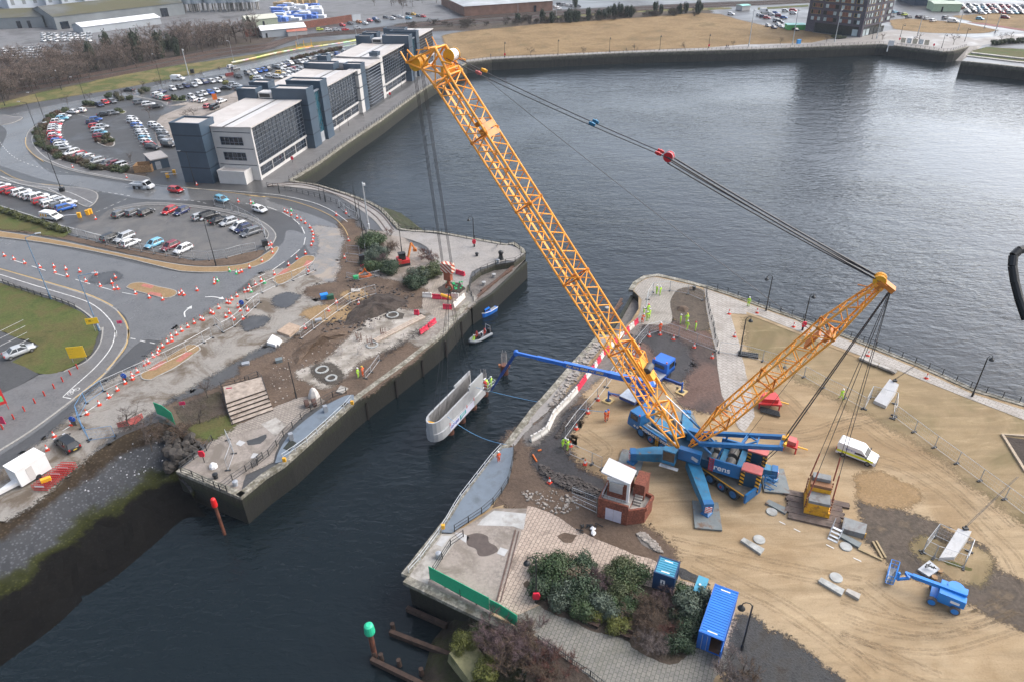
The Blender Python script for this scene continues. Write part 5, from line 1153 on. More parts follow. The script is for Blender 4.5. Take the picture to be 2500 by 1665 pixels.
WF,WR=Vector((16.7,72.0,0)),Vector((25.6,60.3,0))
CA=Fr(WF,WR);CL=CA.len
sgn=1 if(CA.v.x>0)else-1
cv=lambda v:sgn*v
def cbox(b,u0,u1,v0,v1,z0,z1):
 a,e=sorted((cv(v0),cv(v1)));return CA.box(b,u0,u1,a,e,z0,z1)
car=2.9
b=MB();cbox(b,-.2,CL+1.5,.05,car,1.15,1.55);cbox(b,-.2,CL+1.5,.5,car-.5,.7,1.15);ch=b.build('chassis',M_grease,crane)
b=MB();cbox(b,CL+1.5,CL+1.75,.0,car,.6,1.9);b.build('rear_panel',M_cb,ch)
b=MB();cbox(b,-.3,CL+1.4,.0,.06,1.5,1.62);b.build('edge_strip',M_yel,ch)
b=MB();cbox(b,.1,4.2,.02,.2,1.2,2.0);tcp=b.build('side_panel',M_cb,ch)
b=MB();cbox(b,.6,4.6,1.2,2.7,1.56,2.3);cbox(b,1.2,3.6,.3,1.1,1.56,1.7);b.build('engine_cover',M_cbw,ch)
b=MB();b.bar(CA(.4,cv(.6),2.0),CA(4.2,cv(.6),2.0),.12,8);b.bar(CA(5.0,cv(.5),1.9),CA(5.7,cv(.5),1.9),.3,10);b.build('pipe',M_galv,ch)
tF=Fr(CA(0,cv(.0)),CA(1,cv(.0)))
text('DEMAG',.62,M_wtxt,tF,.15,cv(-.02),1.35,tcp);text('TC 3200',.62,M_wtxt,tF,2.3,cv(-.02),1.35,tcp)
cab=MB();cbox(cab,-2.4,-.3,.0,car,.75,1.9);
PR=[(-2.4,1.9),(-2.15,3.1),(-.3,3.1),(-.3,1.9)]
cab.add([CA(u,cv(v),z)for v in(.05,car-.05)for u,z in PR],[(0,1,2,3),(7,6,5,4),(0,4,5,1),(1,5,6,2),(2,6,7,3),(3,7,4,0)])
cb_=cab.build('carrier_cab',M_cb,crane)
b=MB();cbox(b,-2.0,-.75,.02,.045,2.0,2.85);cbox(b,-2.36,-2.3,.3,car-.3,2.0,2.7);b.build('cab_window',M_glass,cb_)
b=MB();cbox(b,-2.48,-2.41,.0,.5,.8,1.3);cbox(b,-2.48,-2.41,car-.5,car,.8,1.3);b.build('hazard_band',M_hazR,cb_)
b=MB();b.bar(CA(-.5,cv(.1),3.1),CA(-.5,cv(.1),3.3),.1,8);b.build('beacon',M_red,cb_)
b=MB()
for i,u in enumerate((-1.4,-.9)):b.add([CA(u,cv(-.01),1.1),CA(u+.3,cv(-.01),1.0),CA(u+.5,cv(-.01),1.3),CA(u+.2,cv(-.01),1.4)],[(0,1,2,3),(3,2,1,0)])
b.build('emblem',M_wtxt,cb_)
for u in(0,1.75,3.7,CL-3.4,CL-1.7,CL):
 for v0,s in((.0,-1),(car,1)):
  b=MB();p=CA(u,cv(v0+(.55 if s<0 else-.55)),.75);q=CA(u,cv(v0),.75);b.bar(p,q,.75,20);wh_=b.build('wheel',M_tyre,crane)
  b=MB();d=(q-p).normalized();b.bar(q,q+d*.05,.46,16);hb_=b.build('rim',M_hubb,wh_)
  b=MB();b.bar(q+d*.05,q+d*.12,.15,10);b.build('hub',M_red if u in(1.75,CL-1.7,3.7)else M_hubb,hb_)
b=MB()
for i in range(6):cbox(b,2.62,3.02,-.08,-.03,.45+i*.25,.5+i*.25)
for u in(2.6,3.0):cbox(b,u,u+.05,-.09,-.03,.4,1.9)
b.build('ladder',M_yel,ch)
M_pad=mat('steel_mat',(.16,.185,.19),.6,.25,.9,dirt=(.14,.09,.06),dscale=.9,dlo=.52,dhi=.66)
PADS=[(Vector((14.7,66.9,0)),'left of the crane beside the hut'),(Vector((21.95,57.75,0)),'in front of the crane'),(Vector((31.4,63.1,0)),'behind the counterweights'),(Vector((23.2,74.6,0)),'on the far side of the crane')]
for i,(p,lab)in enumerate(PADS):
 d=(p-S0).normalized();nrm=Vector((-d.y,d.x,0));b=MB();e=p-d*.2
 a=S0+d*1.6
 vs=[]
 for c,hw,z0,z1 in((a,.75,.9,2.2),(a.lerp(e,.55),.7,.9,2.2),(e,.5,1.0,2.0)):
  vs+=[c-nrm*hw+V3(0,0,z0),c+nrm*hw+V3(0,0,z0),c+nrm*hw+V3(0,0,z1),c-nrm*hw+V3(0,0,z1)]
 b.add(vs,[(0,3,2,1),(8,9,10,11)]+[(k*4+j,k*4+(j+1)%4,k*4+4+(j+1)%4,k*4+4+j)for k in(0,1)for j in range(4)])
 o=b.build('outrigger',M_cbw,crane)
 b=MB();b.box(e+d*.1+V3(0,0,1.5),(.7,1.15,1.2),math.atan2(d.y,d.x));b.build('outrigger_head',M_cb,o)
 b=MB();b.box(e+d*.5+V3(0,0,1.25),(.12,.8,.8),math.atan2(d.y,d.x));b.build('hazard_plate',M_hazR,o)
 b=MB();b.bar(e+d*.1+V3(0,0,.3),e+d*.1+V3(0,0,1.0),.22,10);b.lathe([(.75,.3),(.7,.42),(.3,.6)],4,e+d*.1);b.build('jack_foot',M_cb,o)
 t=MB();t.box(p+d*.1+V3(0,0,.17),(3.0,4.3,.22),.2+[-.55,-.35,-.35,-.2][i]);pp=t.build('outrigger_mat',M_pad);tag(pp,'steel outrigger mat '+lab,'outrigger mat','crane outrigger mats')
tray=thing('counterweight_tray','hanging ballast tray of stacked yellow and grey slabs on timber mats','counterweight',tuple(TR.o))
M_slabg=mat('slab_grey',(.2,.215,.22),.7,.2,1.,dirt=(.12,.1,.09),dscale=1.);M_slaby=mat('slab_yellow',(.7,.36,.02),.6,.2,1.,dirt=(.3,.15,.04),dscale=1.2,dlo=.55,dhi=.7);M_slabr=mat('slab_rust',(.26,.13,.065),.8,.25,1.,dirt=(.13,.09,.06),dscale=1.)
def slabs(v0,v1,z0,n,h,top,side):
 for k in range(n):
  b=MB();TR.box(b,.22,TW-.22,v0,v1,z0+k*h+.02,z0+(k+1)*h-.02);b.build('slab',side if k<n-1 else top,tray)
b=MB();TR.box(b,0,TW,-.1,3.5,.02,.3);TR.box(b,0,.2,-.1,3.5,.3,.7);TR.box(b,TW-.2,TW,-.1,3.5,.3,.7);b.build('tray_frame',M_slaby,tray)
slabs(0,1.7,.3,4,.42,M_slabg,M_slaby);slabs(1.75,3.4,.3,6,.44,M_slabr,M_slaby)
b=MB();TR.box(b,.4,TW-.4,2.5,3.4,2.97,3.4);b.build('slab',M_slabg,tray)
b=MB()
for u in(.02,TW-.02):
 for v in(.3,2.9):
  for k in range(6):b.bar(TR(u,v,.5+k*.4),TR(u,v,.75+k*.4),.09,6)
b.build('chain',mat('rusty_chain',(.2,.09,.05),.7,.3),tray)
for i,(u0,u1,v0,v1,z)in enumerate(((-2.4,0.6,2.5,3.4,0),(-1.9,4.2,1.5,2.4,0),(-1.7,4.4,.6,1.45,0),(-2.0,4.0,-.4,.55,0),(-1.6,4.4,-1.35,-.45,0),(2.6,5.0,2.45,3.3,0))):
 b=MB();n=4
 for k in range(n):TR.box(b,u0+rnd.uniform(-.1,.1),u1+rnd.uniform(-.1,.1),lerp(v0,v1,k/n)+.01,lerp(v0,v1,(k+1)/n)-.01,-.29,-.02)
 o=b.build('timber_mat',M_mat);tag(o,'weathered timber mat laid under the hanging ballast tray','timber mat','timber mats under the ballast tray')
M_pc=mat('precast_concrete',(.38,.39,.4),.75,.12,.5,dirt=(.23,.235,.25),dscale=.35,dlo=.5,dhi=.75,bump=.08)
M_pcd=mat('precast_ribbed',(.28,.275,.27),.85,.2,.6,dirt=(.18,.17,.165),dscale=.6)
LX=Vector((.479,.877,0)).normalized();e_=Vector((-5.55,87.3,0));LF=Fr(e_-LX*12.9,e_);LLn=12.9
shell=thing('precast_shell','long open grey concrete shell hanging over the lock on crane slings','concrete shell',(LF.o.x,LF.o.y,-3.3))
def ushape(hw,z0,z1,th,end,m,name,ends=None):
 out=[(end,-hw)]+[(1.9-1.9*math.sin(a),-hw*math.cos(a))for a in[i*math.pi/8 for i in range(9)]]+[(end,hw)]
 hi=hw-th;inn=[(end,-hi)]+[(1.9-(1.9-th)*math.sin(a),-hi*math.cos(a))for a in[i*math.pi/8 for i in range(9)]]+[(end,hi)]
 b=MB();n=len(out)
 for i in range(n-1):
  a,c,d,e=out[i],out[i+1],inn[i+1],inn[i]
  vs=[LF(*p,z)for z in(z0,z1)for p in(a,c,d,e)]
  b.add(vs,[(0,1,2,3),(7,6,5,4),(0,4,5,1),(2,6,7,3),(1,5,6,2),(3,7,4,0)])
 return b.build(name,m,shell),out,inn
ush,out_,inn_=ushape(1.2,-2.0,-.05,.2,LLn,M_pc,'shell_wall')
lw,_,_=ushape(1.42,-3.3,-2.0,.42,LLn+.2,M_pc,'base_ledge')
b=MB();LF.box(b,8.9,LLn,-1.2,-1.0,-.05,.42);LF.box(b,8.5,LLn+0,1.0,1.2,-.05,.42);LF.box(b,9.2,LLn,-1.2,-1.0,.42,.75);b.build('raised_wall',M_pc,shell)
b=MB();LF.box(b,1.2,LLn,-1.0,1.0,-3.25,-2.9);b.build('floor',M_pcd,shell)
for v in(.949,-.949):
 b=MB()
 for i in range(34):u=1.6+i*.33;LF.box(b,u,u+.18,v-.049,v+.049,-2.9,-.1)
 b.build('ribs',M_pcd,shell)
b=MB();LF.box(b,3.0,9.6,-1.45,-1.425,-3.15,-2.1);bn=b.build('banner',mat('banner_cloth',(.62,.62,.74),.7,.05),shell)
b=MB();LF.box(b,5.6,7.3,-1.458,-1.452,-2.8,-2.15);b.add([LF(5.6,-1.456,-3.05),LF(6.6,-1.456,-2.85),LF(5.6,-1.456,-2.8)],[(0,1,2),(2,1,0)]);b.build('teal_panel',mat('teal_print',(.02,.3,.32),.6,.1),bn)
b=MB()
for u0,n in((3.15,6),(4.3,6)):
 for i in range(n):LF.box(b,u0+i*.17,u0+i*.17+.11,-1.46,-1.452,-2.8+.06*(i%2),-2.42+.1*((i*5)%3))
b.build('lettering',M_btxt,bn)
b=MB()
for i in range(4):LF.box(b,5.95+i*.3,6.06+i*.3,-1.466,-1.46,-2.7,-2.25)
b.build('lettering',M_wtxt,bn)
b=MB()
for u in(3.0,7.6,9.6):LF.box(b,u-.05,u+.05,-1.49,-1.425,-2.15,-1.6)
b.build('strap',mat('red_strap',(.6,.06,.03),.6,.1),bn)
b=MB();b.beam(LF(.55,.5,-.35),LF(.75,-.85,-.35),.22,.22);b.build('yellow_beam',M_yel,shell)
sl=MB()
for u,v in((2.8,1.05),(3.0,-1.05),(10.6,1.05),(10.8,-1.05)):sl.tube([HK+V3(0,0,17.6),LF(u,v,-.1)],.032,5)
for u,v in((2.6,.5),(11.2,-.2)):sl.tube([HK+V3(0,0,17.6),LF(u,v,-2.6)],.022,4)
sl.build('slings',M_rope,crane)
for i,(u,v,z,t)in enumerate(((10.8,-1.2,-.6,('I',1010,1470)),(2.9,-1.2,-.5,('K',130,305)))):
 p=LF(u,v,z);q=g(*t,.6);mid=[p.lerp(q,k/10)-V3(0,0,(.9 if i else.5)*4*(k/10)*(1-k/10))for k in range(11)]
 o=MB().tube(mid,.035,5).build('guide_rope',mat('blue_rope',(.12,.32,.55),.6,.1));tag(o,('upper blue guide rope from the far end' if i==0 else 'lower blue guide rope from the rounded nose')+' of the concrete shell','rope')
M_rust=mat('rusty_pile',(.13,.045,.025),.85,.4,1.,dirt=(.04,.02,.015),dscale=.7)
M_rebar=mat('rebar',(.4,.36,.34),.6,.3,5.)
for i,(p,zt,lab)in enumerate(((g('I',115,1130,WZ),-2.7,'rusty tube pile with tall bars beside the blue boom elbow'),(LF(14.2,-.5,0),-2.3,'rusty tube pile with bars behind the platform basket'),(LF(10.5,-.6,0),-3.4,'rusty tube pile under the far end of the concrete shell'),(LF(7,-.7,0),-3.6,'rusty tube pile under the middle of the concrete shell'),(LF(4,-.6,0),-3.6,'rusty tube pile under the rounded nose of the concrete shell'))):
 t=thing('tube_pile',lab,'pile',(p.x,p.y,WZ),0,'tube piles in the lock');q=Vector((p.x,p.y,0))
 b=MB();b.bar(q+V3(0,0,-9),q+V3(0,0,zt),.62,16);b.build('tube',M_rust,t)
 if i<2:
  b=MB()
  for k in range(12):a=k*math.pi/6;r=.4;b.bar(q+V3(r*math.cos(a),r*math.sin(a),zt-.1),q+V3(r*math.cos(a)*1.1,r*math.sin(a)*1.1,zt+rnd.uniform(1.6,2.6)),.025,4)
  b.build('rebar',M_rebar,t)
  b=MB();b.box(q+V3(-.75,.1,zt-.25),(.35,.5,.4));b.box(q+V3(.75,-.1,zt-.25),(.35,.5,.4));b.build('clamp',mat('clamp_rust',(.35,.14,.06),.7,.2),t)
TA=Fr(Vector((16.2,78.9,0)),Vector((22.9,86.6,0)));awp=thing('access_platform_truck','blue boom access platform truck on outriggers reaching over the lock','access platform',tuple(TA.o))
M_tb=mat('truck_blue',(.01,.12,.5),.35,.12,.6);M_tbd=mat('truck_blue_dark',(.01,.05,.22),.4,.2,.6)
b=MB();TA.box(b,-.6,10.6,-1.25,1.25,.9,1.35);a1=b.build('chassis',M_tbd,awp)
b=MB();TA.box(b,-.6,1.6,-1.24,1.24,1.36,1.46);TA.box(b,4.2,8.0,-1.24,1.24,1.36,1.46);b.build('deck',M_galv,a1)
cabb=MB();TA.box(cabb,8.1,10.5,-1.25,1.25,1.0,2.95);cb2=cabb.build('cab',M_tb,awp)
b=MB();TA.box(b,10.5,10.53,-1.1,1.1,1.9,2.8);TA.box(b,8.8,10.2,-1.28,-1.25,1.9,2.75);TA.box(b,8.8,10.2,1.25,1.28,1.9,2.75);TA.box(b,8.07,8.1,-.8,.8,2.0,2.6);b.build('cab_window',M_glass,cb2)
b=MB();TA.box(b,8.05,10.45,-1.2,1.2,2.95,3.05);b.build('cab_roof',M_tb,cb2)
for v in(-1.0,1.0):
 b=MB();p=TA(8.3,v,3.05);b.bar(p,p+V3(0,0,.22),.12,8);b.build('beacon',mat('amber',(.6,.15,.02),.3,.1),cb2)
 b=MB();p=TA(10.3,v*1.45,2.3);TA.box(b,10.2,10.4,v*1.45-.08,v*1.45+.08,1.9,2.5);b.build('mirror',M_blackm,cb2)
for u in(1.3,2.7,9.2):
 for v in(-1.0,1.0):
  b=MB();b.bar(TA(u,v-.25,.5),TA(u,v+.25,.5),.5,16);b.build('wheel',M_tyre,awp)
TU=Vector((18.3,79.6,0))
b=MB();b.lathe([(1.15,1.35),(1.15,1.8),(.9,1.9),(.9,3.4),(.5,3.6)],14,TU);b.box(TU+V3(.6,-.2,2.5),(1.4,1.6,1.7),.1);b.build('turret',M_tb,awp)
EL=Vector((.5,81.5,7.55));BR=TU+V3(.5,-.1,3.3)
bd=(EL-BR);b=MB();b.beam(BR,BR+bd*.64,.52,.7);b.beam(BR+bd*.02,BR+bd*.3,.7,.8);bo=b.build('boom',M_tb,awp)
b=MB();b.beam(BR+bd*.635,BR+bd*.84,.4,.52);b.build('boom',M_tb,awp)
b=MB();b.beam(BR+bd*.835,EL,.3,.38);b.build('boom',M_tb,awp)
BP=Vector((-3.55,83.9,-.1));bq=BP+V3(.35,-.3,-.1)
b=MB();b.bar(EL-V3(0,.3,0),EL+V3(0,.3,0),.35,12);b.build('elbow',M_tb,awp)
b=MB();b.beam(EL,EL.lerp(bq,.6),.3,.4);b.beam(EL.lerp(bq,.58),bq,.24,.3);b.build('jib',M_tbd,awp)
pitch_u=(-bd).normalized()
ntf=pitch_u.cross(Vector((0,0,1))).normalized()
cu=bpy.data.curves.new('t','FONT');cu.body='For hire 0845 141 0000';cu.size=.55;cu.extrude=.01
o=bpy.data.objects.new('t',cu);me=bpy.data.meshes.new_from_object(o);bpy.data.objects.remove(o)
uz=ntf.cross(pitch_u).normalized();uz=uz if uz.z>0 else-uz;nn=pitch_u.cross(uz);bb=BR+bd*.62+nn*.28-uz*.15-awp.location
me.transform(Matrix(((pitch_u.x,uz.x,nn.x,bb.x),(pitch_u.y,uz.y,nn.y,bb.y),(pitch_u.z,uz.z,nn.z,bb.z),(0,0,0,1))));me.materials.clear();me.materials.append(M_ytxt)
lt=bpy.data.objects.new('lettering',me);COL.objects.link(lt);lt.parent=awp
b=MB();BA=Fr(BP,BP+V3(.6,.8,0))
for z in(0,.55,1.1):
 P4=[BA(-.9,-.5,z),BA(.9,-.5,z),BA(.9,.5,z),BA(-.9,.5,z)]
 for i in range(4):b.bar(P4[i],P4[(i+1)%4],.03,5)
for u in(-.9,-.3,.3,.9):
 for v in(-.5,.5):b.bar(BA(u,v,0),BA(u,v,1.1),.03,5)
bk=b.build('basket',M_galv,awp);b=MB();BA.box(b,-.9,.9,-.5,.5,-.08,0);b.build('basket_floor',M_grease,bk)
for i,(p,base)in enumerate(((g('Z',195,890),TA(.3,0,1.1)),(g('Z',1195,770),TA(7.4,0,1.1)),(g('Z',470,525),TA(7.2,0,1.1)),(Vector((20.2,76.8,0)),TA(.3,0,1.1)))):
 b=MB();a=base;e=p+V3(0,0,1.35);b.beam(a,e,.3,.35);o=b.build('outrigger',M_tbd,awp)
 b=MB();b.bar(p+V3(0,0,.25),p+V3(0,0,1.75),.12,8);b.build('jack_leg',M_tb,o)
 if i in(0,3):
  b=MB();b.beam(a.lerp(e,.35)-V3(0,0,.02),a.lerp(e,.9)-V3(0,0,.02),.34,.2);b.build('hazard_band',M_hazR,o)
 b=MB();b.box(p+V3(0,0,.1),(1.35,1.35,.16),TA.ang);o=b.build('spreader_board',mat('yellow_board',(.5,.36,.15),.7,.2,1.));tag(o,'yellow spreader board under the '+['lower left','right','upper left','hidden rear'][i]+' outrigger of the blue access platform','spreader board','spreader boards of the access platform')
 b=MB();b.lathe([(.45,.182),(.42,.2),(.18,.24)],14,p);b.build('jack_pad',M_blackm,o)
b=MB()
for i,p in enumerate(resample([Vector((x,y,0))for x,y in offset(LOCK_A[4:],-.1)],6.5)):b.box((p.x,p.y,-3.0),(.28,.28,3.2),.6)
w_=next(o for o in COL.objects if o.get('label','').startswith('long dark masonry'));b.build('fenders',mat('tarred_timber',(.018,.014,.012),.8,.4,2.),w_)
def track_mat():
 t=NT('wheel_track');n=t.noise(.8,6,.7);f=t.noise(5.,4,.7)
 t.l(t.mix(n,(.2,.145,.085),(.25,.18,.11)),t.b.inputs['Base Color']);t.b.inputs['Roughness'].default_value=.95
 m=t.n('ShaderNodeMath',operation='MULTIPLY');t.l(t.ramp(n,[(.35,.05),(.65,.38)]),m.inputs[0]);t.l(t.ramp(f,[(.35,.2),(.6,1.)]),m.inputs[1]);t.l(m.outputs[0],t.b.inputs['Alpha']);return t.m
M_track=track_mat();b=MB()
for q in(gl('X',[(0,900),(300,1000),(700,1080),(1100,1060),(1400,960),(1560,900)]),gl('X',[(0,1080),(400,1200),(900,1230),(1300,1120),(1640,1000)]),gl('X',[(0,1180),(300,1300),(700,1480),(900,1568)]),gl('X',[(200,700),(600,960),(1100,1000),(1500,880)]),gl('L',[(1000,430),(1300,520),(1700,760),(2000,1050),(2250,1300),(2355,1500)]),gl('L',[(650,180),(900,120),(1100,250),(1400,420),(1800,700),(2200,1050)]),gl('L',[(0,200),(400,230),(700,140),(1000,60)]),gl('N',[(700,500),(1100,700),(1500,900),(2000,1250),(2300,1500)]),gl('N',[(500,330),(900,420),(1500,560),(2200,700)]),gl('J',[(400,1500),(250,1350),(100,1250),(-200,1200)]),gl('K',[(800,200),(1000,350),(900,420)])):
 p=SP(q,8)
 for s in(-1.0,-.55,.55,1.0):o_=offset(p,s);b.strip([(x+rnd.uniform(-.05,.05),y+rnd.uniform(-.05,.05))for x,y in o_],.3,.05+.003*(s+1))
struct('wheel_tracks',b,M_track)
# ================================================================ cars and vans
def ocol_mat(name,rough=.25,coat=.6,var=0.0,metal=0.0,fn=None):
 t=NT(name);oi=t.n('ShaderNodeObjectInfo');c=oi.outputs['Color']
 if var:c=t.mix(t.ramp(t.noise(var,5),[(.3,.5),(.65,0.)]),c,t.mix(.6,c,(0,0,0)))
 if fn:c=fn(t,c)
 t.l(c,t.b.inputs['Base Color']);t.b.inputs['Roughness'].default_value=rough;t.b.inputs['Coat Weight'].default_value=coat
 t.b.inputs['Metallic'].default_value=metal;return t.m
M_car=ocol_mat('car_paint',.3,.5)
M_cglass=mat('car_glass',(.01,.012,.014),.06,.3,1.,spec=.9)
M_trim=mat('car_trim',(.02,.02,.022),.6,.2)
M_alloy=mat('alloy_rim',(.28,.28,.29),.35,.1,metal=.6)
M_hl=mat('headlight',(.6,.62,.65),.1,.05,spec=.9)
M_tl=mat('tail_light',(.4,.01,.01),.25,.1)
M_plate=mat('yellow_plate',(.6,.45,.05),.5,.05);M_platew=mat('white_plate',(.65,.65,.62),.5,.05)
PAL=dict(w=((.72,.73,.74),'white'),s=((.42,.44,.46),'silver'),g=((.13,.14,.155),'dark grey'),k=((.012,.013,.015),'black'),n=((.012,.022,.09),'navy blue'),b=((.01,.1,.42),'bright blue'),l=((.16,.42,.58),'light blue'),r=((.5,.015,.02),'red'),m=((.2,.01,.025),'dark red'),y=((.7,.42,.02),'yellow'),o=((.6,.2,.02),'orange'),t=((.45,.62,.56),'pale mint'),p=((.5,.12,.13),'faded red'),e=((.5,.6,.05),'lime green'))
SHAPE=dict(h=('hatchback',4.0,1.76,1.47),a=('saloon',4.6,1.8,1.43),e=('estate',4.6,1.82,1.5),u=('suv',4.5,1.88,1.7))
def car_parts(kind):
 _,L,W,H=SHAPE[kind];h=L/2;w=W/2;bz=.92 if kind!='u' else 1.05
 nose={'h':.95,'a':1.15,'e':1.1,'u':1.0}[kind]
 st=[(-h,.45,bz-.14,.8),(-h+.12,.3,bz,.93),(-h*.45,.24,bz,1.),(h-nose-.25,.24,bz,1.),(h-nose*.55,.26,bz-.1,.98),(h-.18,.3,bz-.24,.9),(h,.42,bz-.4,.74)]
 b=MB();n=8;vs=[]
 for x,zb,zt,f in st:
  q=w*f
  vs+=[(x,-q*.86,zb),(x,-q,zb+.2),(x,-q,zt-.2),(x,-q*.9,zt),(x,q*.9,zt),(x,q,zt-.2),(x,q,zb+.2),(x,q*.86,zb)]
 b.add(vs,[(k*n+i,k*n+(i+1)%n,(k+1)*n+(i+1)%n,(k+1)*n+i)for k in range(len(st)-1)for i in range(n)]+[tuple(range(n-1,-1,-1)),tuple(range((len(st)-1)*n,len(st)*n))])
 x0,x1={'h':(-h+.1,h-nose),'a':(-h+.75,h-nose),'e':(-h+.08,h-nose),'u':(-h+.1,h-nose)}[kind]
 r0,r1={'h':(x0+.35,x1-.75),'a':(x0+.65,x1-.75),'e':(x0+.3,x1-.75),'u':(x0+.22,x1-.6)}[kind]
 gb,gt=w*.9,w*.68
 lo=[(x0,-gb,bz-.02),(x1,-gb,bz-.02),(x1,gb,bz-.02),(x0,gb,bz-.02)];hi=[(r0,-gt,H-.04),(r1,-gt,H-.04),(r1,gt,H-.04),(r0,gt,H-.04)]
 gl_=MB().add(lo+hi,[(0,1,5,4),(1,2,6,5),(2,3,7,6),(3,0,4,7),(4,5,6,7)])
 rf=MB();rr=[(p[0],p[1],H)for p in hi];rr2=[(p[0]*.97+(r0+r1)/2*.03,p[1]*.9,H+.05)for p in hi]
 rf.add([(p[0],p[1],H-.05)for p in hi]+rr+rr2,[(0,1,5,4),(1,2,6,5),(2,3,7,6),(3,0,4,7),(4,5,9,8),(5,6,10,9),(6,7,11,10),(7,4,8,11),(8,9,10,11)])
 for i in range(4):rf.beam(lo[i],hi[i],.1)
 for s in(-1,1):
  xm=(x0+x1)/2-.1;rf.beam((xm,s*gb,bz),(lerp(r0,r1,.48),s*gt,H-.03),.09)
 return b,gl_,rf,st,(L,W,H,bz,h,w)
def whl(b,x,y,r,s,wd=.2):b.bar((x,y,r),(x,y-s*wd,r),r,14)
def make_car(kind):
 t=thing('parked_car','x','car');b,gl_,rf,st,(L,W,H,bz,h,w)=car_parts(kind)
 kw=dict(world=False)
 b.build('body',M_car,t,True,**kw);gl_.build('windows',M_cglass,t,**kw);rf.build('roof',M_car,t,**kw)
 for x in(-h+.75,h-.8):
  for s in(-1,1):
   q=MB();whl(q,x,s*(w+.015),.32,s);o=q.build('wheel',M_tyre,t,**kw)
   q=MB();q.bar((x,s*(w+.015),.32),(x,s*(w+.03),.32),.21,10);q.build('rim',M_alloy,o,**kw)
 for s in(-1,1):
  q=MB();q.box((h-.1,s*w*.66,bz-.33),(.2,.34,.16));q.build('headlight',M_hl,t,**kw)
  q=MB();q.box((-h+.06,s*w*.76,bz-.12),(.16,.2,.26));q.build('tail_light',M_tl,t,**kw)
  q=MB();q.box((h-1.25,s*(w+.08),bz+.06),(.14,.2,.13));q.build('mirror',M_car,t,**kw)
 q=MB();q.box((-h-.005,0,.62),(.03,.5,.12));q.build('number_plate',M_plate,t,**kw)
 q=MB();q.box((h-.02,0,.38),(.12,w*1.5,.16));q.build('grille',M_trim,t,**kw)
 return t
def make_far(kind):
 b,gl_,rf,st,(L,W,H,bz,h,w)=car_parts(kind)
 m=MB();m.v,m.f,m.mi=b.v,b.f,b.mi;m.cur=0;m.add(rf.v,rf.f);m.cur=1;m.add(gl_.v,gl_.f);m.cur=2
 for x in(-h+.75,h-.8):
  for s in(-1,1):m.bar((x,s*(w+.01),.32),(x,s*(w-.2),.32),.32,9)
 m.cur=3
 for s in(-1,1):m.box((-h+.04,s*w*.76,bz-.12),(.14,.2,.24))
 return m.build('parked_car',[M_car,M_cglass,M_tyre,M_tl])
PROTO,PFAR,used={},{},{}
for k in SHAPE:
 PROTO[k]=make_car(k);PFAR[k]=make_far(k)
def put_car(p,ang,col,kind,label,group,far=False):
 src=(PFAR if far else PROTO)[kind];key=(far,kind);c=PAL[col][0];j=rnd.uniform(.85,1.12);c=tuple(min(1,x*j)for x in c)
 if key not in used:
  used[key]=1;o=src;kids(o);o.location=p;o.rotation_euler=(0,0,ang);o.color=(*c,1)
  for ch in kids(o):ch.color=(*c,1)
  o['label']=label;o['category']='car'
  if group:o['group']=group
  return o
 return dup(src,p,ang,label,group,color=c,cat='car')
ncar=[0]
def row(t,cars,v,ref,where,group,far=False,gz=.7,order=True,z=0.0):
 """cars: (x, y, colour+shape[, flip]); v: (tail, nose) photo points that give the row its heading"""
 a,e=g(t,*v[0]),g(t,*v[1]);base=math.atan2(e.y-a.y,e.x-a.x)
 for i,cdat in enumerate(cars):
  p=g(t,cdat[0],cdat[1],gz);p.z=z;ang=base+rnd.uniform(-.03,.03)+(math.pi if len(cdat)>3 and cdat[3]else 0)
  col,kd=cdat[2][0],cdat[2][1];ncar[0]+=1
  put_car(p,ang,col,kd,f"{PAL[col][1]} {SHAPE[kd][0]}, {ORD[i]} from the {ref} {where}",group,far)
row('E',[(15,195,'wh'),(62,228,'rh'),(117,240,'rh'),(190,252,'wu'),(235,272,'wh'),(278,287,'sh'),(345,292,'wu'),(360,325,'rh'),(425,338,'sh'),(460,352,'we'),(515,368,'gh'),(580,385,'be')],((490,415),(655,368)),'left','in the slanted row above the white van','cars in the slanted row')
row('E',[(500,312,'wh'),(545,326,'sh'),(600,345,'wh')],((490,415),(655,368)),'left','behind the end of the slanted row','cars behind the slanted row')
row('E',[(1065,440,'gh'),(1182,428,'gh'),(1290,425,'kh')],((1225,455),(1350,400)),'left','at the upper left of the island lot','cars in the island lot')
row('E',[(1495,412,'rh',1),(1602,420,'nh',1)],((1425,450),(1565,385)),'left','at the top middle of the island lot','cars in the island lot')
row('E',[(1775,465,'sh'),(1850,458,'ku'),(1935,495,'ka'),(2020,513,'sh',1),(2112,550,'wh',1),(2150,572,'nh',1),(2215,603,'ge',1)],((2115,640),(2310,575)),'left','at the right end of the island lot','cars in the island lot')
row('E',[(985,645,'ke'),(1097,648,'se',1),(1155,697,'wh'),(1360,705,'lh',1),(1502,727,'mh',1),(1618,752,'wh',1)],((1015,690),(1185,620)),'left','in the lower row of the island lot','cars in the island lot')
def single(t,x,y,code,v,label,far=False,z=0.0,gz=.7):
 a,e=g(t,*v[0]),g(t,*v[1]);p=g(t,x,y,gz);p.z=z;put_car(p,math.atan2(e.y-a.y,e.x-a.x),code[0],code[1],label,None,far)
single('E',1555,230,'rh',((1490,230),(1625,248)),'red hatchback driving along the road below the slate blue stair block')
single('E',1960,312,'lh',((1905,300),(2020,335)),'light blue hatchback driving on the road above the island lot')
single('E',2297,402,'wh',((2235,390),(2350,425)),'white hatchback driving round the bend right of the island lot')
single('G',590,1010,'ke',((650,1060),(510,950)),'black estate car parked among cones beside the site fence')
single('G',170,205,'sa',((30,260),(310,155)),'silver saloon parked beside the lawn at the left edge',z=.15)
C='cars in the round car park'
HD=((600,620),(790,600))
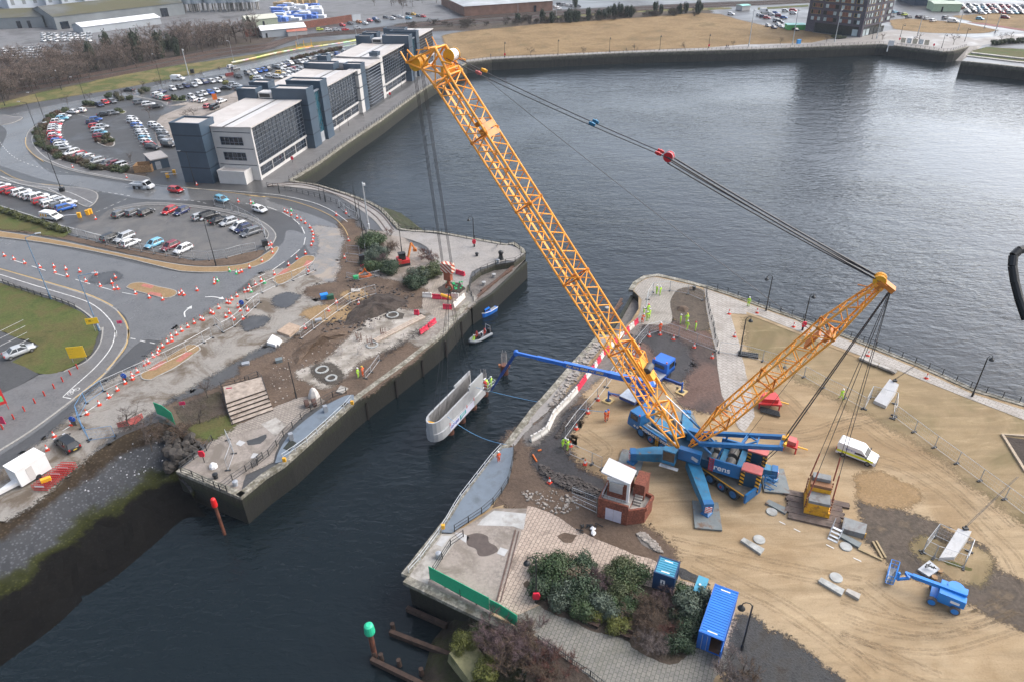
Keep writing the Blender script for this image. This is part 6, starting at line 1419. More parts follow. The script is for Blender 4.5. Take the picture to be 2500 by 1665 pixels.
row('Q',[(825,440,'wh'),(795,465,'lh'),(735,503,'wh'),(715,545,'rh'),(700,570,'wh'),(697,595,'sh'),(692,625,'wh'),(690,655,'rh'),(700,685,'wh'),(706,718,'rh'),(740,755,'bh'),(770,775,'sh'),(782,805,'wh'),(803,840,'se')],HD,'top','in the curved row inside the left hedge',C)
row('Q',[(910,898,'we',1),(1010,930,'rh',1),(1060,945,'sh'),(1105,965,'wh',1),(1135,988,'kh'),(1222,1010,'se',1),(1355,1040,'gh',1),(1430,1052,'mh',1),(1512,1070,'se',1)],((1400,1110),(1615,1050)),'left','in the row along the lower hedge',C)
row('Q',[(925,382,'wa',1),(1030,365,'wh',1)],((840,385),(1010,395)),'left','at the top left of the round car park',C)
row('Q',[(1268,290,'na'),(1345,262,'rh'),(1435,247,'gh')],((1230,270),(1310,300)),'left','below the top hedge of the round car park',C)
row('Q',[(1785,262,'gu'),(1895,283,'we'),(1990,317,'ka')],((1820,290),(1980,270)),'left','at the top right of the round car park',C)
row('Q',[(1328,415,'ka'),(1440,397,'gh')],((1260,425),(1390,410)),'left','at the tip of the middle island',C)
row('Q',[(1225,478,'bh'),(1178,512,'nh'),(1215,562,'rh'),(1305,570,'sh'),(1245,610,'sh'),(1285,648,'lh'),(1272,690,'mh')],((1100,520),(1260,500)),'top','on the middle island above the round bed',C)
RD=((1600,520),(1850,545))
row('Q',[(1690,470,'wh'),(1700,500,'we'),(1742,530,'wh'),(1748,560,'bh'),(1790,602,'se'),(1805,640,'wh'),(1820,668,'se'),(1838,698,'wh'),(1850,728,'lh'),(1870,765,'wh'),(1915,802,'rh'),(1942,832,'ke')],RD,'top','in the left line of the double row',C)
row('Q',[(1965,545,'wh'),(2008,578,'wh'),(2037,612,'gh'),(2070,645,'sh'),(2085,680,'kh'),(2108,735,'gu'),(2140,772,'se'),(2152,805,'ku')],RD,'top','in the right line of the double row',C)
single('Q',1645,100,'ka',((1710,100),(1580,95)),'black saloon driving on the wet road above the round car park',True)
row('Q',[(2062,128,'na'),(2008,165,'wu'),(2045,185,'sh'),(2092,198,'th'),(2145,208,'rh')],((1930,195),(2080,145)),'left','in the clump left of the oval shrub bed','cars left of the oval bed',True)
FB='cars behind the office block';V7=((240,985),(395,1040))
row('R',[(305,1002,'wh'),(432,978,'gh'),(550,957,'nh'),(680,942,'sa'),(768,900,'wu'),(880,888,'nu'),(1012,872,'wh'),(1135,857,'wh'),(1215,832,'gu')],V7,'left','in the upper row behind the office',FB,True)
row('R',[(642,1142,'wh'),(782,1117,'sh'),(870,1090,'wh'),(985,1072,'bh'),(1095,1045,'wh')],V7,'left','in the middle row behind the office',FB,True)
row('R',[(712,1200,'wh'),(845,1213,'wh'),(1180,1225,'wa')],((760,1250),(930,1190)),'left','in the front row behind the office',FB,True)
row('R',[(935,1317,'ph'),(1055,1337,'ku')],((860,1360),(1010,1290)),'left','beside the office roof edge',FB,True)
row('R',[(1262,992,'ka'),(1400,925,'sh'),(1450,955,'sa'),(1500,1000,'gh')],((1180,990),(1340,985)),'left','beside the striped shrub behind the office',FB,True)
row('R',[(1478,777,'ka'),(1660,728,'gu'),(1768,712,'wh'),(1858,690,'bh'),(1955,672,'bh'),(2020,650,'ku')],V7,'left','in the upper row right of the red hedge',FB,True)
row('S',[(478,672,'gh'),(540,680,'sh'),(590,655,'wh'),(648,642,'nh'),(706,617,'wu'),(795,603,'ka'),(875,597,'wh'),(950,582,'wh'),(1012,560,'ku'),(1062,545,'gh'),(1145,527,'wh'),(1203,518,'ku'),(1270,510,'ka'),(1332,485,'sh'),(1465,472,'bh'),(1580,430,'sh')],((640,625),(770,650)),'left','in the long row towards the far hedge',FB,True)
row('S',[(388,812,'wa'),(512,832,'we'),(635,812,'wh'),(715,790,'wh'),(790,768,'gh'),(845,752,'wh'),(895,732,'gu')],((320,805),(450,815)),'left','in the front row towards the roof edge',FB,True)
row('S',[(548,772,'yh'),(622,742,'wh'),(722,730,'wh'),(775,710,'rh'),(835,687,'sh')],((500,770),(610,770)),'left','in the second row with the yellow car',FB,True)
row('S',[(150,828,'se'),(195,860,'wh')],((110,825),(250,820)),'top','beside the striped grass clump',FB,True)
row('R',[(1350,612,'wh'),(1430,645,'gu')],((1290,640),(1420,600)),'left','on the wet road beside the painted rail','cars on the wet road',True)
FL='cars by the railway'
row('B',[(855,222,'rh'),(925,207,'gh'),(1002,195,'oh'),(1057,206,'wh'),(1097,182,'ph'),(1150,172,'bu'),(1168,186,'kh')],((1010,200),(1090,210)),'left','beyond the railway right of the brick wall',FL,True)
row('B',[(1240,155,'gh'),(1298,162,'wh'),(1312,146,'ka'),(1370,152,'wh'),(1440,160,'lh')],((1250,160),(1330,165)),'left','in the front row by the hipped warehouse',FL,True)
row('B',[(1438,124,'kh'),(1485,127,'yh'),(1530,142,'gh'),(1572,146,'rh')],((1450,130),(1520,140)),'left','in the back row by the hipped warehouse',FL,True)
row('B',[(655,260,'eh'),(730,262,'wh'),(800,264,'sh'),(880,262,'rh'),(985,247,'sh')],((640,265),(720,258)),'left','behind the pale workshop by the railway',FL,True)
row('C',[(598,36,'kh'),(640,40,'sh'),(682,46,'wh'),(722,50,'sh'),(765,55,'gh')],((600,40),(680,36)),'left','in the back row right of the hipped warehouse',FL,True)
row('C',[(570,62,'wh'),(595,76,'wh')],((540,70),(610,62)),'left','in the front right of the hipped warehouse',FL,True)
FT='cars by the brick tower'
row('U',[(910,218,'wh'),(960,236,'nh'),(1015,256,'rh'),(1075,202,'wh'),(1140,187,'bh'),(1190,232,'mu'),(1260,252,'bh'),(1280,152,'wh'),(1392,154,'ru'),(1392,187,'wh')],((1140,235),(1250,240)),'left','in the fenced lot left of the tower',FT,True)
row('U',[(1160,300,'wu'),(1198,316,'ku'),(500,200,'wh')],((1100,300),(1220,310)),'middle','at the lower edge of the fenced lot',FT,True)
row('U',[(1035,370,'sh'),(1120,396,'nh'),(1180,352,'wh'),(1230,382,'wa'),(1430,426,'ka')],((1170,370),(1280,400)),'left','on the lane below the fenced lot',FT,True)
FR='cars right of the brick tower'
row('V',[(830,186,'gh'),(868,140,'lh'),(935,158,'nh'),(985,168,'eh'),(1030,196,'gh'),(1145,195,'kh'),(1192,200,'ka'),(1235,218,'sh'),(1310,238,'wh'),(1455,206,'gu')],((1270,245),(1350,235)),'left','along the street right of the tower',FR,True)
row('V',[(1850,216,'lh'),(2140,202,'mu'),(1880,155,'wh')],((1815,215),(1890,222)),'left','on the rough grass far right',FR,True)
for r_ in range(5):
 cs=[]
 for i in range(11):
  x=1640+i*78+r_*18+rnd.uniform(-12,12);y=58+r_*20+i*1.5+rnd.uniform(-4,4)
  if x>2420:break
  cs.append((x,y,rnd.choice('wwwwssggkrnlwm')+rnd.choice('hhau')))
 row('V',cs,((1700,80),(1780,90)),'left',f'in the {ORD[r_]} line far top right','cars in the far top right lot',True)
for r_ in range(4):
 cs=[(60+i*72+rnd.uniform(-14,14),720+r_*38-i*3+rnd.uniform(-8,8),rnd.choice('wwwsswsg')+rnd.choice('hhe'))for i in range(9)]
 row('W',cs,((100,750),(180,770)),'left',f'in the {ORD[r_]} line behind the trees','cars behind the bare trees',True)
for r_ in range(3):
 cs=[(620+i*95+rnd.uniform(-14,14),500+r_*40+rnd.uniform(-8,8),rnd.choice('wwwsw')+rnd.choice('hue'))for i in range(8)]
 row('W',cs,((100,750),(180,770)),'left',f'in the {ORD[r_]} line before the mossy shed','pale cars before the mossy shed',True)
def van(L,W,H,name,label,cat,p,ang,col,nose=1.1,parts=None):
 t=thing(name,label,cat,p,ang);h,w=L/2,W/2;kw=dict(world=False)
 prof=[(-h,.35),(-h,H-.15),(-h+.15,H),(h-nose-.9,H),(h-nose-.7,H-.06),(h-nose+.1,1.1),(h-.15,.92),(h,.7),(h,.35)]
 n=len(prof)
 ring=lambda y,q:[(x*(1 if z<1.2 else 1),y if z<1.15 else y*q,z)for x,z in prof]
 b=MB();A,B_=ring(-w,.9),ring(w,.9);b.add(A+B_,[tuple(range(n-1,-1,-1)),tuple(range(n,2*n))]+[(i,(i+1)%n,n+(i+1)%n,n+i)for i in range(n)])
 o=b.build('body',M_car,t,**kw);o.color=(*col,1)
 x0,x1=h-nose-.62,h-nose+.06
 b=MB();b.add([(x0+.03,-w*.78,H-.2),(x1+.03,-w*.84,1.18),(x1+.03,w*.84,1.18),(x0+.03,w*.78,H-.2)],[(0,1,2,3)]);b.build('windscreen',M_cglass,t,**kw)
 for s in(-1,1):
  b=MB();P4=[(x0-.75,s*w*.915,H-.35),(x0-.85,s*w*1.006,1.16),(x1-.15,s*w*1.006,1.16),(x0-.05,s*w*.92,H-.3)];b.add(P4,[(0,1,2,3),(3,2,1,0)]);b.build('side_window',M_cglass,t,**kw)
  b=MB();b.box((x1-.1,s*(w+.12),1.25),(.14,.2,.25));b.build('mirror',M_trim,t,**kw)
  b=MB();b.box((h-.08,s*w*.72,.78),(.22,.3,.2));b.build('headlight',M_hl,t,**kw)
  b=MB();b.box((-h+.02,s*w*.9,1.0),(.1,.14,.5));b.build('tail_light',M_tl,t,**kw)
  for x in(-h+.9,h-.85):
   q=MB();whl(q,x,s*(w+.015),.34,s);o=q.build('wheel',M_tyre,t,**kw);q=MB();q.bar((x,s*(w+.015),.34),(x,s*(w+.03),.34),.2,10);q.build('rim',M_alloy,o,**kw)
  b=MB();b.box((0,s*(w+.005),.42),(L*.86,.03,.14));b.build('sill_trim',M_trim,t,**kw)
 b=MB();b.box((h+.0,0,.45),(.1,W*.92,.22));b.build('bumper',M_trim,t,**kw)
 return t
def heading(t,a,e):p,q=g(t,*a),g(t,*e);return math.atan2(q.y-p.y,q.x-p.x)
def ctr(t,x,y,gz=.9,z=0):p=g(t,x,y,gz);return(p.x,p.y,z)
VW=(.74,.75,.76)
t=van(4.7,1.95,1.95,'site_van','white panel van with yellow side stripe parked on the sand','van',ctr('L',885,370),heading('L',(700,375),(1000,490)),VW)
for s in(-1,1):
 b=MB();b.box((-.1,s*.985,.85),(4.3,.016,.3));b.build('yellow_stripe',mat('fluo_yellow',(.75,.8,.03),.5,.05),t,world=False)
 cu=bpy.data.curves.new('t','FONT');cu.body='sarens';cu.size=.5;cu.extrude=.004;cu.align_x='CENTER'
 o=bpy.data.objects.new('t',cu);me=bpy.data.meshes.new_from_object(o);bpy.data.objects.remove(o)
 me.transform(Matrix.Translation((-.7,s*.955,1.3))@Matrix.Rotation(0 if s<0 else math.pi,4,'Z')@Matrix.Rotation(rad(80),4,'X'));me.materials.clear();me.materials.append(M_btxt)
 o=bpy.data.objects.new('lettering',me);COL.objects.link(o);o.parent=t
b=MB();b.box((-2.36,0,1.05),(.02,1.7,1.2));b.build('chevron_doors',stripes('chevron',(.55,.03,.03),(.7,.7,.05),2.2,(0,1,1)),t,world=False)
t=van(4.9,1.95,1.95,'panel_van','white panel van with orange side graphics below the slanted row','van',ctr('E',452,462),heading('E',(350,470),(560,495)),VW)
for s in(-1,1):
 for x in(-1.9,-1.2,-.4):b=MB();b.box((x,s*.972,1.25),(.35,.012,.7),R=Matrix.Rotation(.25,3,'Y')@Matrix.Rotation(0,3,'X'));b.build('graphic',M_yel,t,world=False)
van(5.3,2.0,2.1,'panel_van','white panel van driving on the wet road beside the grass bank','van',ctr('R',395,820),heading('R',(290,850),(510,850)),VW)
van(5.3,2.0,2.1,'panel_van','white minibus van on the street right of the brick tower','van',ctr('V',1537,243),heading('V',(1480,255),(1590,262)),VW)
van(5.6,2.1,2.5,'panel_van','tall white van at the back of the fenced car park','van',ctr('U',985,165),heading('U',(940,180),(1030,180)),VW)
t=thing('flatbed_truck','white single cab flatbed truck driving past the gate machines','truck',ctr('E',1255,190),heading('E',(1140,200),(1385,215)));kw=dict(world=False)
b=MB();b.add([(x,y if z<1.2 else y*.88,z)for y in(-.98,.98)for x,z in((.9,.4),(.9,2.0),(1.1,2.1),(1.75,2.05),(2.35,1.15),(2.9,.95),(2.95,.4))],[(6,5,4,3,2,1,0),(7,8,9,10,11,12,13)]+[(i,(i+1)%7,7+(i+1)%7,7+i)for i in range(7)])
o=b.build('cab',M_car,t,**kw);o.color=(*VW,1)
b=MB();b.add([(1.82,-.8,1.97),(2.36,-.88,1.2),(2.36,.88,1.2),(1.82,.8,1.97)],[(0,1,2,3)]);
for s in(-1,1):b.add([(1.05,s*.91,1.85),(1.05,s*.99,1.15),(2.2,s*.99,1.15),(1.7,s*.91,1.85)],[(0,1,2,3),(3,2,1,0)])
b.build('cab_windows',M_cglass,t,**kw)
b=MB();b.box((-1.05,0,.95),(3.7,2.1,.1));
b.build('flatbed',M_galv,t,**kw)
for sz,ps in(((3.7,.06,.4),((-1.05,-1.03,1.2),(-1.05,1.03,1.2))),((.06,2.0,.4),((-2.88,0,1.2),)),((.1,2.0,1.0),((.78,0,1.5),))):
 for p in ps:b=MB();b.box(p,sz);b.build('drop_side',M_galv,t,**kw)
b=MB();b.box((0,0,.65),(5.2,.9,.3));b.build('chassis',M_trim,t,**kw)
for x in(-1.8,2.1):
 for s in(-1,1):b=MB();whl(b,x,s*.98,.36,s,.24);b.build('wheel',M_tyre,t,**kw)
 # ================================================================ cones
M_cone=mat('cone_red',(.62,.05,.02),.5,.12,2.);M_cong=mat('cone_green',(.02,.4,.13),.5,.12,2.);M_refl=mat('reflective_sleeve',(.75,.75,.75),.4,.05)
def make_cone(nm,m):
 t=thing('traffic_cone','x','traffic cone');kw=dict(world=False)
 b=MB();b.box((0,0,.05),(.52,.52,.1));b.build('base',m,t,**kw)
 b=MB();b.lathe([(.21,.1),(.168,.32)],12);b.lathe([(.095,.66),(.045,.95),(.03,.96)],12);b.build('cone_body',m,t,**kw)
 b=MB();b.lathe([(.17,.32),(.097,.66)],12);b.build('sleeve',M_refl,t,**kw);return t
CONE,CONEG=make_cone('r',M_cone),make_cone('g',M_cong);seen={}
def cones(t,pts,where,ref,group,z=.0):
 for i,q in enumerate(pts):
  gr=len(q)>2;src=CONEG if gr else CONE;p=g(t,q[0],q[1]);p.z=z;rz=rnd.uniform(0,1.5)
  lab=f"{'green' if gr else 'red'} cone, {ORD[i]} from the {ref} {where}"
  if gr not in seen:seen[gr]=1;kids(src);src.location=p;src.rotation_euler.z=rz;src['label']=lab;src['group']=group
  else:dup(src,p,rz,lab,group)
G1='cones along the closed lanes'
cones('E',[(40,820),(125,850),(220,885),(357,922),(480,918),(488,965),(585,940),(598,1000),(708,960),(762,1045),(850,985),(890,1087),(1022,1014)],'along the lane dashes at the left edge','left',G1,.03)
cones('E',[(992,1062),(1010,1115),(1045,1112)],'round the pile left of the upper island','left',G1,.03)
cones('E',[(1200,1155),(1322,1190),(1440,1208),(1588,1162),(1612,1145),(1628,1165),(1745,1125),(1897,1065),(1900,1045),(1925,1042,1)],'around the upper traffic island','left',G1,.03)
cones('E',[(1664,1450),(1720,1415),(1778,1380),(1798,1388),(1867,1322),(1888,1333),(1938,1283),(2010,1235),(2033,1240),(2054,1208),(2098,1178),(2167,1138),(2200,1133),(2207,1105),(2222,1138,1),(2262,1075),(2312,1043),(2338,1060,1)],'in the diagonal line by the turn arrow','bottom',G1,.03)
cones('E',[(2000,1360),(2030,1325),(2055,1368),(2072,1383),(2108,1275),(2125,1305),(2150,1375),(2190,1295)],'clustered round the blue arrow sign','left',G1,.03)
cones('E',[(2033,955,1),(2092,976,1),(2114,970),(2140,960),(2208,925),(2318,870)],'along the sandy verge bend','left',G1,.03)
cones('E',[(848,495),(645,38),(1742,192),(2108,340),(2222,352),(1122,128),(780,455)],'scattered round the island lot roads','nearest','cones by the island lot',.03)
cones('F',[(45,355),(65,355,1),(345,428),(370,438),(403,420,1),(403,458),(455,484),(490,505),(526,530),(568,570),(587,604),(597,634),(597,664),(593,692),(580,726)],'in the curved line round the bend','top',G1,.03)
cones('F',[(528,800),(453,845),(380,903),(255,985),(138,1040),(88,1075),(168,1060,1),(37,1105),(25,1130),(47,1137,1),(17,1305)],'in the line left of the middle island','top',G1,.03)
cones('F',[(205,730),(226,718),(232,760),(238,798),(147,870),(35,925)],'beside the black bin on the bend','top',G1,.03)
cones('F',[(801,460),(888,443),(910,685),(875,838),(553,955)],'along the inner kerb of the bend','top',G1,.03)
cones('F',[(801,1233),(1000,1245),(733,1305),(525,1458)],'spread over the muddy yard','top','cones in the muddy yard')
cones('G',[(1610,35),(1563,68),(1520,93),(1522,123),(1484,138),(1440,175),(1405,208),(1398,238),(1356,260),(1315,315),(1282,333),(1217,395),(1172,430),(1175,458),(1110,495),(1042,555),(965,618),(882,685),(772,768),(635,860),(482,965),(422,1083)],'in the long line down to the black car','top',G1,.04)
G2='cones on the crane side'
cones('I',[(1395,805),(1490,790),(1608,832),(1792,900),(1950,992)],'along the mesh fence beyond the truck','left',G2)
cones('I',[(1302,905),(1255,975),(1097,1142),(942,1365),(852,1478)],'along the mesh fence behind the barrier','top',G2)
cones('K',[(750,170),(697,322),(827,483),(513,645)],'between the barrier end and the hut','top',G2)
cones('I',[(2100,608),(2148,808),(2348,598)],'beside the pale block path','left',G2)
cones('J',[(316,722),(972,974),(1490,1172)],'along the railed promenade','left',G2)
# ================================================================ people
def hv(t,c):
 sep=t.n('ShaderNodeSeparateXYZ');t.l(t.n('ShaderNodeTexCoord').outputs['Object'],sep.inputs[0]);z=sep.outputs['Z']
 r=t.ramp(z,[(0,0.)]);rr=r.node.color_ramp;rr.interpolation='CONSTANT'
 for p,v in((.34,1),(.38,0),(.5,1),(.54,0)):e=rr.elements.new(p);e.color=(v,v,v,1)
 return t.mix(r,c,(.6,.62,.62))
M_hv=ocol_mat('work_suit',.7,0,3.)
M_skin=mat('skin',(.45,.25,.17),.6,.1);M_boot=mat('boots',(.03,.025,.02),.7,.2)
M_hw,M_hr,M_hy,M_hb=mat('white_helmet',(.75,.75,.75),.3,.03),mat('red_helmet',(.55,.03,.03),.3,.03),mat('yellow_helmet',(.7,.5,.03),.3,.03),mat('blue_helmet',(.02,.12,.5),.3,.03)
M_band=mat('reflective_band',(.62,.64,.62),.4,.05)
def body(pose):
 J=dict(pelvis=(0,0,.95),chest=(0,0,1.28),neck=(0,0,1.5),head=(.02,0,1.68),
 lh=(0,.1,.9),lk=(.03,.12,.5),la=(0,.13,.09),lt=(.16,.14,.05),rh=(0,-.1,.9),rk=(.03,-.12,.5),ra=(0,-.13,.09),rt=(.16,-.14,.05),
 ls=(0,.2,1.42),le=(-.02,.27,1.15),lw=(.1,.27,.93),lp=(.13,.27,.86),rs=(0,-.2,1.42),re=(-.02,-.27,1.15),rw=(.1,-.27,.93),rp=(.13,-.27,.86))
 J.update(pose)
 rd=dict(pelvis=.15,chest=.165,neck=.07,head=.1,lh=.11,rh=.11,lk=.075,rk=.075,la=.055,ra=.055,lt=.05,rt=.05,ls=.085,rs=.085,le=.06,re=.06,lw=.045,rw=.045,lp=.045,rp=.045)
 E=[('pelvis','chest'),('chest','neck'),('neck','head'),('pelvis','lh'),('lh','lk'),('lk','la'),('la','lt'),('pelvis','rh'),('rh','rk'),('rk','ra'),('ra','rt'),('chest','ls'),('ls','le'),('le','lw'),('lw','lp'),('chest','rs'),('rs','re'),('re','rw'),('rw','rp')]
 N=list(J);me=bpy.data.meshes.new('p');me.from_pydata([J[k]for k in N],[(N.index(a),N.index(b))for a,b in E],[])
 o=bpy.data.objects.new('p',me);COL.objects.link(o);o.modifiers.new('s','SKIN');sm=o.modifiers.new('u','SUBSURF');sm.levels=1
 for i,k in enumerate(N):me.skin_vertices[0].data[i].radius=(rd[k],rd[k]);
 me.skin_vertices[0].data[0].use_root=True
 dg=bpy.context.evaluated_depsgraph_get();r=bpy.data.meshes.new_from_object(o.evaluated_get(dg));bpy.data.objects.remove(o)
 r.materials.clear()
 for m in(M_hv,M_skin,M_boot):r.materials.append(m)
 H,A,B_=Vector(J['head']),Vector(J['lp']),Vector(J['rp'])
 for f in r.polygons:
  c=f.center;f.use_smooth=True
  f.material_index=1 if(c.z>Vector(J['neck']).z+.03 and(c-H).length<.25)or(c-A).length<.07 or(c-B_).length<.07 else(2 if c.z<.14 else 0)
 b=MB()
 for w,p,s in((J['lw'],J['lp'],1),(J['rw'],J['rp'],-1)):
  w,p=Vector(w),Vector(p);d=(p-w).normalized();sd=d.cross(Vector((0,1,0))).normalized()if abs(d.y)<.9 else Vector((1,0,0))
  for i,l in enumerate((.075,.085,.08,.06)):a=p+d*.03+sd*(.012+.02*(i-2));b.bar(a,a+d*l*.6,.009,5);b.bar(a+d*l*.6,a+d*l+Vector((.02,0,0)),.008,5)
  a=p+sd*.04;b.bar(a,a+d*.04+sd*.03,.01,5)
 b.bar(H+Vector((.09,0,.0)),H+Vector((.125,0,-.03)),.014,5)
 for s in(-1,1):b.bar(H+Vector((0,s*.09,.0)),H+Vector((-.01,s*.115,.01)),.025,6)
 bm=bmesh.new();bm.from_mesh(r);
 vs=[bm.verts.new(v)for v in b.v]
 for f in b.f:
  nf=bm.faces.new([vs[i]for i in f]);nf.material_index=1
 bm.to_mesh(r);bm.free();return r,H
POSES=dict(
stand={},talk=dict(lw=(.25,.2,1.12),lp=(.31,.17,1.15),rt=(.14,-.2,.05)),hips=dict(le=(-.1,.36,1.18),lw=(.04,.2,1.02),lp=(.08,.17,1.0),re=(-.1,-.36,1.18),rw=(.04,-.2,1.02),rp=(.08,-.17,1.0)),
walk=dict(lk=(.18,.11,.52),la=(.28,.11,.12),lt=(.42,.11,.1),rk=(-.08,-.11,.5),ra=(-.32,-.11,.14),rt=(-.2,-.11,.05),lw=(-.12,.28,.95),lp=(-.15,.28,.88),le=(-.12,.28,1.16),re=(.1,-.28,1.16),rw=(.26,-.25,1.0),rp=(.31,-.24,.95)),
bend=dict(pelvis=(-.12,0,.92),chest=(.12,0,1.2),neck=(.24,0,1.38),head=(.34,0,1.52),ls=(.18,.2,1.3),rs=(.18,-.2,1.3),le=(.3,.26,1.08),lw=(.42,.2,.92),lp=(.47,.18,.87),re=(.3,-.26,1.08),rw=(.42,-.2,.95),rp=(.47,-.18,.9),lh=(-.1,.1,.88),rh=(-.1,-.1,.88)),
sit=dict(pelvis=(0,0,.45),chest=(0,0,.8),neck=(.02,0,1.02),head=(.05,0,1.2),lh=(.05,.1,.42),lk=(.42,.13,.46),la=(.42,.13,.06),lt=(.58,.13,.04),rh=(.05,-.1,.42),rk=(.42,-.13,.46),ra=(.42,-.13,.06),rt=(.58,-.13,.04),ls=(.02,.2,.94),rs=(.02,-.2,.94),le=(.1,.27,.7),lw=(.3,.2,.62),lp=(.36,.18,.6),re=(.1,-.27,.7),rw=(.3,-.2,.62),rp=(.36,-.18,.6)))
BODY={k:body(v)for k,v in POSES.items()}
SUIT=dict(l=((.5,.85,.06),'lime'),o=((.85,.12,.02),'orange'),n=((.02,.025,.05),'dark'),r=((.5,.03,.02),'red'))
HEL=dict(w=(M_hw,'white'),r=(M_hr,'red'),y=(M_hy,'yellow'),b=(M_hb,'blue'))
hmesh={}
def person(p,ang,suit,hel,pose,label,group=None,sc=1.03):
 me,H=BODY[pose];o=bpy.data.objects.new('person',me);COL.objects.link(o);o.location=p;o.rotation_euler=(0,0,ang);o.scale=(sc,)*3;o.color=(*SUIT[suit][0],1)
 tag(o,label,'person',group)
 if hel:
  k=(pose,hel)
  if k not in hmesh:
   b=MB();b.lathe([(.135,.0),(.13,.06),(.1,.11),(.04,.135),(.0,.14)],12,H+Vector((0,0,.03)));b.bar(H+Vector((.08,0,.045)),H+Vector((.19,0,.03)),.06,8,r2=.05);hmesh[k]=b.build('helmet',HEL[hel][0],None,True);h=hmesh[k]
  else:h=hmesh[k].copy();COL.objects.link(h)
  h.parent=o
 else:
  b=MB();b.lathe([(.11,.02),(.11,.07),(.07,.12),(.0,.13)],10,H+Vector((-.02,0,0)));h=b.build('hair',mat('dark_hair',(.03,.02,.015),.7,.2),None,True);h.parent=o
 k=('band',pose)
 if suit in 'lo' and pose!='sit':
  if k not in hmesh:
   b=MB();c=me_c=Vector(POSES[pose].get('chest',(0,0,1.28)));pl=Vector(POSES[pose].get('pelvis',(0,0,.95)))
   d=(c-pl).normalized()
   for f,r in((.35,.158),(.8,.172)):q=pl.lerp(c,f);b.bar(q-d*.025,q+d*.025,r,12,caps=False)
   for s in('l','r'):
    a=Vector(POSES[pose].get(s+'k',(.03,.12 if s=='l' else-.12,.5)));e=Vector(POSES[pose].get(s+'a',(0,.13 if s=='l' else-.13,.09)))
    q=a.lerp(e,.35);d2=(e-a).normalized();b.bar(q-d2*.025,q+d2*.025,.082,10,caps=False)
   hmesh[k]=b.build('reflective_bands',M_band);h=hmesh[k]
  else:h=hmesh[k].copy();COL.objects.link(h)
  h.parent=o
 return o
def pp(t,x,y,z=0):p=g(t,x,y,z);return p
W_='site workers'
for t,x,y,a,s,h,po,lab in(
('I',1458,432,.3,'l','w','talk','worker in lime suit with dark vest, left of the pair at the pier tip'),
('I',1490,442,2.6,'l','w','hips','worker in lime suit, right of the pair at the pier tip'),
('I',1345,632,0.,'l','w','stand','worker in lime suit and white helmet at the left of the gate recess group'),
('I',1384,600,-1.,'l','r','talk','worker in lime suit with red helmet in the gate recess group'),
('I',1399,642,2.8,'l','w','stand','worker in lime suit at the right of the gate recess group'),
('I',1376,668,1.6,'l','w','hips','nearest worker in lime suit of the gate recess group'),
('I',1333,685,.9,'o','w','bend','worker in orange suit at the end of the red and white barrier'),
('I',1490,762,-1.2,'o','w','talk','worker in orange suit alone behind the far mesh fence'),
('I',1668,694,-.2,'l','w','stand','worker in lime jacket at the left of the dark soil group'),
('I',1725,684,-1.4,'l','y','hips','worker in lime suit with yellow helmet by the dark soil'),
('I',1727,748,.6,'l','w','walk','worker in lime suit walking nearest in the dark soil group'),
('I',1801,758,2.9,'l','r','stand','worker in lime suit with red helmet right of the dark soil group'),
('I',2270,538,-2.,'l','w','stand','worker in lime suit alone on the promenade by the railing'),
('I',1003,1552,.4,'o','b','talk','worker in orange suit and blue helmet, left of the pair on the sand'),
('I',1030,1540,2.7,'o','b','stand','worker in orange suit and blue helmet, right of the pair on the sand'),
('K',630,328,-.6,'l','w','bend','worker in lime suit, left of the pair at the gravel ridge'),
('K',674,358,2.5,'l','w','talk','worker in lime suit, right of the pair at the gravel ridge'),
('K',66,466,2.2,'o','w','stand','worker in orange suit on the blue grey lock gate deck'),
('J',733,1357,-1.3,'l','w','walk','worker in lime suit walking on the grass by the mesh fence'),
('H',998,442,-.3,'l','w','stand','worker in lime suit on the muddy left pier works'),
('H',1040,428,2.9,'o','y','hips','worker in orange suit with yellow helmet on the left pier works')):
 person(pp(t,x,y),a,s,h,po,lab,W_)
person(BP+V3(-.2,.0,0),2.6,'l','w','bend','worker in lime suit leaning out of the access platform basket',W_)
person(BP+V3(.35,.35,0),2.9,'l','w','stand','worker in lime suit standing at the back of the access platform basket',W_)
person(BP+V3(-.45,-.35,0),2.2,'r','w','bend','worker in red jacket at the near rail of the access platform basket',W_)
person(SU(-1.8,-2.85,1.9+.4),math.pi+SU.ang,'o',None,'sit','crane operator in orange seated inside the blue crane cab')
person(pp('C',2075,432),3.,'n',None,'walk','walker in dark clothes on the far promenade, left of the two')
person(pp('C',2090,432),3.05,'n',None,'walk','walker in dark clothes on the far promenade, right of the two')
person(pp('C',1190,462),0.,'n',None,'stand','person in dark clothes standing by the bicycles on the far promenade')
person(pp('B',2168,515),3.1,'n',None,'stand','person in dark clothes on the promenade behind the pendant lines')
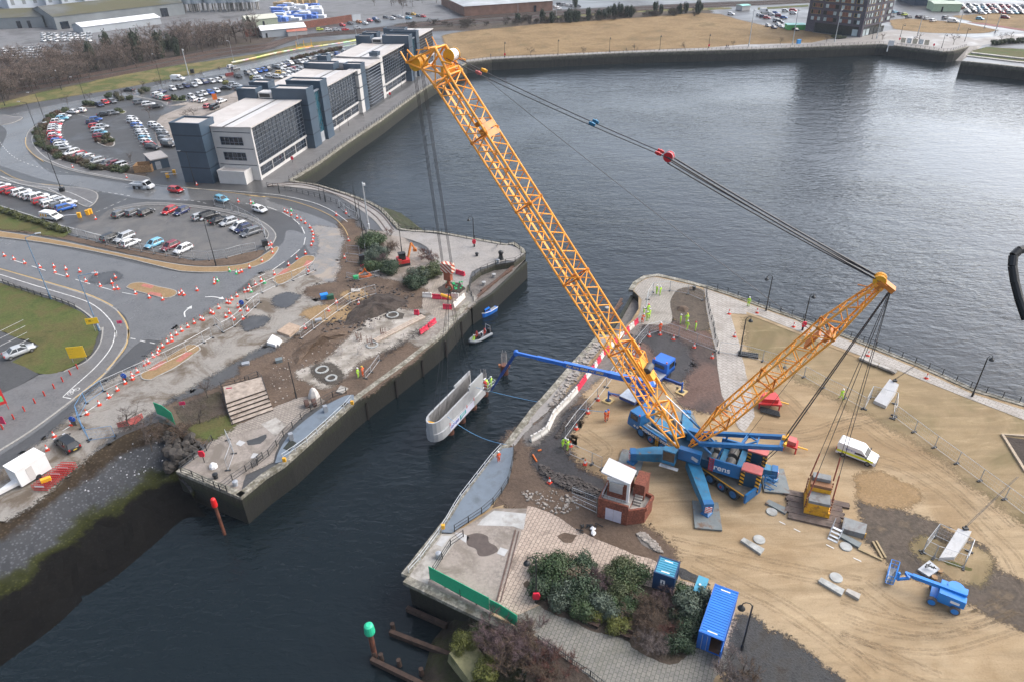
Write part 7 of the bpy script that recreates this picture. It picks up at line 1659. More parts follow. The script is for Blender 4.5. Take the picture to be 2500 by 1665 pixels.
# ================================================================ lamps and posts
def proj(p):d=Vector(p)-_C;z=d.dot(_F);return 1250+CF*d.dot(_R)/z,832.5+CF*d.dot(_D)/z
def hgt(t,x,y,ty):
 p=g(t,x,y);Y=TILE[t][1]+ty/TILE[t][2];lo,hi=0.,40.
 for _ in range(40):
  m=(lo+hi)/2
  if proj(p+V3(0,0,m))[1]>Y:lo=m
  else:hi=m
 return p,m
def swan_lamp(t,x,y,ty,d,label,ring=False,group='black swan neck lamps'):
 p,h=hgt(t,x,y,ty);h=min(max(h,5.5),7.5);o=thing('street_lamp',label,'street lamp',p,d,group);kw=dict(world=False)
 b=MB();b.lathe([(.16,0),(.16,.6),(.1,.8),(.075,h)],10);b.build('post',M_blackm,o,**kw)
 b=MB();b.tube([(.0,0,h-.5),(.05,0,h),(.25,0,h+.25),(.6,0,h+.3),(.85,0,h+.12),(.9,0,h-.15)],.045,6);b.build('swan_neck',M_blackm,o,**kw)
 b=MB();b.lathe([(.34,-.42),(.36,-.36),(.26,-.16),(.08,0),(.05,.1)],14,(.9,0,h-.2));b.build('lamp_shade',M_blackm,o,**kw)
 return o,p
def lifering(p,label,z=1.3,d=(0,-.25)):
 o=thing('lifebuoy_housing',label,'lifebuoy',(p.x+d[0],p.y+d[1],0),0,'red lifebuoy housings');kw=dict(world=False)
 b=MB();b.bar((0,-.08,z),(0,.1,z),.4,14);b.box((0,.0,z),(.62,.2,.9));b.build('housing',mat('lifebuoy_red',(.6,.01,.04),.4,.08),o,**kw)
 b=MB();b.bar((0,.08,0),(0,.08,z),.05,6);b.build('stand',M_blackm,o,**kw)
for a in(('M',1482,850,470,math.pi,'black swan neck lamp left of the near evergreen bed'),('N',1125,1270,880,math.pi-.2,'black swan neck lamp beside the open blue container'),('I',2195,960,650,.3,'black swan neck lamp beside the pale block path'),('J',72,578,275,math.pi,'black swan neck lamp, leftmost behind the mast on the promenade'),('J',393,750,445,.5,'black swan neck lamp rising behind the derrick mast'),('J',1895,1330,990,.3,'black lamp near the right edge of the promenade'),('F',2022,738,480,math.pi,'black swan neck lamp at the left pier tip')):
 o,p=swan_lamp(*a)
 if a[0]=='M':lifering(p,'red lifebuoy housing on the lamp left of the near evergreen bed')
 if a[0]=='F':lifering(p,'red lifebuoy housing on the left pier tip lamp')
 if a[1]==393:lifering(p,'red lifebuoy housing on the lamp behind the derrick mast')
def pole(t,x,y,ty,r,m,label,arm=None,cat='street lamp',group=None,name='lamp_post',base=None):
 p,h=hgt(t,x,y,ty);o=thing(name,label,cat,p,0,group);kw=dict(world=False)
 b=MB();b.lathe([(r*1.5,0),(r*1.5,1.2),(r,1.3),(r*.6,h)],8);b.build('post',m,o,**kw)
 if arm:
  b=MB();b.bar((0,0,h-.1),(arm[0],arm[1],h+.25),.06,6);b.build('arm',m,o,**kw)
  b=MB();e=Vector((arm[0],arm[1],h+.25));d=Vector((arm[0],arm[1],0)).normalized();b.beam(e-d*.2,e+d*.7,.35,.14);b.build('lamp_head',mat('lamp_grey',(.4,.42,.44),.4,.1),o,**kw)
 return o,p,h
M_bpost=mat('blue_grey_post',(.12,.2,.3),.5,.15,1.)
for a in(('E',455,1205,650,.1,M_bpost,'blue grey lamp post by the lawn railing',(1.6,.8)),('E',880,1480,990,.1,M_bpost,'blue grey lamp post behind the yellow sign on the lawn corner',(2.4,.3)),('E',1912,905,490,.09,M_blackm,'black lamp post in the middle of the island lot',(0,-.5)),('E',545,240,-340,.1,M_blackm,'black lamp post beside the small bin at the slanted row',(1.,1.2)),
('A',335,1185,910,.1,M_blackm,'black lamp post at the inner road bend by the round car park',(-2.2,.3)),('A',405,1085,830,.1,M_blackm,'black lamp post behind the left hedge of the round car park',(-2.4,.5)),('A',545,800,640,.1,M_blackm,'black lamp post on the grass bank above the bend',(-.6,1.2)),('A',765,920,690,.1,M_blackm,'black lamp post at the top of the round car park',(-2.4,.2)),('A',45,940,760,.1,M_blackm,'black lamp post at the left end of the grass bank',None),('A',2070,560,370,.1,M_metal,'grey lamp post behind the start of the painted rail',(-.9,.4)),('A',1425,730,490,.09,M_blackm,'thin lamp post on the bank above the wet road',(-.6,.6)),
('F',1055,765,335,.09,M_blackm,'black lamp post left of the pier shrubs',None),('F',1380,780,520,.08,M_blackm,'thin black post between the pier shrubs and excavator',None),('F',298,262,175,.08,M_blackm,'short black post at the top of the rail track curve',None),('F',705,340,210,.09,M_blackm,'black lamp post inside the rail track curve',None),('F',978,425,190,.09,M_blackm,'black lamp post right of the pale mast on the curve',None),('F',660,320,205,.06,M_blackm,'slim black post left of the inner curve lamp',None),('E',1725,185,-100,.1,M_blackm,'black lamp post in front of the slate blue stair block',(-1.8,.4)),('H',450,625,300,.08,M_blackm,'black lamp post beside the pier steps',None)):
 pole(a[0],a[1],a[2],a[3],a[4],a[5],a[6],a[7]if len(a)>7 else None)
for a in(('F',1088,578,165,'pale tapered mast light on the rail track curve'),('A',1668,665,435,'pale tapered mast light on the grass bank by the wet road'),('D',680,375,80,'pale mast light in front of the tower shop windows'),('D',305,400,85,'pale mast light on the promenade left of the tower'),('D',1050,345,70,'pale mast light in front of the tower right face'),('C',2275,412,85,'pale mast light at the right end of the dry grass field'),('D',1415,310,150,'pale mast light behind the plaza trees'),('D',1770,275,90,'pale mast light beside the cycle path'),('D',2100,290,85,'pale mast light at the far right grass')):
 o,p,h=pole(a[0],a[1],a[2],a[3],.2,M_galv,a[4],None,'mast light','pale mast lights','mast_light')
 b=MB();b.box((.3,-.3,h-.4),(.5,.35,.5));b.build('lamp_head',M_wpaint,o,world=False)
for i,(x,y,ty)in enumerate(((118,510,378),(588,490,358),(1042,468,340),(1488,448,320),(1920,430,310))):
 o,p=swan_lamp('C',x,y,ty,1.2,f'small lamp on the far promenade, {ORD[i]} from the left',group='far promenade lamps')
 if i in(0,4):lifering(p,'red lifebuoy housing on the far promenade, '+('left one' if i==0 else 'right one')+' before the dry field')
for i,(x,y,ty)in enumerate(((1010,350,280),(1260,330,265),(1625,430,310),(1830,370,265))):swan_lamp('D',x,y,ty,0.,f'plaza lamp right of the brick tower, {ORD[i]} from the left',group='plaza lamps')
for x,y,l in((1248,372,'red lifebuoy housing at the plaza edge, left one'),(1550,425,'red lifebuoy housing at the plaza edge, right one')):lifering(g('D',x,y),l)
for x,y,l in((1278,862,'red lifebuoy post on the office terrace, far one'),(418,1440,'red lifebuoy post on the office terrace, near one')):lifering(g('B',x,y),l)
lifering(g('G',1815,1185),'red lifebuoy housing at the end of the left pier railing',1.6)
for i,(t,x,y,ty)in enumerate((('B',835,1165,1010),('B',910,1120,970),('B',1040,1030,880),('B',1380,780,660),('B',290,1450,1300),('B',405,1395,1230),('B',150,1560,1420),('E',2125,100,-60))):pole(t,x,y,ty,.05,M_blackm,f'slim black post on the office terrace, {ORD[i]} of its row',None,'post','slim terrace posts','post')
for i,(t,x,y,ty)in enumerate((('B',980,330,180),('B',465,400,270),('C',575,170,60),('C',1125,70,-40),('C',680,100,0),('C',235,160,35),('B',1395,205,60),('B',1475,130,0),('D',2000,260,130))):pole(t,x,y,ty,.12,M_metal,f'thin grey mast beside the railway, {ORD[i]} in the line',None,'mast','railway masts','mast')
# ================================================================ railings
def railing(line,label,h=1.1,step=2.0,m=None,inset=.5,rails=(.15,.6,1.08),r=.035,z0=0.,name='railing',bars=False):
 L_=offset(line,inset)if inset else[(p[0],p[1])for p in line];P_=resample([Vector((x,y,0))for x,y in L_],step)
 if len(P_)<2:return
 o=thing(name,label,'railing',(P_[0].x,P_[0].y,z0));m=m or M_blackm;b=MB()
 for p in P_:b.bar(p+V3(0,0,z0),p+V3(0,0,z0+h),.06,6)
 b.build('posts',m,o);b=MB()
 for z in rails:b.tube([p+V3(0,0,z0+z)for p in P_],r,5)
 if bars:
  for a,c in zip(P_,P_[1:]):
   for k in range(1,8):q=a.lerp(c,k/8);b.bar(q+V3(0,0,z0+.15),q+V3(0,0,z0+h),.02,4)
 b.build('rails',m,o);return o
railing(QUAY,'black railing along the long office quay');railing(FARQ,'thin black railing along the far dock promenade',inset=.9)
railing(TIP_A,'black railing round the left pier tip and rail curve',inset=.8);railing([Vector((p[0],p[1],0))for p in gl('I',[(1890,380),(2100,445),(2355,540)])+gl('J',[(300,645),(740,805),(1100,945),(1400,1065),(1900,1290),(2355,1425)])],'black railing along the dock edge behind the crane',inset=.7)
railing(gl('F',[(190,205),(400,245),(650,305),(800,355),(940,415),(1040,560),(1078,650),(1062,790)]),'black railing between the road bend and the rail track',inset=0)
railing(NICHE,'black railing round the left pier gate recess',inset=-.5)
railing(gl('M',[(545,645),(800,790),(1070,930),(1230,1010)]),'black railing in front of the green mesh screen',inset=0,bars=True)
railing(gl('M',[(575,590),(640,490),(690,400),(770,290),(880,260)]),'black railing across the corner of the concrete apron',inset=0)
railing(gl('G',[(1605,1280),(1710,1320),(1820,1375),(1935,1430),(2030,1460)]),'black railing along the near front of the left pier',inset=0)
railing(gl('G',[(1605,1250),(1740,1150),(1840,1080),(1890,985)]),'black railing at the back corner of the left pier',inset=0)
railing(gl('G',[(1950,1440),(2010,1380),(2100,1330),(2210,1250),(2355,1130)])+gl('H',[(30,1270),(170,1170),(245,1100),(315,985),(410,890),(520,780),(640,690),(760,620),(950,560)]),'black railing along the lock gate deck on the left pier',inset=0)
railing(gl('H',[(0,480),(135,425),(180,560),(225,700)]),'black railing at the right side of the pier steps',inset=0)
railing(gl('G',[(1965,545),(2070,520),(2190,490),(2310,430)]),'black railing at the head of the pier steps',inset=0)
railing(gl('G',[(1960,530),(1990,640),(2030,790),(2060,860)]),'black railing at the left side of the pier steps',inset=0)
railing(gl('E',[(38,1070),(112,1100),(180,1125),(248,1145),(315,1170),(385,1190),(455,1205),(520,1230),(590,1255),(650,1280),(690,1300)]),'black post and mesh fence along the left lawn',inset=0,bars=True,h=1.2)
railing(gl('I',[(1905,370),(1900,470),(1930,620),(1965,730),(1975,830),(2000,900)]),'black hooped railing beside the pale block path',inset=0)
railing(gl('M',[(1500,1190),(1750,1370),(2000,1530),(2200,1700)]),'low black railing along the near grey block walkway',inset=0,bars=True,h=.9,rails=(.1,.85))
railing([LF(0,0)]and gl('K',[(85,350),(0,440)])+gl('H',[(1880,1545)])+gl('M',[(660,205),(400,560),(270,660)]),'pale double railing along the water side of the crane side deck',inset=0,m=M_galv,h=1.0,rails=(.5,1.0))
railing(gl('H',[(330,1165),(520,1040),(700,880),(870,720),(950,630)]),'pale railing along the water side of the left deck',inset=0,m=M_galv,h=1.0,rails=(.5,1.0),r=.03)
railing(gl('K',[(195,360),(190,480),(150,640),(60,790),(0,850)])+gl('M',[(1000,70),(850,170),(740,240)]),'dark curved railing along the land side of the crane side deck',inset=0)
# ================================================================ mesh fences
M_fence=mat('fence_galv',(.48,.5,.52),.45,.1,2.,metal=.4);M_fbl=mat('fence_blue',(.1,.25,.45),.5,.1)
def fence(pts,label,h=1.95,n=11,m=None,z0=0.05,foot=True,step=3.3):
 P_=resample([Vector((p[0],p[1],0))for p in pts],step);
 if(P_[-1]-Vector((pts[-1][0],pts[-1][1],0))).length>.8:P_.append(Vector((pts[-1][0],pts[-1][1],0)))
 o=thing('mesh_fence',label,'fence',(P_[0].x,P_[0].y,0));m=m or M_fence
 for a,c in zip(P_,P_[1:]):
  d=(c-a).normalized();a2,c2=a+d*.04,c-d*.04;b=MB()
  for z in(z0+.1,h):b.bar(a2+V3(0,0,z),c2+V3(0,0,z),.03,5)
  for q in(a2,c2):b.bar(q+V3(0,0,z0),q+V3(0,0,h),.03,5)
  for k in range(1,n):q=a2.lerp(c2,k/n);b.bar(q+V3(0,0,z0+.1),q+V3(0,0,h),.006,3,caps=False)
  for z in(.7,1.3):b.bar(a2+V3(0,0,z),c2+V3(0,0,z),.008,3,caps=False)
  b.build('mesh_panel',m,o)
 if foot:
  for p,q in zip(P_,P_[1:]+[P_[-2]]):
   b=MB();d=(q-p).normalized();b.box(p+V3(0,0,.07),(.25,.75,.13),math.atan2(d.y,d.x));b.build('foot_block',M_trim,o)
 return o
fence(gl('F',[(490,1550),(720,1375),(890,1255),(980,1200),(1155,1155)]),'mesh fence along the dark spoil heap on the left pier')
fence(gl('G',[(790,990),(690,830),(720,700),(920,560)]),'mesh fence with blue panels behind the black estate car',m=M_fbl)
fence(gl('G',[(920,560),(1250,410),(1600,250),(1880,90)]),'mesh fence beside the nearest traffic island')
fence(gl('F',[(10,1210),(280,1080),(500,1010),(610,945)]),'mesh fence crossing the muddy yard by the middle island')
fence(gl('E',[(1905,1430),(1990,1510),(2110,1410),(2300,1230)]),'mesh fence panels folded near the blue arrow sign')
fence(gl('G',[(790,1000),(1050,960)]),'single blue mesh panel behind the black estate car',m=M_fbl)
fence(gl('F',[(895,1010),(920,1040),(1050,1030),(1190,990)]),'low mesh fence round the orange hoses',h=1.1)
fence(gl('F',[(900,800),(1010,810)]),'upper short mesh fence by the pier utility box');fence(gl('F',[(890,870),(1010,885)]),'lower short mesh fence by the pier utility box')
fence(gl('F',[(1090,640),(1085,720),(1060,800)]),'mesh fence left of the pier shrubs')
fence(gl('F',[(830,390),(920,470),(1000,510)]),'mesh fence at the top of the road bend')
fence(gl('I',[(1305,870),(1420,740),(1560,770),(1780,860),(2010,945)]),'mesh fence beyond the blue platform truck')
fence(gl('I',[(2010,945),(2200,970),(2355,1010)])+gl('J',[(280,1090),(560,1250),(800,1365),(930,1440)]),'mesh fence crossing the grass behind the derrick mast')
fence(gl('L',[(1210,70),(1300,145),(1420,225),(1560,335),(1830,530),(2000,660),(2140,760),(2300,890),(2500,1030)]),'long mesh fence across the right grass')
fence(gl('I',[(1365,560),(1395,420),(1540,395),(1780,440),(1870,490)]),'mesh fence round the pier tip paving')
fence(gl('I',[(1305,870),(1100,1130),(950,1340),(760,1545)])+gl('K',[(680,215),(645,260)]),'mesh fence along the sand behind the red and white barrier')
fence(gl('K',[(690,395),(820,450),(975,525)]),'mesh fence between the gravel ridge and the hut')
fence(gl('K',[(710,740),(935,830)]),'upper leaning mesh panel left of the hut',h=1.0,foot=False);fence(gl('K',[(715,815),(940,920)]),'lower leaning mesh panel left of the hut',h=1.0,foot=False)
fence(gl('X',[(735,412),(845,265),(1200,430),(1070,590),(735,412)]),'square mesh fence round the near white anchor block',step=3.4)
fence(gl('J',[(940,1445),(1000,1330),(1250,1410),(1190,1530)]),'mesh fence round the far white anchor block',step=3.4)
fence(gl('E',[(610,625),(1000,738),(1550,835),(1800,858),(1900,855),(2060,830),(2200,775),(2290,775)]),'mesh fence round the lower edge of the island lot',n=8)
fence(gl('E',[(1900,375),(2010,400),(2150,470),(2290,545),(2350,640),(2360,700)]),'mesh fence round the right end of the island lot',n=8)
fence(gl('G',[(2015,995),(2075,1090),(2060,1200),(2000,1290)]),'loose mesh panels standing on the left pier end')
fence(gl('H',[(1185,290),(1130,370),(1060,450)]),'mesh panels at the lock edge of the left works',h=1.1)
M_net=mat('green_mesh',(.02,.4,.2),.7,.1,6.)
def screen(pts,h,label):
 b=MB();b.wall(pts,.05,.25,h);o=b.build('mesh_screen',M_net);tag(o,label,'screen')
screen(gl('M',[(545,655),(800,790),(1070,935)]),2.2,'long bright green mesh screen at the near pier front')
screen(gl('M',[(1075,935),(1180,990),(1315,1080)]),2.0,'shorter green mesh screen at the right end of the pier front')
screen(gl('G',[(1395,770),(1470,800),(1555,865)]),2.3,'green mesh screen at the top of the river bank')
# ================================================================ barriers
def barrier(a,c,col,label,h=.95,w=.5,group='red and white plastic barriers'):
 a,c=Vector(a),Vector(c);d=c-a;L=d.length-.06;o=thing('water_barrier',label,'barrier',(a+c)/2,math.atan2(d.y,d.x),group);kw=dict(world=False)
 m=mat('barrier_red',(.58,.02,.06),.45,.1,1.)if col=='r' else mat('barrier_white',(.66,.64,.6),.5,.12,1.,dirt=(.4,.36,.3),dscale=1.)
 b=MB();pr=[(-w/2,0),(w/2,0),(w/2,.22),(w*.22,.5),(w*.2,h),(-w*.2,h),(-w*.22,.5),(-w/2,.22)];n=len(pr)
 b.add([(x,y,z)for x in(-L/2,L/2)for y,z in pr],[tuple(range(n-1,-1,-1)),tuple(range(n,2*n))]+[(i,(i+1)%n,n+(i+1)%n,n+i)for i in range(n)]);b.build('shell',m,o,**kw)
 for x in(-L*.25,L*.25):b=MB();b.bar((x,0,h),(x,0,h+.03),.09,8);b.build('filler_cap',M_trim,o,**kw)
BR_=[(1292,682),(1255,715),(1212,752),(1168,795),(1112,840),(1075,878),(1035,925),(985,972),(960,1010),(928,1055),(905,1090),(872,1128),(832,1180),(755,1288)]
for i,(a,c)in enumerate(zip(BR_,BR_[1:])):barrier(g('I',*a),g('I',*c),'rw'[i%2],f"{'red' if i % 2 == 0 else 'white'} plastic barrier, {ORD[i]} from the far end of the lock edge line")
WB=gl('I',[(755,1288),(690,1362),(620,1432),(555,1500)])+gl('K',[(490,190),(430,235),(345,282)])
for i,(a,c)in enumerate(zip(WB,WB[1:])):barrier(a,c,'w',f'long pale barrier block, {ORD[i]} in the white run past the red ones',1.0,.55)
for i,(t,a,c,k,l)in enumerate((('F',(1785,955),(1860,975),'w','white plastic barrier beside the hook block'),('F',(1862,975),(1938,998),'r','red plastic barrier on the pier paving right of the hook block'),('F',(1565,1180),(1648,1185),'w','white barrier at the left of the middle pier row'),('F',(1650,1195),(1735,1200),'r','red barrier at the left of the middle pier row'),('F',(1738,1200),(1820,1205),'r','red barrier beside the yellow roll in the middle pier row'),('F',(1822,1185),(1885,1190),'w','white barrier at the right of the middle pier row'),('F',(1745,1285),(1825,1290),'r','red barrier alone on the pier blocks near the lock edge'),('F',(1615,1455),(1680,1405),'r','upper red barrier along the planked edge'),('F',(1540,1515),(1610,1465),'r','lower red barrier along the planked edge'),('F',(1490,1335),(1535,1338),'r','small red barrier by the round manhole'),('F',(1835,1280),(1935,1185),'w','white barrier slanting along the lock edge of the pier'))):barrier(g(t,*a),g(t,*c),k,l)
# ================================================================ containers and plant
M_bc=mat('container_blue',(.012,.13,.5),.4,.12,.6,dirt=(.03,.12,.35),dscale=1.);M_bct=mat('container_teal',(.05,.28,.42),.45,.15,.6,dirt=(.1,.25,.33),dscale=1.);M_bcd=mat('container_navy',(.01,.045,.12),.45,.15,.8)
def container(F,L,W,H,label,ms,mt_,open_door=False,n=26):
 o=thing('container',label,'container',tuple(F.o))
 b=MB()
 for v0,v1 in((0,.06),(W-.06,W)):
  F.box(b,0,L,v0,v1,.12,H-.05)
  for i in range(int(L/.28)):F.box(b,.1+i*.28,.24+i*.28,v0-.03 if v0==0 else v1-.0,v0 if v0==0 else v1+.03,.2,H-.15)
 F.box(b,L-.06,L,.06,W-.06,.12,H-.05)
 if not open_door:F.box(b,0,.06,.06,W-.06,.12,H-.05)
 b.build('walls',ms,o)
 b=MB();F.box(b,.06,L-.06,.06,W-.06,H-.12,H-.05)
 for i in range(int(L/.3)):F.box(b,.15+i*.3,.3+i*.3,.12,W-.12,H-.05,H-.0)
 b.build('roof',mt_,o)
 b=MB();F.box(b,0,L,0,W,.02,.12)
 for u in(0,L-.14):
  for v in(0,W-.14):F.box(b,u-.02,u+.16,v-.02,v+.16,0,H+.03)
 for v in(0,W-.1):F.box(b,.16,L-.16,v-.01,v+.11,H-.08,H+.01)
 for u in(0,L-.1):F.box(b,u-.01,u+.11,.16,W-.16,H-.08,H+.02)
 b.build('corner_frame',ms,o)
 t_=MB()
 for u in(.35,L-.5):F.box(t_,u,u+.12,W*.3,W*.7,H+.005,H+.012)
 t_.build('roof_number',M_wtxt,o)
 return o
a,c,d=g('N',890,685,2.45),g('N',1100,757,2.45),g('N',748,1105,2.45)
F=Fr(d,a);F.o.z=0;W_=(c-a).length;L_=F.len;F.v=-F.v if(c-a).dot(F.v)<0 else F.v
co=container(F,L_,W_,2.45,'long blue shipping container with one door open beside the black lamp',M_bc,mat('container_roof_blue',(.02,.19,.62),.4,.1,.6),True)
b=MB();F.box(b,-.05,0,.05,W_*.5,.15,2.35);b.build('closed_door',M_bc,co)
b=MB();h_=F(0,W_,0);hd=(-F.u*.96+F.v*-.02).normalized();b.prism([h_,h_+hd*W_*.5,h_+hd*W_*.5+F.v*.06,h_+F.v*.06],.15,2.35)
for k in(.25,.5,.75):p=h_+hd*W_*.5*k+F.v*.09;b.bar(p+V3(0,0,.2),p+V3(0,0,2.3),.025,5)
b.build('open_door',M_bc,co)
b=MB()
for k in(.18,.38):p=F(-.09,W_*k,0);b.bar(p+V3(0,0,.2),p+V3(0,0,2.3),.025,5)
b.build('door_bars',M_galv,co)
b=MB();F.box(b,.1,L_-.1,.07,W_-.07,.13,.16);b.build('floor',mat('ply_floor',(.2,.1,.05),.8,.2),co)
a,c,d=g('N',402,435,2.45),g('N',585,485,2.45),g('N',350,580,2.45)
F=Fr(d,a);F.o.z=0;F.v=-F.v if(c-a).dot(F.v)<0 else F.v
co=container(F,F.len,(c-a).length,2.45,'short teal roofed navy container on the cream blocks',M_bcd,M_bct)
fx=Fr(F(-.08,0),F(-.08,1));b=MB();q=(c-a).length
for u0,u1,z0,z1 in((.36,.44,1.2,1.75),(.5,.58,1.2,1.75),(.36,.58,1.6,1.75),(.36,.58,.95,1.1)):F.box(b,-.09,-.075,u0*q,u1*q,z0,z1)
b.build('emblem',M_wtxt,co)
a,c,d=g('N',750,615,1.5),g('N',832,640,1.5),g('N',703,740,1.5)
F=Fr(d,a);F.o.z=0;F.v=-F.v if(c-a).dot(F.v)<0 else F.v;W_=(c-a).length
o=thing('generator','small teal roofed dark generator box between the two containers','generator',tuple(F.o))
b=MB();F.box(b,0,F.len,0,W_,.1,1.42);b.build('casing',M_bcd,o);b=MB();F.box(b,-.06,F.len+.06,-.06,W_+.06,1.42,1.52);b.build('lid',M_bct,o);b=MB();b.bar(F(F.len*.45,W_*.4,1.52),F(F.len*.45,W_*.4,1.58),.12,10);b.build('cap',M_wpaint,o)
bl0,bl1=g('X',805,880),g('X',1010,965);BLF=Fr(bl0,bl1);o=thing('boom_lift','bright blue four wheeled boom lift with lowered basket on the sand','boom lift',tuple(BLF.o));BLv=BLF.v if BLF.v.y>0 else-BLF.v;sg=1 if BLF.v.y>0 else-1;WB_=BLF.len
M_lift=mat('lift_blue',(.01,.2,.62),.4,.12,.8)
bx=lambda b,u0,u1,v0,v1,z0,z1:BLF.box(b,u0,u1,*sorted((sg*v0,sg*v1)),z0,z1)
b=MB();bx(b,-.3,WB_+.3,.3,2.0,.55,.95);b.build('chassis',M_lift,o)
for u in(0,WB_):
 for v0,v1 in((-.05,.35),(1.95,2.35)):
  b=MB();b.bar(BLF(u,sg*v0,.48),BLF(u,sg*v1,.48),.48,16);w_=b.build('wheel',mat('dusty_tyre',(.12,.1,.085),.9,.2,5.),o)
  e,i_=(v0,v0-.03)if v0<1 else(v1,v1+.03);b=MB();b.bar(BLF(u,sg*e,.48),BLF(u,sg*i_,.48),.34,14);b.build('rim',M_lift,w_)
b=MB();bx(b,.3,WB_+.6,.2,.95,.95,1.9);bx(b,.3,WB_+.6,1.35,2.1,.95,1.95);b.bar(BLF(1.6,sg*1.7,1.9),BLF(1.6,sg*1.7,2.05),.75,14);b.build('turntable',M_lift,o)
b=MB();bx(b,1.4,2.2,.17,.2,1.2,1.5);b.build('white_marks',M_wtxt,o)
b=MB();b.beam(BLF(WB_+.5,sg*1.15,2.0),BLF(-2.2,sg*1.15,1.75),.38,.42);b.beam(BLF(-2.0,sg*1.15,1.75),BLF(-2.9,sg*1.2,1.7),.28,.3);b.build('boom',M_lift,o)
jb=g('X',620,640,1.6);bk=g('X',510,650,1.0);b=MB();b.beam(BLF(-2.8,sg*1.2,1.75),jb,.24,.26);b.beam(jb,bk,.22,.24);b.beam(bk,bk+V3(0,0,1.0),.25,.2);b.build('jib',M_lift,o)
q=[g('X',405,680,.35),g('X',475,700,.35),g('X',512,560,.35),g('X',440,535,.35)];b=MB()
for z in(0,.55,1.1):
 for i in range(4):b.bar(q[i]+V3(0,0,z),q[(i+1)%4]+V3(0,0,z),.035,5)
for i in range(4):
 for k in(0,.5):p=q[i].lerp(q[(i+1)%4],k);b.bar(p,p+V3(0,0,1.1),.03,5)
k_=b.build('basket',M_lift,o);b=MB();b.add(q,[(0,1,2,3),(3,2,1,0)]);b.build('basket_floor',M_metal,k_)
M_anch=mat('white_block',(.56,.56,.56),.7,.08,.8,dirt=(.42,.42,.41),dscale=.8)
for i,(pts,lab)in enumerate(((gl('X',[(875,485),(1015,480),(1130,320),(1010,292)]),'pale sloping concrete anchor block inside the near square fence'),(gl('J',[(1020,1390),(1130,1440),(1220,1310),(1140,1260)]),'pale sloping concrete anchor block inside the far fence'))):
 c=sum(pts,Vector())/4;o=thing('anchor_block',lab,'concrete block',(c.x,c.y,0),0,'anchor blocks');b=MB();n=[1.0,1.0,1.9,1.9]if 0 else[.5,.5,1.7,1.7]
 top=[Vector((p.x,p.y,0)).lerp(Vector((c.x,c.y,0)),.0)for p in pts]
 for p,z in zip(top,n):p.z=z
 low=[Vector((p.x,p.y,0))for p in top]
 b.add(low+top,[(3,2,1,0),(4,5,6,7)]+[(k,(k+1)%4,4+(k+1)%4,4+k)for k in range(4)]);b.build('block',M_anch,o)
 e=(top[2]+top[3])/2;b=MB();b.bar(e,e+V3(.25,.3,.3),.12,8);b.box(e+V3(.1,.1,.1),(.5,.4,.25));b.build('anchor_shackle',M_blackm,o)
 far=g('L',2300,590,1.)if i==0 else g('J',1390,1060,6.)
 b=MB();s0=e+V3(.2,.25,.25);dd=(far-s0)
 for k in(-.1,.1):b.tube([s0+V3(k,0,0),s0+dd+V3(k,0,0)],.025,4)
 b.build('stay_wire',M_rope,o)
M_csl=mat('pale_slab',(.36,.37,.36),.75,.2,1.2,dirt=(.22,.22,.2),dscale=1.)
def slab4(t,pts,h,label,m=None,cat='slab',name='concrete_slab',group=None,z=0.):
 P4=gl(t,pts,z+h);b=MB();b.prism(P4,z,z+h);o=b.build(name,m or M_csl);tag(o,label,cat,group);return o
slab4('L',[(68,820),(98,790),(275,875),(245,915)],.25,'long grey slab left of the timber mats',M_pad)
slab4('L',[(715,1110),(745,1085),(920,1175),(895,1215)],.3,'long grey slab in front of the yellow edged slab',M_pad)
slab4('N',[(1117,300),(1145,275),(1328,375),(1295,420)],.3,'long grey slab in the middle of the sand',M_csl);slab4('N',[(1803,660),(1830,628),(2038,735),(2012,785)],.3,'long grey slab near the boom lift',M_csl)
slab4('N',[(2045,750),(2065,725),(2180,775),(2165,820)],.35,'short pale block beside the long slab near the boom lift',M_conc)
slab4('L',[(745,1045),(765,945),(968,1010),(950,1100)],.75,'thick grey topped slab with yellow edge lying on the sand',M_slabg);
b=MB();P4=gl('L',[(743,1047),(950,1103)],.35);b.beam(P4[0]+V3(.02,-.1,0),P4[1]+V3(.02,-.1,0),.12,.6);o=b.build('yellow_edge',M_slaby);o.parent=bpy.data.objects[[k.name for k in bpy.data.objects if k.name.startswith('concrete_slab')and k.get('label','').startswith('thick grey')][0]];o.matrix_parent_inverse=Matrix.Identity(4)
for t,x,y,w,h,l in(('L',123,905,48,36,'left of the ballast tray'),('L',778,1212,52,38,'below the grey slab by the ballast tray'),('N',1280,298,52,38,'above the long slab in the middle of the sand'),('N',1960,635,55,42,'above the long slab near the boom lift')):
 p=g(t,x,y);r=w/TILE[t][2]/CF*((p-_C).dot(_F));b=MB();b.lathe([(r,0),(r,.12),(r*.9,.14)],22,p);o=b.build('concrete_disc',M_csl);tag(o,'round grey concrete disc '+l,'disc','concrete discs')
M_beam=mat('pale_timber_beam',(.3,.23,.13),.8,.25,2.)
for t,a,c,l in(('L',(885,1235),(1100,1335),'lower pale timber beam on the sand'),('L',(1015,1170),(1100,1320),'left of two upright pale timber beams on the sand'),('L',(1045,1165),(1130,1315),'right of two upright pale timber beams on the sand')):b=MB();b.beam(g(t,*a)+V3(0,0,.1),g(t,*c)+V3(0,0,.1),.22,.2);o=b.build('timber_beam',M_beam);tag(o,l,'timber beam')
for i,(a,c)in enumerate((((190,988),(245,1015)),((318,1052),(375,1080)),((605,1192),(675,1228)),((845,1310),(915,1342)))):b=MB();b.strip([g('L',*a),g('L',*c)],.12,.05);tag(b.build('road_marking',M_paint),kind='structure')
b=MB();sf=Fr(g('L',615,1140),g('L',700,1180))
for k in range(4):sf.box(b,0,sf.len,k*.4,k*.4+.3,k*.22,k*.22+.06)
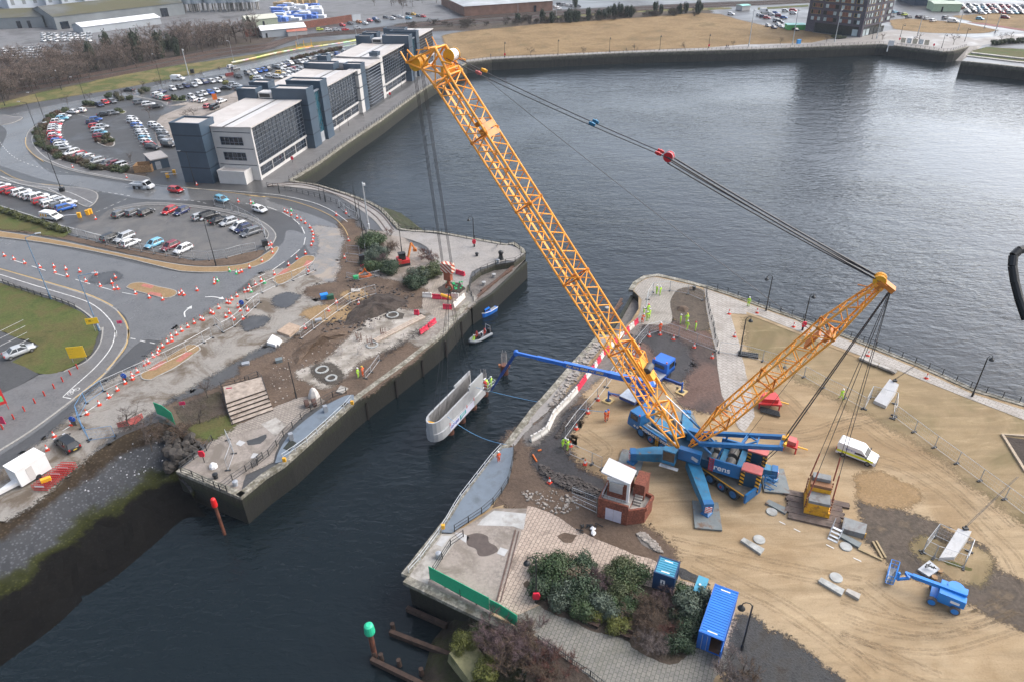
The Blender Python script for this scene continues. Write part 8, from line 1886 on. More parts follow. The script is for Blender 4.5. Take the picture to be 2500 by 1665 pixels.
o=thing('access_steps','small grey metal access steps beside the yellow edged slab','steps',tuple(sf.o));b.build('treads',M_galv,o);b=MB()
for u in(0,sf.len):b.bar(sf(u,0,0),sf(u,1.5,.9),.04,5);b.bar(sf(u,.2,.9),sf(u,1.6,1.9),.03,5);b.bar(sf(u,1.5,.8),sf(u,1.6,1.9),.03,5);b.bar(sf(u,.2,.1),sf(u,.2,.9),.03,5)
b.build('handrails',M_galv,o)
def trailer(t,pts,label,legs=None):
 P4=gl(t,pts,1.0);c=sum(P4,Vector())/4;o=thing('red_trailer',label,'trailer',(c.x,c.y,0));b=MB();b.prism(P4,.8,1.05);b.build('deck',M_red,o)
 b=MB();b.prism([p.lerp(c,.3)for p in P4],1.052,1.6);b.build('cover',M_redf if legs else M_red,o)
 b=MB()
 for p in P4:q=p.lerp(c,.15);b.bar((q.x,q.y,0),(q.x,q.y,.8),.1,6)
 b.build('legs',M_red,o);b=MB();e=(P4[1]+P4[2])/2;b.beam((e.x,e.y,.7),(e.x+1.2,e.y-.4,.5),.14);b.build('drawbar',M_yel,o)
trailer('J',[(5,1395),(215,1410),(175,1310),(20,1310)],'red rig trailer beside the pale block path');trailer('L',[(225,300),(350,345),(362,275),(250,240)],'red rig trailer behind the blue backstay frame',True)
o=thing('roller_bundle','black roller bundle on the sand in front of the red trailer','bundle',g('J',100,1440));b=MB()
for k in range(4):a,c=g('J',10+k*4,1420+k*14,.25),g('J',190+k*3,1470+k*12,.25);b.bar(a,c,.13,8)
b.build('rollers',M_blackm,o)
o=MB();
for k in range(3):o.beam(g('I',2180,935+k*14,.2),g('I',2360,960+k*14,.2),.25)
o=o.build('girder_bundle',M_blackm);tag(o,'dark girder bundle beside the promenade lamp','girder bundle')
for i,(a,c)in enumerate((((905,985),(1060,1055)),((1072,1055),(1225,1118)))):b=MB();b.beam(g('J',*a,.35),g('J',*c,.35),.7,.3);b.beam(g('J',*a,.1),g('J',*c,.1),.4,.3);o=b.build('bench',M_conc);tag(o,'long pale concrete bench on the promenade, '+('left' if i==0 else 'right')+' one','bench','concrete benches')
o=thing('tool_pallet','grey pallet of tools beside the near anchor fence','pallet',g('X',795,560));P4=gl('X',[(695,560),(795,625),(895,560),(800,480)],.3);b=MB();b.prism(P4,.05,.3);b.build('pallet',M_metal,o);b=MB();c=sum(P4,Vector())/4
for k in range(6):b.bar(c+V3(rnd.uniform(-.6,.6),rnd.uniform(-.5,.5),.35),c+V3(rnd.uniform(-.6,.6),rnd.uniform(-.5,.5),.4),.06,6)
b.build('tools',M_blackm,o)
for x,y,l in((885,585,'upper'),(840,645,'lower')):b=MB();b.lathe([(.3,0),(.3,.3)],12,g('X',x,y));o=b.build('cable_drum',M_wood);tag(o,l+' small wooden drum beside the tool pallet','drum','wooden drums')
o=thing('hose_heap','heap of black hoses and white sacks on the dirt before the hut','debris',g('K',860,1050));b=MB()
for k in range(10):p=g('K',790+rnd.uniform(0,140),1010+rnd.uniform(0,60),.1);b.tube([p,p+V3(rnd.uniform(-.6,.6),rnd.uniform(-.5,.5),.25),p+V3(rnd.uniform(-.8,.8),rnd.uniform(-.6,.6),0)],.06,5)
b.build('hoses',M_blackm,o)
for x,y in((895,1050),(900,1090)):boulder(g('K',x,y,.2),.32,M_wpaint,'').build('sack',M_wpaint,o)
M_op=mat('orange_pipe',(.65,.15,.02),.5,.1)
for a,c,l in(((365,395),(400,455),'orange pipe standing out of the crane side dirt'),((410,360),(440,352),'short orange pipe lying by the lock edge')):b=MB();b.bar(g('K',*a,.12),g('K',*c,.12),.12,8);o=b.build('pipe',M_op);tag(o,l,'pipe')
o=thing('hose_coil','coil of orange hose with green box on the left pier','hose',g('F',1040,990));b=MB();p=g('F',1050,990,.25)
for k in range(3):b.tube([p+V3(1.3*math.cos(a*.4)*(1-k*.1),.9*math.sin(a*.4),.15*k+(.8 if a==4 else 0))for a in range(17)],.07,5)
b.build('hose',M_op,o);b=MB();b.box(g('F',975,1005,.35),(1.0,.7,.6),.4);b.build('green_box',M_cong,o)
for t,x,y,m,sz,l,nm in(('F',698,1195,M_lift,(1.3,.9,.9),'blue toolbox in the muddy yard','toolbox'),('F',750,1198,mat('dark_green_box',(.02,.09,.05),.5,.1),(1.2,.8,.8),'dark green toolbox in the muddy yard','toolbox'),('F',1035,900,M_blackm,(1.0,.8,2.2),'tall black utility box on the left pier','utility_box'),('F',175,730,M_blackm,(1.1,.9,1.2),'black bin on the road bend','bin'),('E',555,250,M_blackm,(1.1,.9,1.0),'black bin at the lamp by the slanted row','bin'),('H',297,300,mat('grey_box',(.14,.17,.18),.6,.1),(1.0,.8,.5),'grey box by the site fence','box'),('F',645,1395,M_metal,(1.1,.7,.4),'grey box lying in the muddy yard','box'),('G',2175,325,M_metal,(1.1,.7,.3),'grey tank lid by the left works fence','box'),('K',120,520,M_wpaint,(.5,.4,.06),'white sheet on the crane side deck','sheet'),('D',360,390,mat('sky_blue_box',(.03,.3,.7),.5,.1),(1.6,1.2,1.8),'sky blue box on the far promenade','box'),('R',665,735,M_blackm,(1.5,1.2,1.6),'dark cabinet at the foot of the bank mast light','cabinet'),('R',1070,1210,M_op,(1.6,.3,2.0),'orange board standing in the car park behind the office','board')):
 p=g(t,x,y);b=MB();b.box(p+V3(0,0,sz[2]/2),sz,rnd.uniform(.2,.6));b.box(p+V3(0,0,sz[2]+.03),(sz[0]*1.06,sz[1]*1.08,.06),.4);o=b.build(nm,m);tag(o,l,nm.replace('_',' '))
slab4('F',[(275,1480),(385,1520),(490,1440),(385,1405)],.45,'stack of timber boards in the muddy yard',mat('board_stack',(.36,.27,.2),.8,.2,2.),'board stack','board_stack')
slab4('H',[(185,130),(260,150),(305,95),(235,60)],.5,'pale wrapped pallet near the board stack',M_wpaint,'pallet','wrapped_pallet');slab4('H',[(230,130),(290,145),(320,110),(260,95)],.35,'white sacks beside the wrapped pallet',M_wpaint,'sacks','sack_pile')
slab4('F',[(930,1130),(1010,1130),(1015,1105),(932,1105)],.2,'pale concrete beam lying on the dirt',M_conc,'beam','concrete_beam')
for x,y,r,l in((1300,1345,.95,'open manhole ring at the top of the dug slab'),):
 b=MB();p=g('F',x,y);
 for k in range(20):a=k*math.pi/10;e=(k+1)*math.pi/10;b.beam(p+V3(r*math.cos(a),r*math.sin(a),.1),p+V3(r*math.cos(e),r*math.sin(e),.1),.25,.22)
 o=b.build('manhole_ring',M_csl);tag(o,l,'manhole')
for x,y,r,l in((675,375,.9,'left concrete ring in the lower dug pit'),(758,448,.75,'right concrete ring in the lower dug pit'),(1120,158,.85,'concrete ring in the middle of the dug slab')):
 b=MB();p=g('H',x,y)
 for k in range(20):a=k*math.pi/10;e=(k+1)*math.pi/10;b.beam(p+V3(r*math.cos(a),r*math.sin(a),.1),p+V3(r*math.cos(e),r*math.sin(e),.1),.3,.2)
 o=b.build('manhole_ring',M_csl);tag(o,l,'manhole')
for i,(x,y)in enumerate(((840,235),(1005,115),(1015,235),(1220,70),(1130,10),(1100,150))):
 o=thing('rebar_cage',f'rusty rebar cage standing in the dug slab, {ORD[i]} from the left','rebar cage',g('H',x,y),0,'rebar cages');b=MB()
 for k in range(10):a=k*math.pi/5;b.bar((.45*math.cos(a),.45*math.sin(a),0),(.42*math.cos(a)+rnd.uniform(-.1,.1),.42*math.sin(a),rnd.uniform(.9,1.6)),.025,4)
 for z in(.3,.8):b.tube([(.46*math.cos(k*math.pi/6),.46*math.sin(k*math.pi/6),z)for k in range(13)],.02,4)
 b.build('bars',M_rebar if i%2==0 else M_rust,o,world=False)
o=MB();
for k in range(3):o.beam(g('F',1130+k*12,1558+k*8,.25),g('F',1560+k*12,1340+k*8,.25),.3,.25)
o=o.build('formwork_beams',mat('formwork',(.4,.33,.27),.8,.2,2.));tag(o,'long pale formwork boards along the lock edge of the left works','formwork')
o=thing('rubble_strip','tangle of dark reinforcing bars along the left lock edge','rebar heap',g('H',1350,170));b=MB()
for k in range(120):q=rnd.random();p=g('H',lerp(1190,1660,q)+rnd.uniform(-25,25),lerp(260,-40,q)+rnd.uniform(-25,25),rnd.uniform(.1,.6));b.bar(p,p+V3(rnd.uniform(-1,1),rnd.uniform(-1.2,1.2),rnd.uniform(-.3,.3)),.035,4)
b.build('bars',M_rubd,o)
slab4('H',[(800,560),(850,575),(905,530),(840,505)],.25,'pale sheet lying near the covered stack',M_conc,'sheet','sheet')
M_deck=mat('deck_blue_grey',(.15,.185,.225),.6,.15,.5,dirt=(.1,.12,.14),dscale=.5);M_dk=mat('deck_dark',(.02,.025,.02),.7,.3)
def deck(curve,chord,z,label,face=-4.2):
 o=thing('gate_deck',label,'lock gate',(curve[0][0],curve[0][1],z));P_=[Vector((p[0],p[1],0))for p in curve]+[Vector((p[0],p[1],0))for p in chord]
 b=MB();b.prism(P_,z,z+.12);b.build('deck_plate',M_deck,o);b=MB();q=offset(chord,0);b.wall([(p[0],p[1],0)for p in chord],.3,face,z-.02);b.build('gate_face',M_walld,o)
 b=MB()
 for k in range(9):p=Vector(chord[0]).lerp(Vector(chord[-1]),(k+.5)/9);b.box((p.x,p.y,-1.9),(.4,.4,3.4),.5)
 b.build('gate_ribs',M_dk,o);return o
dk=deck(SP(gl('H',[(262,1205),(300,1090),(400,940),(560,800),(720,690),(880,610),(955,600)]),3),gl('H',[(960,640),(820,740),(640,880),(440,1060),(330,1190)]),.1,'blue grey lens shaped gate deck on the left lock side')
b=MB();b.prism(gl('H',[(330,1065),(395,985),(450,1015),(385,1090)],.23),.221,.235);b.prism(gl('H',[(830,690),(870,655),(910,665),(870,700)],.23),.221,.235);b.build('hatch',M_dk,dk)
for x,y in((705,715),(400,960)):b=MB();b.box(g('H',x,y,.7),(.55,.55,1.1),.5);b.build('pedestal',M_metal,dk)
deck(SP(gl('K',[(192,340),(188,470),(140,650),(50,780),(0,840)])+gl('M',[(1060,30),(940,110),(830,180),(735,245)]),3),gl('M',[(645,240),(770,50)])+gl('H',[(1900,1545)])+gl('K',[(0,455),(100,350)]),.1,'blue grey lens shaped gate deck on the crane lock side')
for x,y,l,t in((340,1165,'lower yellow lamp box on the left deck edge','H'),(940,660,'upper yellow lamp box on the left deck edge','H'),(658,180,'yellow lamp box at the crane side deck corner','M')):b=MB();b.box(g(t,x,y,.9),(.4,.3,.6));b.bar(g(t,x,y,.1),g(t,x,y,.7),.05,6);o=b.build('lamp_box',M_yel);tag(o,l,'lamp box','yellow lamp boxes')
stp=MB();A1,A2,B1,B2=g('H',0,590),g('H',180,570),g('H',0,820),g('H',245,730);A1=g('G',2010,690);B1=g('G',2050,860)
for k in range(6):f0,f1=k/6,(k+1)/6;stp.prism([A1.lerp(B1,f0),A2.lerp(B2,f0),A2.lerp(B2,f1),A1.lerp(B1,f1)],0,.17*(6-k))
stp.prism([g('G',1990,570),g('G',2330,480),A2,A1],0,1.02);nos=MB()
for k in range(1,7):nos.beam(A1.lerp(B1,k/6)+V3(0,-.03,.17*(6.5-k)),A2.lerp(B2,k/6)+V3(0,-.03,.17*(6.5-k)),.1,.19)
o=stp.build('stone_steps',mat('step_stone',(.36,.3,.25),.85,.25,1.2,dirt=(.17,.13,.1),dscale=.9));tag(o,'wide stone steps with paved landing on the left pier','steps');nos.build('risers',M_darksoil,o)
lay('grass',M_scrub,gl('G',[(1520,700),(1950,560),(2040,860),(1880,980),(1640,880)]),12,.2,.8)
lay('grass',M_grass,gl('G',[(1700,900),(1990,800),(2030,870),(1890,960)]),13,.3,.8)
for i,(x,y)in enumerate(((527,700),(592,690))):b=MB();p=g('H',x,y);b.bar(p+V3(0,0,.5),p+V3(.5,.25,.5),.62,14);o=b.build('cable_drum',mat('rusty_drum',(.09,.05,.04),.8,.3));tag(o,('left' if i==0 else 'right')+' brown cable drum behind the left gate deck','cable drum','brown cable drums')
b=MB();b.lathe([(.9,0),(.75,.6),(.45,1.3),(.15,1.6)],7,g('H',605,610));o=b.build('covered_stack',mat('white_sheet',(.5,.48,.46),.7,.15,2.));tag(o,'white sheeted stack beside the pier setts','covered stack')
b=MB();b.lathe([(.55,0),(.5,.4),(.2,.75)],8,g('G',1890,1235));o=b.build('sack',M_wpaint);tag(o,'white sack on a trolley at the left pier end','sack')
for t,x,y,l in(('G',1912,1330,'dark bollard near the left pier front railing'),('G',2088,1395,'grey bollard by the left deck railing'),('M',622,455,'pale bollard at the near right pier corner'),('F',2045,820,'small black bollard on the left pier tip'),('F',2232,880,'grey bollard beside the pier tip winch'),('I',1790,395,'black bollard at the crane side pier tip')):
 b=MB();b.lathe([(.3,0),(.24,.45),(.36,.55),(.34,.75),(.1,.82)],12,g(t,x,y));o=b.build('bollard',M_blackm if 'black' in l or 'dark' in l else M_metal);tag(o,l,'bollard','mooring bollards')
o=thing('winch','dark old capstan winch at the left pier tip','winch',g('F',2255,860));b=MB();p=g('F',2258,850);b.lathe([(.6,0),(.45,.5),(.35,1.2),(.55,1.5),(.5,1.8),(.2,2.0)],12,p);b.build('capstan',M_blackm,o);b=MB()
for q in((2225,720),(2285,880),(2240,830)):b.bar(g('F',*q),g('F',*q,1.8),.1,6)
b.build('posts',M_blackm,o)
o=thing('rebar_pit','dark pit with green capped bars on the left pier','rebar pit',g('F',1830,1110));b=MB();c_=MB();poly=gl('F',[(1700,1110),(1780,1050),(1900,1060),(1950,1110),(1880,1160),(1720,1150)]);b.prism(rough(poly,.2,.6),-.02,.1);b.build('soil',M_darksoil,o);b=MB()
for k in range(22):p=g('F',1720+rnd.uniform(0,210),1070+rnd.uniform(0,80));b.bar(p,p+V3(0,0,.7),.04,5);c_.box(p+V3(0,0,.75),(.3,.2,.2),rnd.uniform(0,3))
b.build('bars',M_rust,o);c_.build('caps',M_cong,o)
b=MB();b.bar(g('F',1730,1160,1.2),g('F',1815,1190,1.2),.28,10);o=b.build('cable_roll',M_yel);tag(o,'yellow roll lying on the middle pier barriers','roll')
o=thing('mini_excavator','small red excavator with raised orange arm between the pier shrubs','excavator',g('F',1400,900));EF=Fr(g('F',1370,920),g('F',1450,905));b=MB()
for v in(0,1.5):EF.box(b,-.2,2.0,v,v+.4,.0,.6)
b.build('tracks',M_trim,o);b=MB();EF.box(b,-.3,2.0,.0,1.9,.65,1.3);EF.box(b,-.3,.4,.0,1.9,1.3,1.6);b.build('house',M_red,o);b=MB();EF.box(b,.0,1.3,.3,1.3,1.3,2.6);b.build('cab',M_cglass,o);b=MB();EF.box(b,-.05,1.35,.25,1.35,2.6,2.7)
b.build('cab_roof',M_trim,o);b=MB();p=EF(2.0,1.4,1.2);b.beam(p,p+V3(.7,1.0,2.6),.3,.35);b.beam(p+V3(.7,1.0,2.6),p+V3(1.2,1.8,1.0),.22,.28);b.box(p+V3(1.2,1.9,.7),(.7,.5,.6));b.build('arm',mat('digger_orange',(.55,.18,.04),.5,.2),o)
M_boatb=mat('boat_blue',(.01,.16,.62),.4,.1)
def hull(t,a,c,wd,label,m,cat,name,hz=.8):
 p,q=g(t,*a,WZ),g(t,*c,WZ);F=Fr(p,q,WZ);L=F.len;o=thing(name,label,cat,tuple(F.o));b=MB();st=[(0,.8,.0),(.1,.95,0),(.5,1.,0),(.8,.75,.08),(1.,.05,.25)];vs=[]
 for f,w,s in st:vs+=[F(f*L,-wd/2*w,hz+s),F(f*L,-wd/2*w*.75,-.15),F(f*L,wd/2*w*.75,-.15),F(f*L,wd/2*w,hz+s)]
 b.add(vs,[(k*4+i,(k+1)*4+i,(k+1)*4+i+1,k*4+i+1)for k in range(4)for i in range(3)]+[(3,2,1,0)]+[(k*4,k*4+3,k*4+7,k*4+4)for k in range(4)]);b.build('hull',m,o);return o,F
bo,F=hull('F',(2205,1290),(2065,1370),1.9,'small bright blue cabin boat in the lock',M_boatb,'boat','cabin_boat')
L_=F.len;b=MB();F.box(b,L_*.45,L_*.75,-.6,.6,.8,1.5);b.build('cabin',M_boatb,bo);b=MB();F.box(b,L_*.76,L_*.765,-.5,.5,.95,1.4);F.box(b,L_*.47,L_*.73,-.62,-.605,1.0,1.35);F.box(b,L_*.47,L_*.73,.605,.62,1.0,1.35);b.build('windows',M_cglass,bo);b=MB();F.box(b,.3,L_*.4,-.7,.7,.72,.84);b.build('cockpit',M_metal,bo);b=MB();b.tube([F(L_*f,s*.95*w,.88+z)for s in(-1,)for f,w,z in((0,.8,0),(.1,.95,0),(.5,1,0),(.8,.75,.08),(1,.05,.25))],.06,5);b.tube([F(L_*f,.95*w,.88+z)for f,w,z in((0,.8,0),(.1,.95,0),(.5,1,0),(.8,.75,.08),(1,.05,.25))],.06,5);b.build('gunwale',M_wpaint,bo)
p,q=g('H',2150,55,WZ),g('H',1985,145,WZ);F=Fr(p,q,WZ);L_=F.len;rib=thing('inflatable_boat','grey inflatable safety boat carrying crew in the lock','boat',tuple(F.o));b=MB();M_tube=mat('grey_tube',(.2,.22,.24),.5,.1)
b.tube([F(0,-.8,.35),F(L_*.7,-.8,.35),F(L_*.9,-.5,.45),F(L_,0,.55),F(L_*.9,.5,.45),F(L_*.7,.8,.35),F(0,.8,.35)],.26,8);b.build('tubes',M_tube,rib);b=MB();b.prism([F(0,-.7),F(L_*.75,-.7),F(L_*.95,0),F(L_*.75,.7),F(0,.7)],WZ+.1,WZ+.25);b.build('floor',M_trim,rib);b=MB();F.box(b,-.4,.1,-.3,.3,.1,1.0);b.build('outboard',M_blackm,rib);b=MB();F.box(b,L_*.35,L_*.5,-.3,.3,.25,1.0);b.build('console',M_metal,rib)
b=MB();b.tube([F(.2,-.6,.4),F(.2,-.6,1.9),F(.2,.6,1.9),F(.2,.6,.4)],.04,5);b.build('frame',M_galv,rib)
for i,(f,v,s,l)in enumerate(((.8,.1,'l','crew member in lime at the bow of the inflatable'),(.55,-.35,'r','crew member in red at the left of the inflatable'),(.45,.35,'n','crew member in dark suit at the right of the inflatable'),(.2,0,'r','crew member in red steering the inflatable'))):person(F(L_*f,v,.25),F.ang,s,'w' if i in(0,2)else 'r','sit',l,'boat crew',.95)
for t,x,y,ty,m,l,rr in(('O',1850,350,110,mat('red_can',(.62,.015,.015),.45,.1),'red topped rusty pole in the river beside the left pier',.32),('M',55,1330,1110,mat('green_can',(.03,.5,.28),.45,.1),'green topped wooden pole in the water at the bottom',.5)):
 p=g(t,x,y,WZ);Y=TILE[t][1]+ty/TILE[t][2];h=next(k*.1 for k in range(5,200)if proj(p+V3(0,0,k*.1))[1]<Y);o=thing('channel_marker',l,'channel marker',p,0,'channel markers');b=MB();b.bar((0,0,-3),(0,0,h),.2 if rr<.4 else.28,10);b.build('pole',M_rust,o,world=False);b=MB();b.lathe([(rr,h-.2),(rr*1.1,h),(rr,h+.6),(rr*.9,h+.95),(rr*.5,h+1.1)],14);b.build('topmark',m,o,world=False)
M_oldt=mat('rotten_timber',(.05,.03,.022),.9,.4,1.5)
for i,(a,c)in enumerate((((25,1360),(600,1640)),((190,1115),(800,1350)),((340,905),(690,1060)))):
 P0,P1=g('M',*a,WZ+.35),g('M',*c,WZ+.7);b=MB();b.beam(P0,P1,.45,.6);o=b.build('fender_beam',M_oldt);tag(o,f'rotten dark timber beam in the shallows, {["lowest", "middle", "uppermost"][i]} of three','timber beam','rotten beams')
for i,(x,y)in enumerate(((220,1090),(60,1340),(280,1410),(470,1490),(120,1360))):b=MB();p=g('M',x,y,WZ);b.bar(p+V3(0,0,-2),p+V3(rnd.uniform(-.1,.1),0,1.0),.3,8,r2=.24);o=b.build('timber_stump',M_oldt);tag(o,'rotten dark timber stump beside the fender beams','timber stump','rotten stumps')
b=boulder(g('M',890,1390,-2.4),1.9,M_rock,'');o=MB();o.box(g('M',890,1390,-2.6),(2.6,3.4,2.0),R=Matrix.Rotation(.7,3,'Z')@Matrix.Rotation(.25,3,'X'));o=o.build('stone_block',mat('mossy_block',(.22,.21,.11),.9,.3,.9,dirt=(.1,.11,.04),dscale=.8));tag(o,'big mossy stone block on the muddy shore','stone block')
def sign(t,x,y,w,h,z,m,label,txt=None,col=None,ang=0.,legs=1,cat='sign',size=.3):
 p=g(t,x,y);F=Fr(p,p+V3(math.cos(ang),math.sin(ang),0));o=thing('sign',label,cat,tuple(p));b=MB();F.box(b,-w/2,w/2,-.03,.03,z,z+h);pl=b.build('board',m,o);b=MB()
 for u in((0,)if legs==1 else(-w*.4,w*.4)):b.bar(F(u,.06,0),F(u,.06,z+h),.045,6)
 b.build('legs',M_red if legs==2 and m is M_red else M_metal,o)
 for i,s in enumerate(txt or[]):text(s,size,col or M_blackm,F,-w/2+.1,-.035,z+h-size*1.25*(i+1),pl,ext=.003)
M_ysign=mat('yellow_sign',(.75,.48,.02),.5,.05);M_rsign=mat('crimson_sign',(.55,.02,.1),.5,.05);M_bsign=mat('blue_sign',(.01,.1,.5),.4,.05)
sign('G',710,305,2.5,2.0,.9,M_ysign,'large yellow notice board on the lawn edge',['- - - - -','- - - -','- - -'],M_blackm,.15,2,size=.34)
sign('E',850,1490,1.9,1.1,1.6,M_ysign,'yellow road sign on the blue grey lamp post',['- 20 -'],M_blackm,.25,size=.5)
sign('G',30,880,1.5,1.3,.7,M_rsign,'crimson notice board at the left edge by the red posts',['- - -','- - -','- - -'],M_wtxt,-.2,size=.3)
sign('G',40,740,1.5,2.6,1.2,M_red,'tall red framed coloured board at the left edge',None,None,.7,2)
b=MB();p=g('G',40,740);F=Fr(p,p+V3(math.cos(.7),math.sin(.7),0));F.box(b,-.5,.5,-.05,-.035,1.7,2.6);o=b.build('green_panel',mat('poster_green',(.1,.5,.2),.5,.3,1.,dirt=(.05,.3,.6),dscale=.8));tag(o,'green and blue poster on the tall red framed board','poster')
def disc_sign(t,x,y,label,z=1.1):
 p=g(t,x,y);o=thing('road_sign',label,'road sign',p,0,'blue arrow signs');b=MB();kw=dict(world=False);b.bar((0,0,z),(0,-.04,z),.45,18);b.build('disc',M_bsign,o,**kw);b=MB();b.beam((.2,-.05,z+.2),(-.15,-.05,z-.15),.12,.02);b.add([(-.28,-.055,z-.28),(.02,-.055,z-.24),(-.24,-.055,z+.02)],[(0,1,2),(2,1,0)]);b.build('arrow',M_wtxt,o,**kw);b=MB();b.box((0,.15,.35),(.7,.5,.7));b.build('stand',M_grease,o,**kw)
disc_sign('E',2147,1275,'blue arrow disc sign among the cone cluster');disc_sign('G',1112,475,'blue arrow disc sign by the nearest island');disc_sign('G',662,860,'blue arrow disc sign above the black estate car')
for t,x,y,l in(('E',1070,1440,'small crimson sign on the left pavement'),('G',1625,710,'crimson sign hanging on the bank fence'),('G',2040,585,'crimson sign on the pier steps landing'),('F',1040,940,'crimson sign on the tall black utility box')):sign(t,x,y,.8,.55,.6,M_rsign,l,['- -','- -'],M_wtxt,.2,size=.2)
for i,(x,y)in enumerate(((690,345),(628,400),(560,460),(485,520),(400,585),(315,650),(222,720),(128,790),(30,880))):b=MB();b.lathe([(.1,0),(.1,.95),(.08,1.0)],8,g('G',x,y+22));o=b.build('bollard',mat('red_post',(.4,.03,.02),.5,.1));tag(o,f'red post along the forecourt edge, {ORD[i]} from the yellow board','bollard','red forecourt posts')
q=gl('G',[(130,1345),(225,1425),(470,1275),(385,1190)]);F=Fr(g('G',205,1425),g('G',468,1260));o=thing('welfare_trailer','white windowless site trailer on the muddy road','trailer',tuple(F.o));b=MB();F.box(b,0,F.len,0,2.4,.35,2.75);b.build('body',M_wpaint,o);b=MB();F.box(b,-.05,F.len+.05,-.05,2.45,2.75,2.85);b.build('roof',mat('bright_white_roof',(.8,.8,.8),.4,.03),o);b=MB();F.box(b,F.len*.3,F.len*.5,-.03,0,.5,2.4);b.build('door',M_white,o)
b=MB();b.prism([F(0,.7),F(-2.3,1.1),F(-2.3,1.4),F(0,1.8)],.35,.8);b.build('drawbar',M_wpaint,o);b=MB()
for v in(-.0,2.4):b.bar(F(F.len*.55,v-.1,.35),F(F.len*.55,v+.1,.35),.35,12)
b.build('wheels',M_tyre,o)
for i in range(12):
 q=i/11;a,c=g('G',lerp(300,560,q),lerp(1440,1240,q)),g('G',lerp(345,605,q),lerp(1470,1265,q));rz=math.atan2(c.y-a.y,c.x-a.x);o=thing('pedestrian_barrier','red plastic pedestrian barrier stacked beside the white trailer','barrier',a,rz+.5,'red pedestrian barriers');kw=dict(world=False);b=MB()
 for z in(.15,.55,1.0):b.beam((0,0,z),(1.9,0,z),.05,.08)
 for k in range(8):b.beam((k*.27,0,.15),(k*.27,0,1.0),.04)
 b.build('frame',M_red,o,**kw)
 if i%3==0:b=MB();b.box((1.,-.04,.78),(1.2,.03,.25));b.build('white_strip',M_wpaint,o,**kw)
b=MB();b.box(g('G',405,1340,1.2),(1.1,.5,.45),.6);o=b.build('yellow_panel',M_yel);tag(o,'yellow panel lying on the red barrier stack','panel')
o=thing('barrier_heap','heap of red barriers at the top of the river bank','barrier heap',g('G',1180,830));b=MB()
for k in range(8):p=g('G',1100+k*18,860-k*6,.2+(k%3)*.3);b.box(p+V3(0,0,.3),(1.6,.08,.8),.5+k*.1)
b.build('barriers',M_redf,o)
for i,(t,x,y,l)in enumerate((('E',1485,125,'yellow gate machine below the wooden bin store, left one'),('E',1545,95,'yellow gate machine below the wooden bin store, right one'),('E',707,478,'yellow gate machine left of the island lot entry'),('E',780,455,'yellow gate machine beside the island lot cone'),('E',805,445,'yellow gate machine right of the island lot cone'))):
 o=thing('gate_machine',l,'gate machine',g(t,x,y),.2,'yellow gate machines');kw=dict(world=False);b=MB();b.box((0,0,.55),(.7,.6,1.1));b.box((0,0,1.13),(.8,.7,.08));b.build('cabinet',M_yel,o,**kw)
 if i<3:b=MB();b.beam((-.3,-.4,.95),(-3.2 if i else 2.6,-.4,1.0),.1,.1);b.build('arm',M_wpaint,o,**kw)
rl=[Vector(p)+V3(0,0,.75)for p in SP(gl('R',[(1370,575),(1700,510),(2355,365)])+gl('B',[(884,392),(1030,355)]),6)]
def patch_mat():
 t=NT('patchwork_paint');v=t.n('ShaderNodeTexVoronoi');v.inputs['Scale'].default_value=.45;t.l(t.pos(),v.inputs['Vector']);h=t.n('ShaderNodeHueSaturation');t.l(v.outputs['Color'],h.inputs['Color']);h.inputs['Saturation'].default_value=.8;h.inputs['Value'].default_value=.9
 t.l(t.mix(.45,h.outputs[0],(.75,.6,.12)),t.b.inputs['Base Color']);return t.m
b=MB();b.tube(rl,.38,8);o=b.build('painted_pipe',patch_mat());tag(o,'long patchwork painted pipe along the wet road','pipe')
b=MB();b.wall(gl('R',[(1260,790),(1400,765)]),.6,0,1.1);o=b.build('hedge',mat('red_hedge',(.16,.03,.03),.9,.4,3.));tag(o,'short clipped red hedge in the upper car park row','hedge')
b=MB();b.beam(g('S',800,385,3.),g('S',1065,345,3.),.5,.4)
for q in(.05,.5,.95):p=g('S',800,385).lerp(g('S',1065,345),q);b.bar(p,p+V3(0,0,3),.12,6)
o=b.build('height_barrier',M_yel);tag(o,'yellow height barrier frame behind the painted pipe','height barrier')
for x,y,l in((1955,1050,'dark timber bench below the near evergreen bed, left one'),(2240,1150,'dark timber bench below the near evergreen bed, right one')):
 F=Fr(g('M',x-80,y-20),g('M',x+75,y+45));o=thing('park_bench',l,'bench',tuple(F.o),0,'timber benches');b=MB();F.box(b,0,F.len,0,.5,.4,.47);b.build('seat',M_oldt,o);b=MB();F.box(b,0,F.len,.5,.56,.45,.9);b.build('backrest',M_oldt,o);b=MB()
 for u in(.15,F.len-.15):F.box(b,u-.05,u+.05,.02,.48,0,.4)
 b.build('legs',M_blackm,o)
for i in range(5):p,q=g('D',1260+i*52,385+i*5),g('D',1300+i*52,390+i*5);b=MB();b.wall([p,q],.08,.3,2.4);o=b.build('display_panel',mat('display_'+'ab'[i%2],((.5,.45,.35),(.55,.58,.6))[i%2],.6,.3,1.5));tag(o,f'striped display panel at the plaza edge, {ORD[i]} from the left','display panel','plaza display panels')
pole('D',1142,460,370,.15,M_wpaint,'white navigation post with square board at the dock corner',None,'marker',None,'marker_post');b=MB();b.box(g('D',1180,385,2.0),(2.4,.3,2.2),-.2);o=b.build('marker_board',M_wpaint);tag(o,'white square board at the far dock corner','marker board')
o=MB();q=[(2560,610),(2510,607),(2488,612),(2474,625),(2472,650),(2478,690),(2488,730),(2505,780)]
def near(x,y,d):r=_F+_R*((x-1250)/CF)+_D*((y-832.5)/CF);return _C+r*d
o.tube([near(x,y,.6)for x,y in q],.0036,10);o=o.build('landing_leg',M_blackm);tag(o,'black curved landing leg of the drone at the right edge','drone leg')
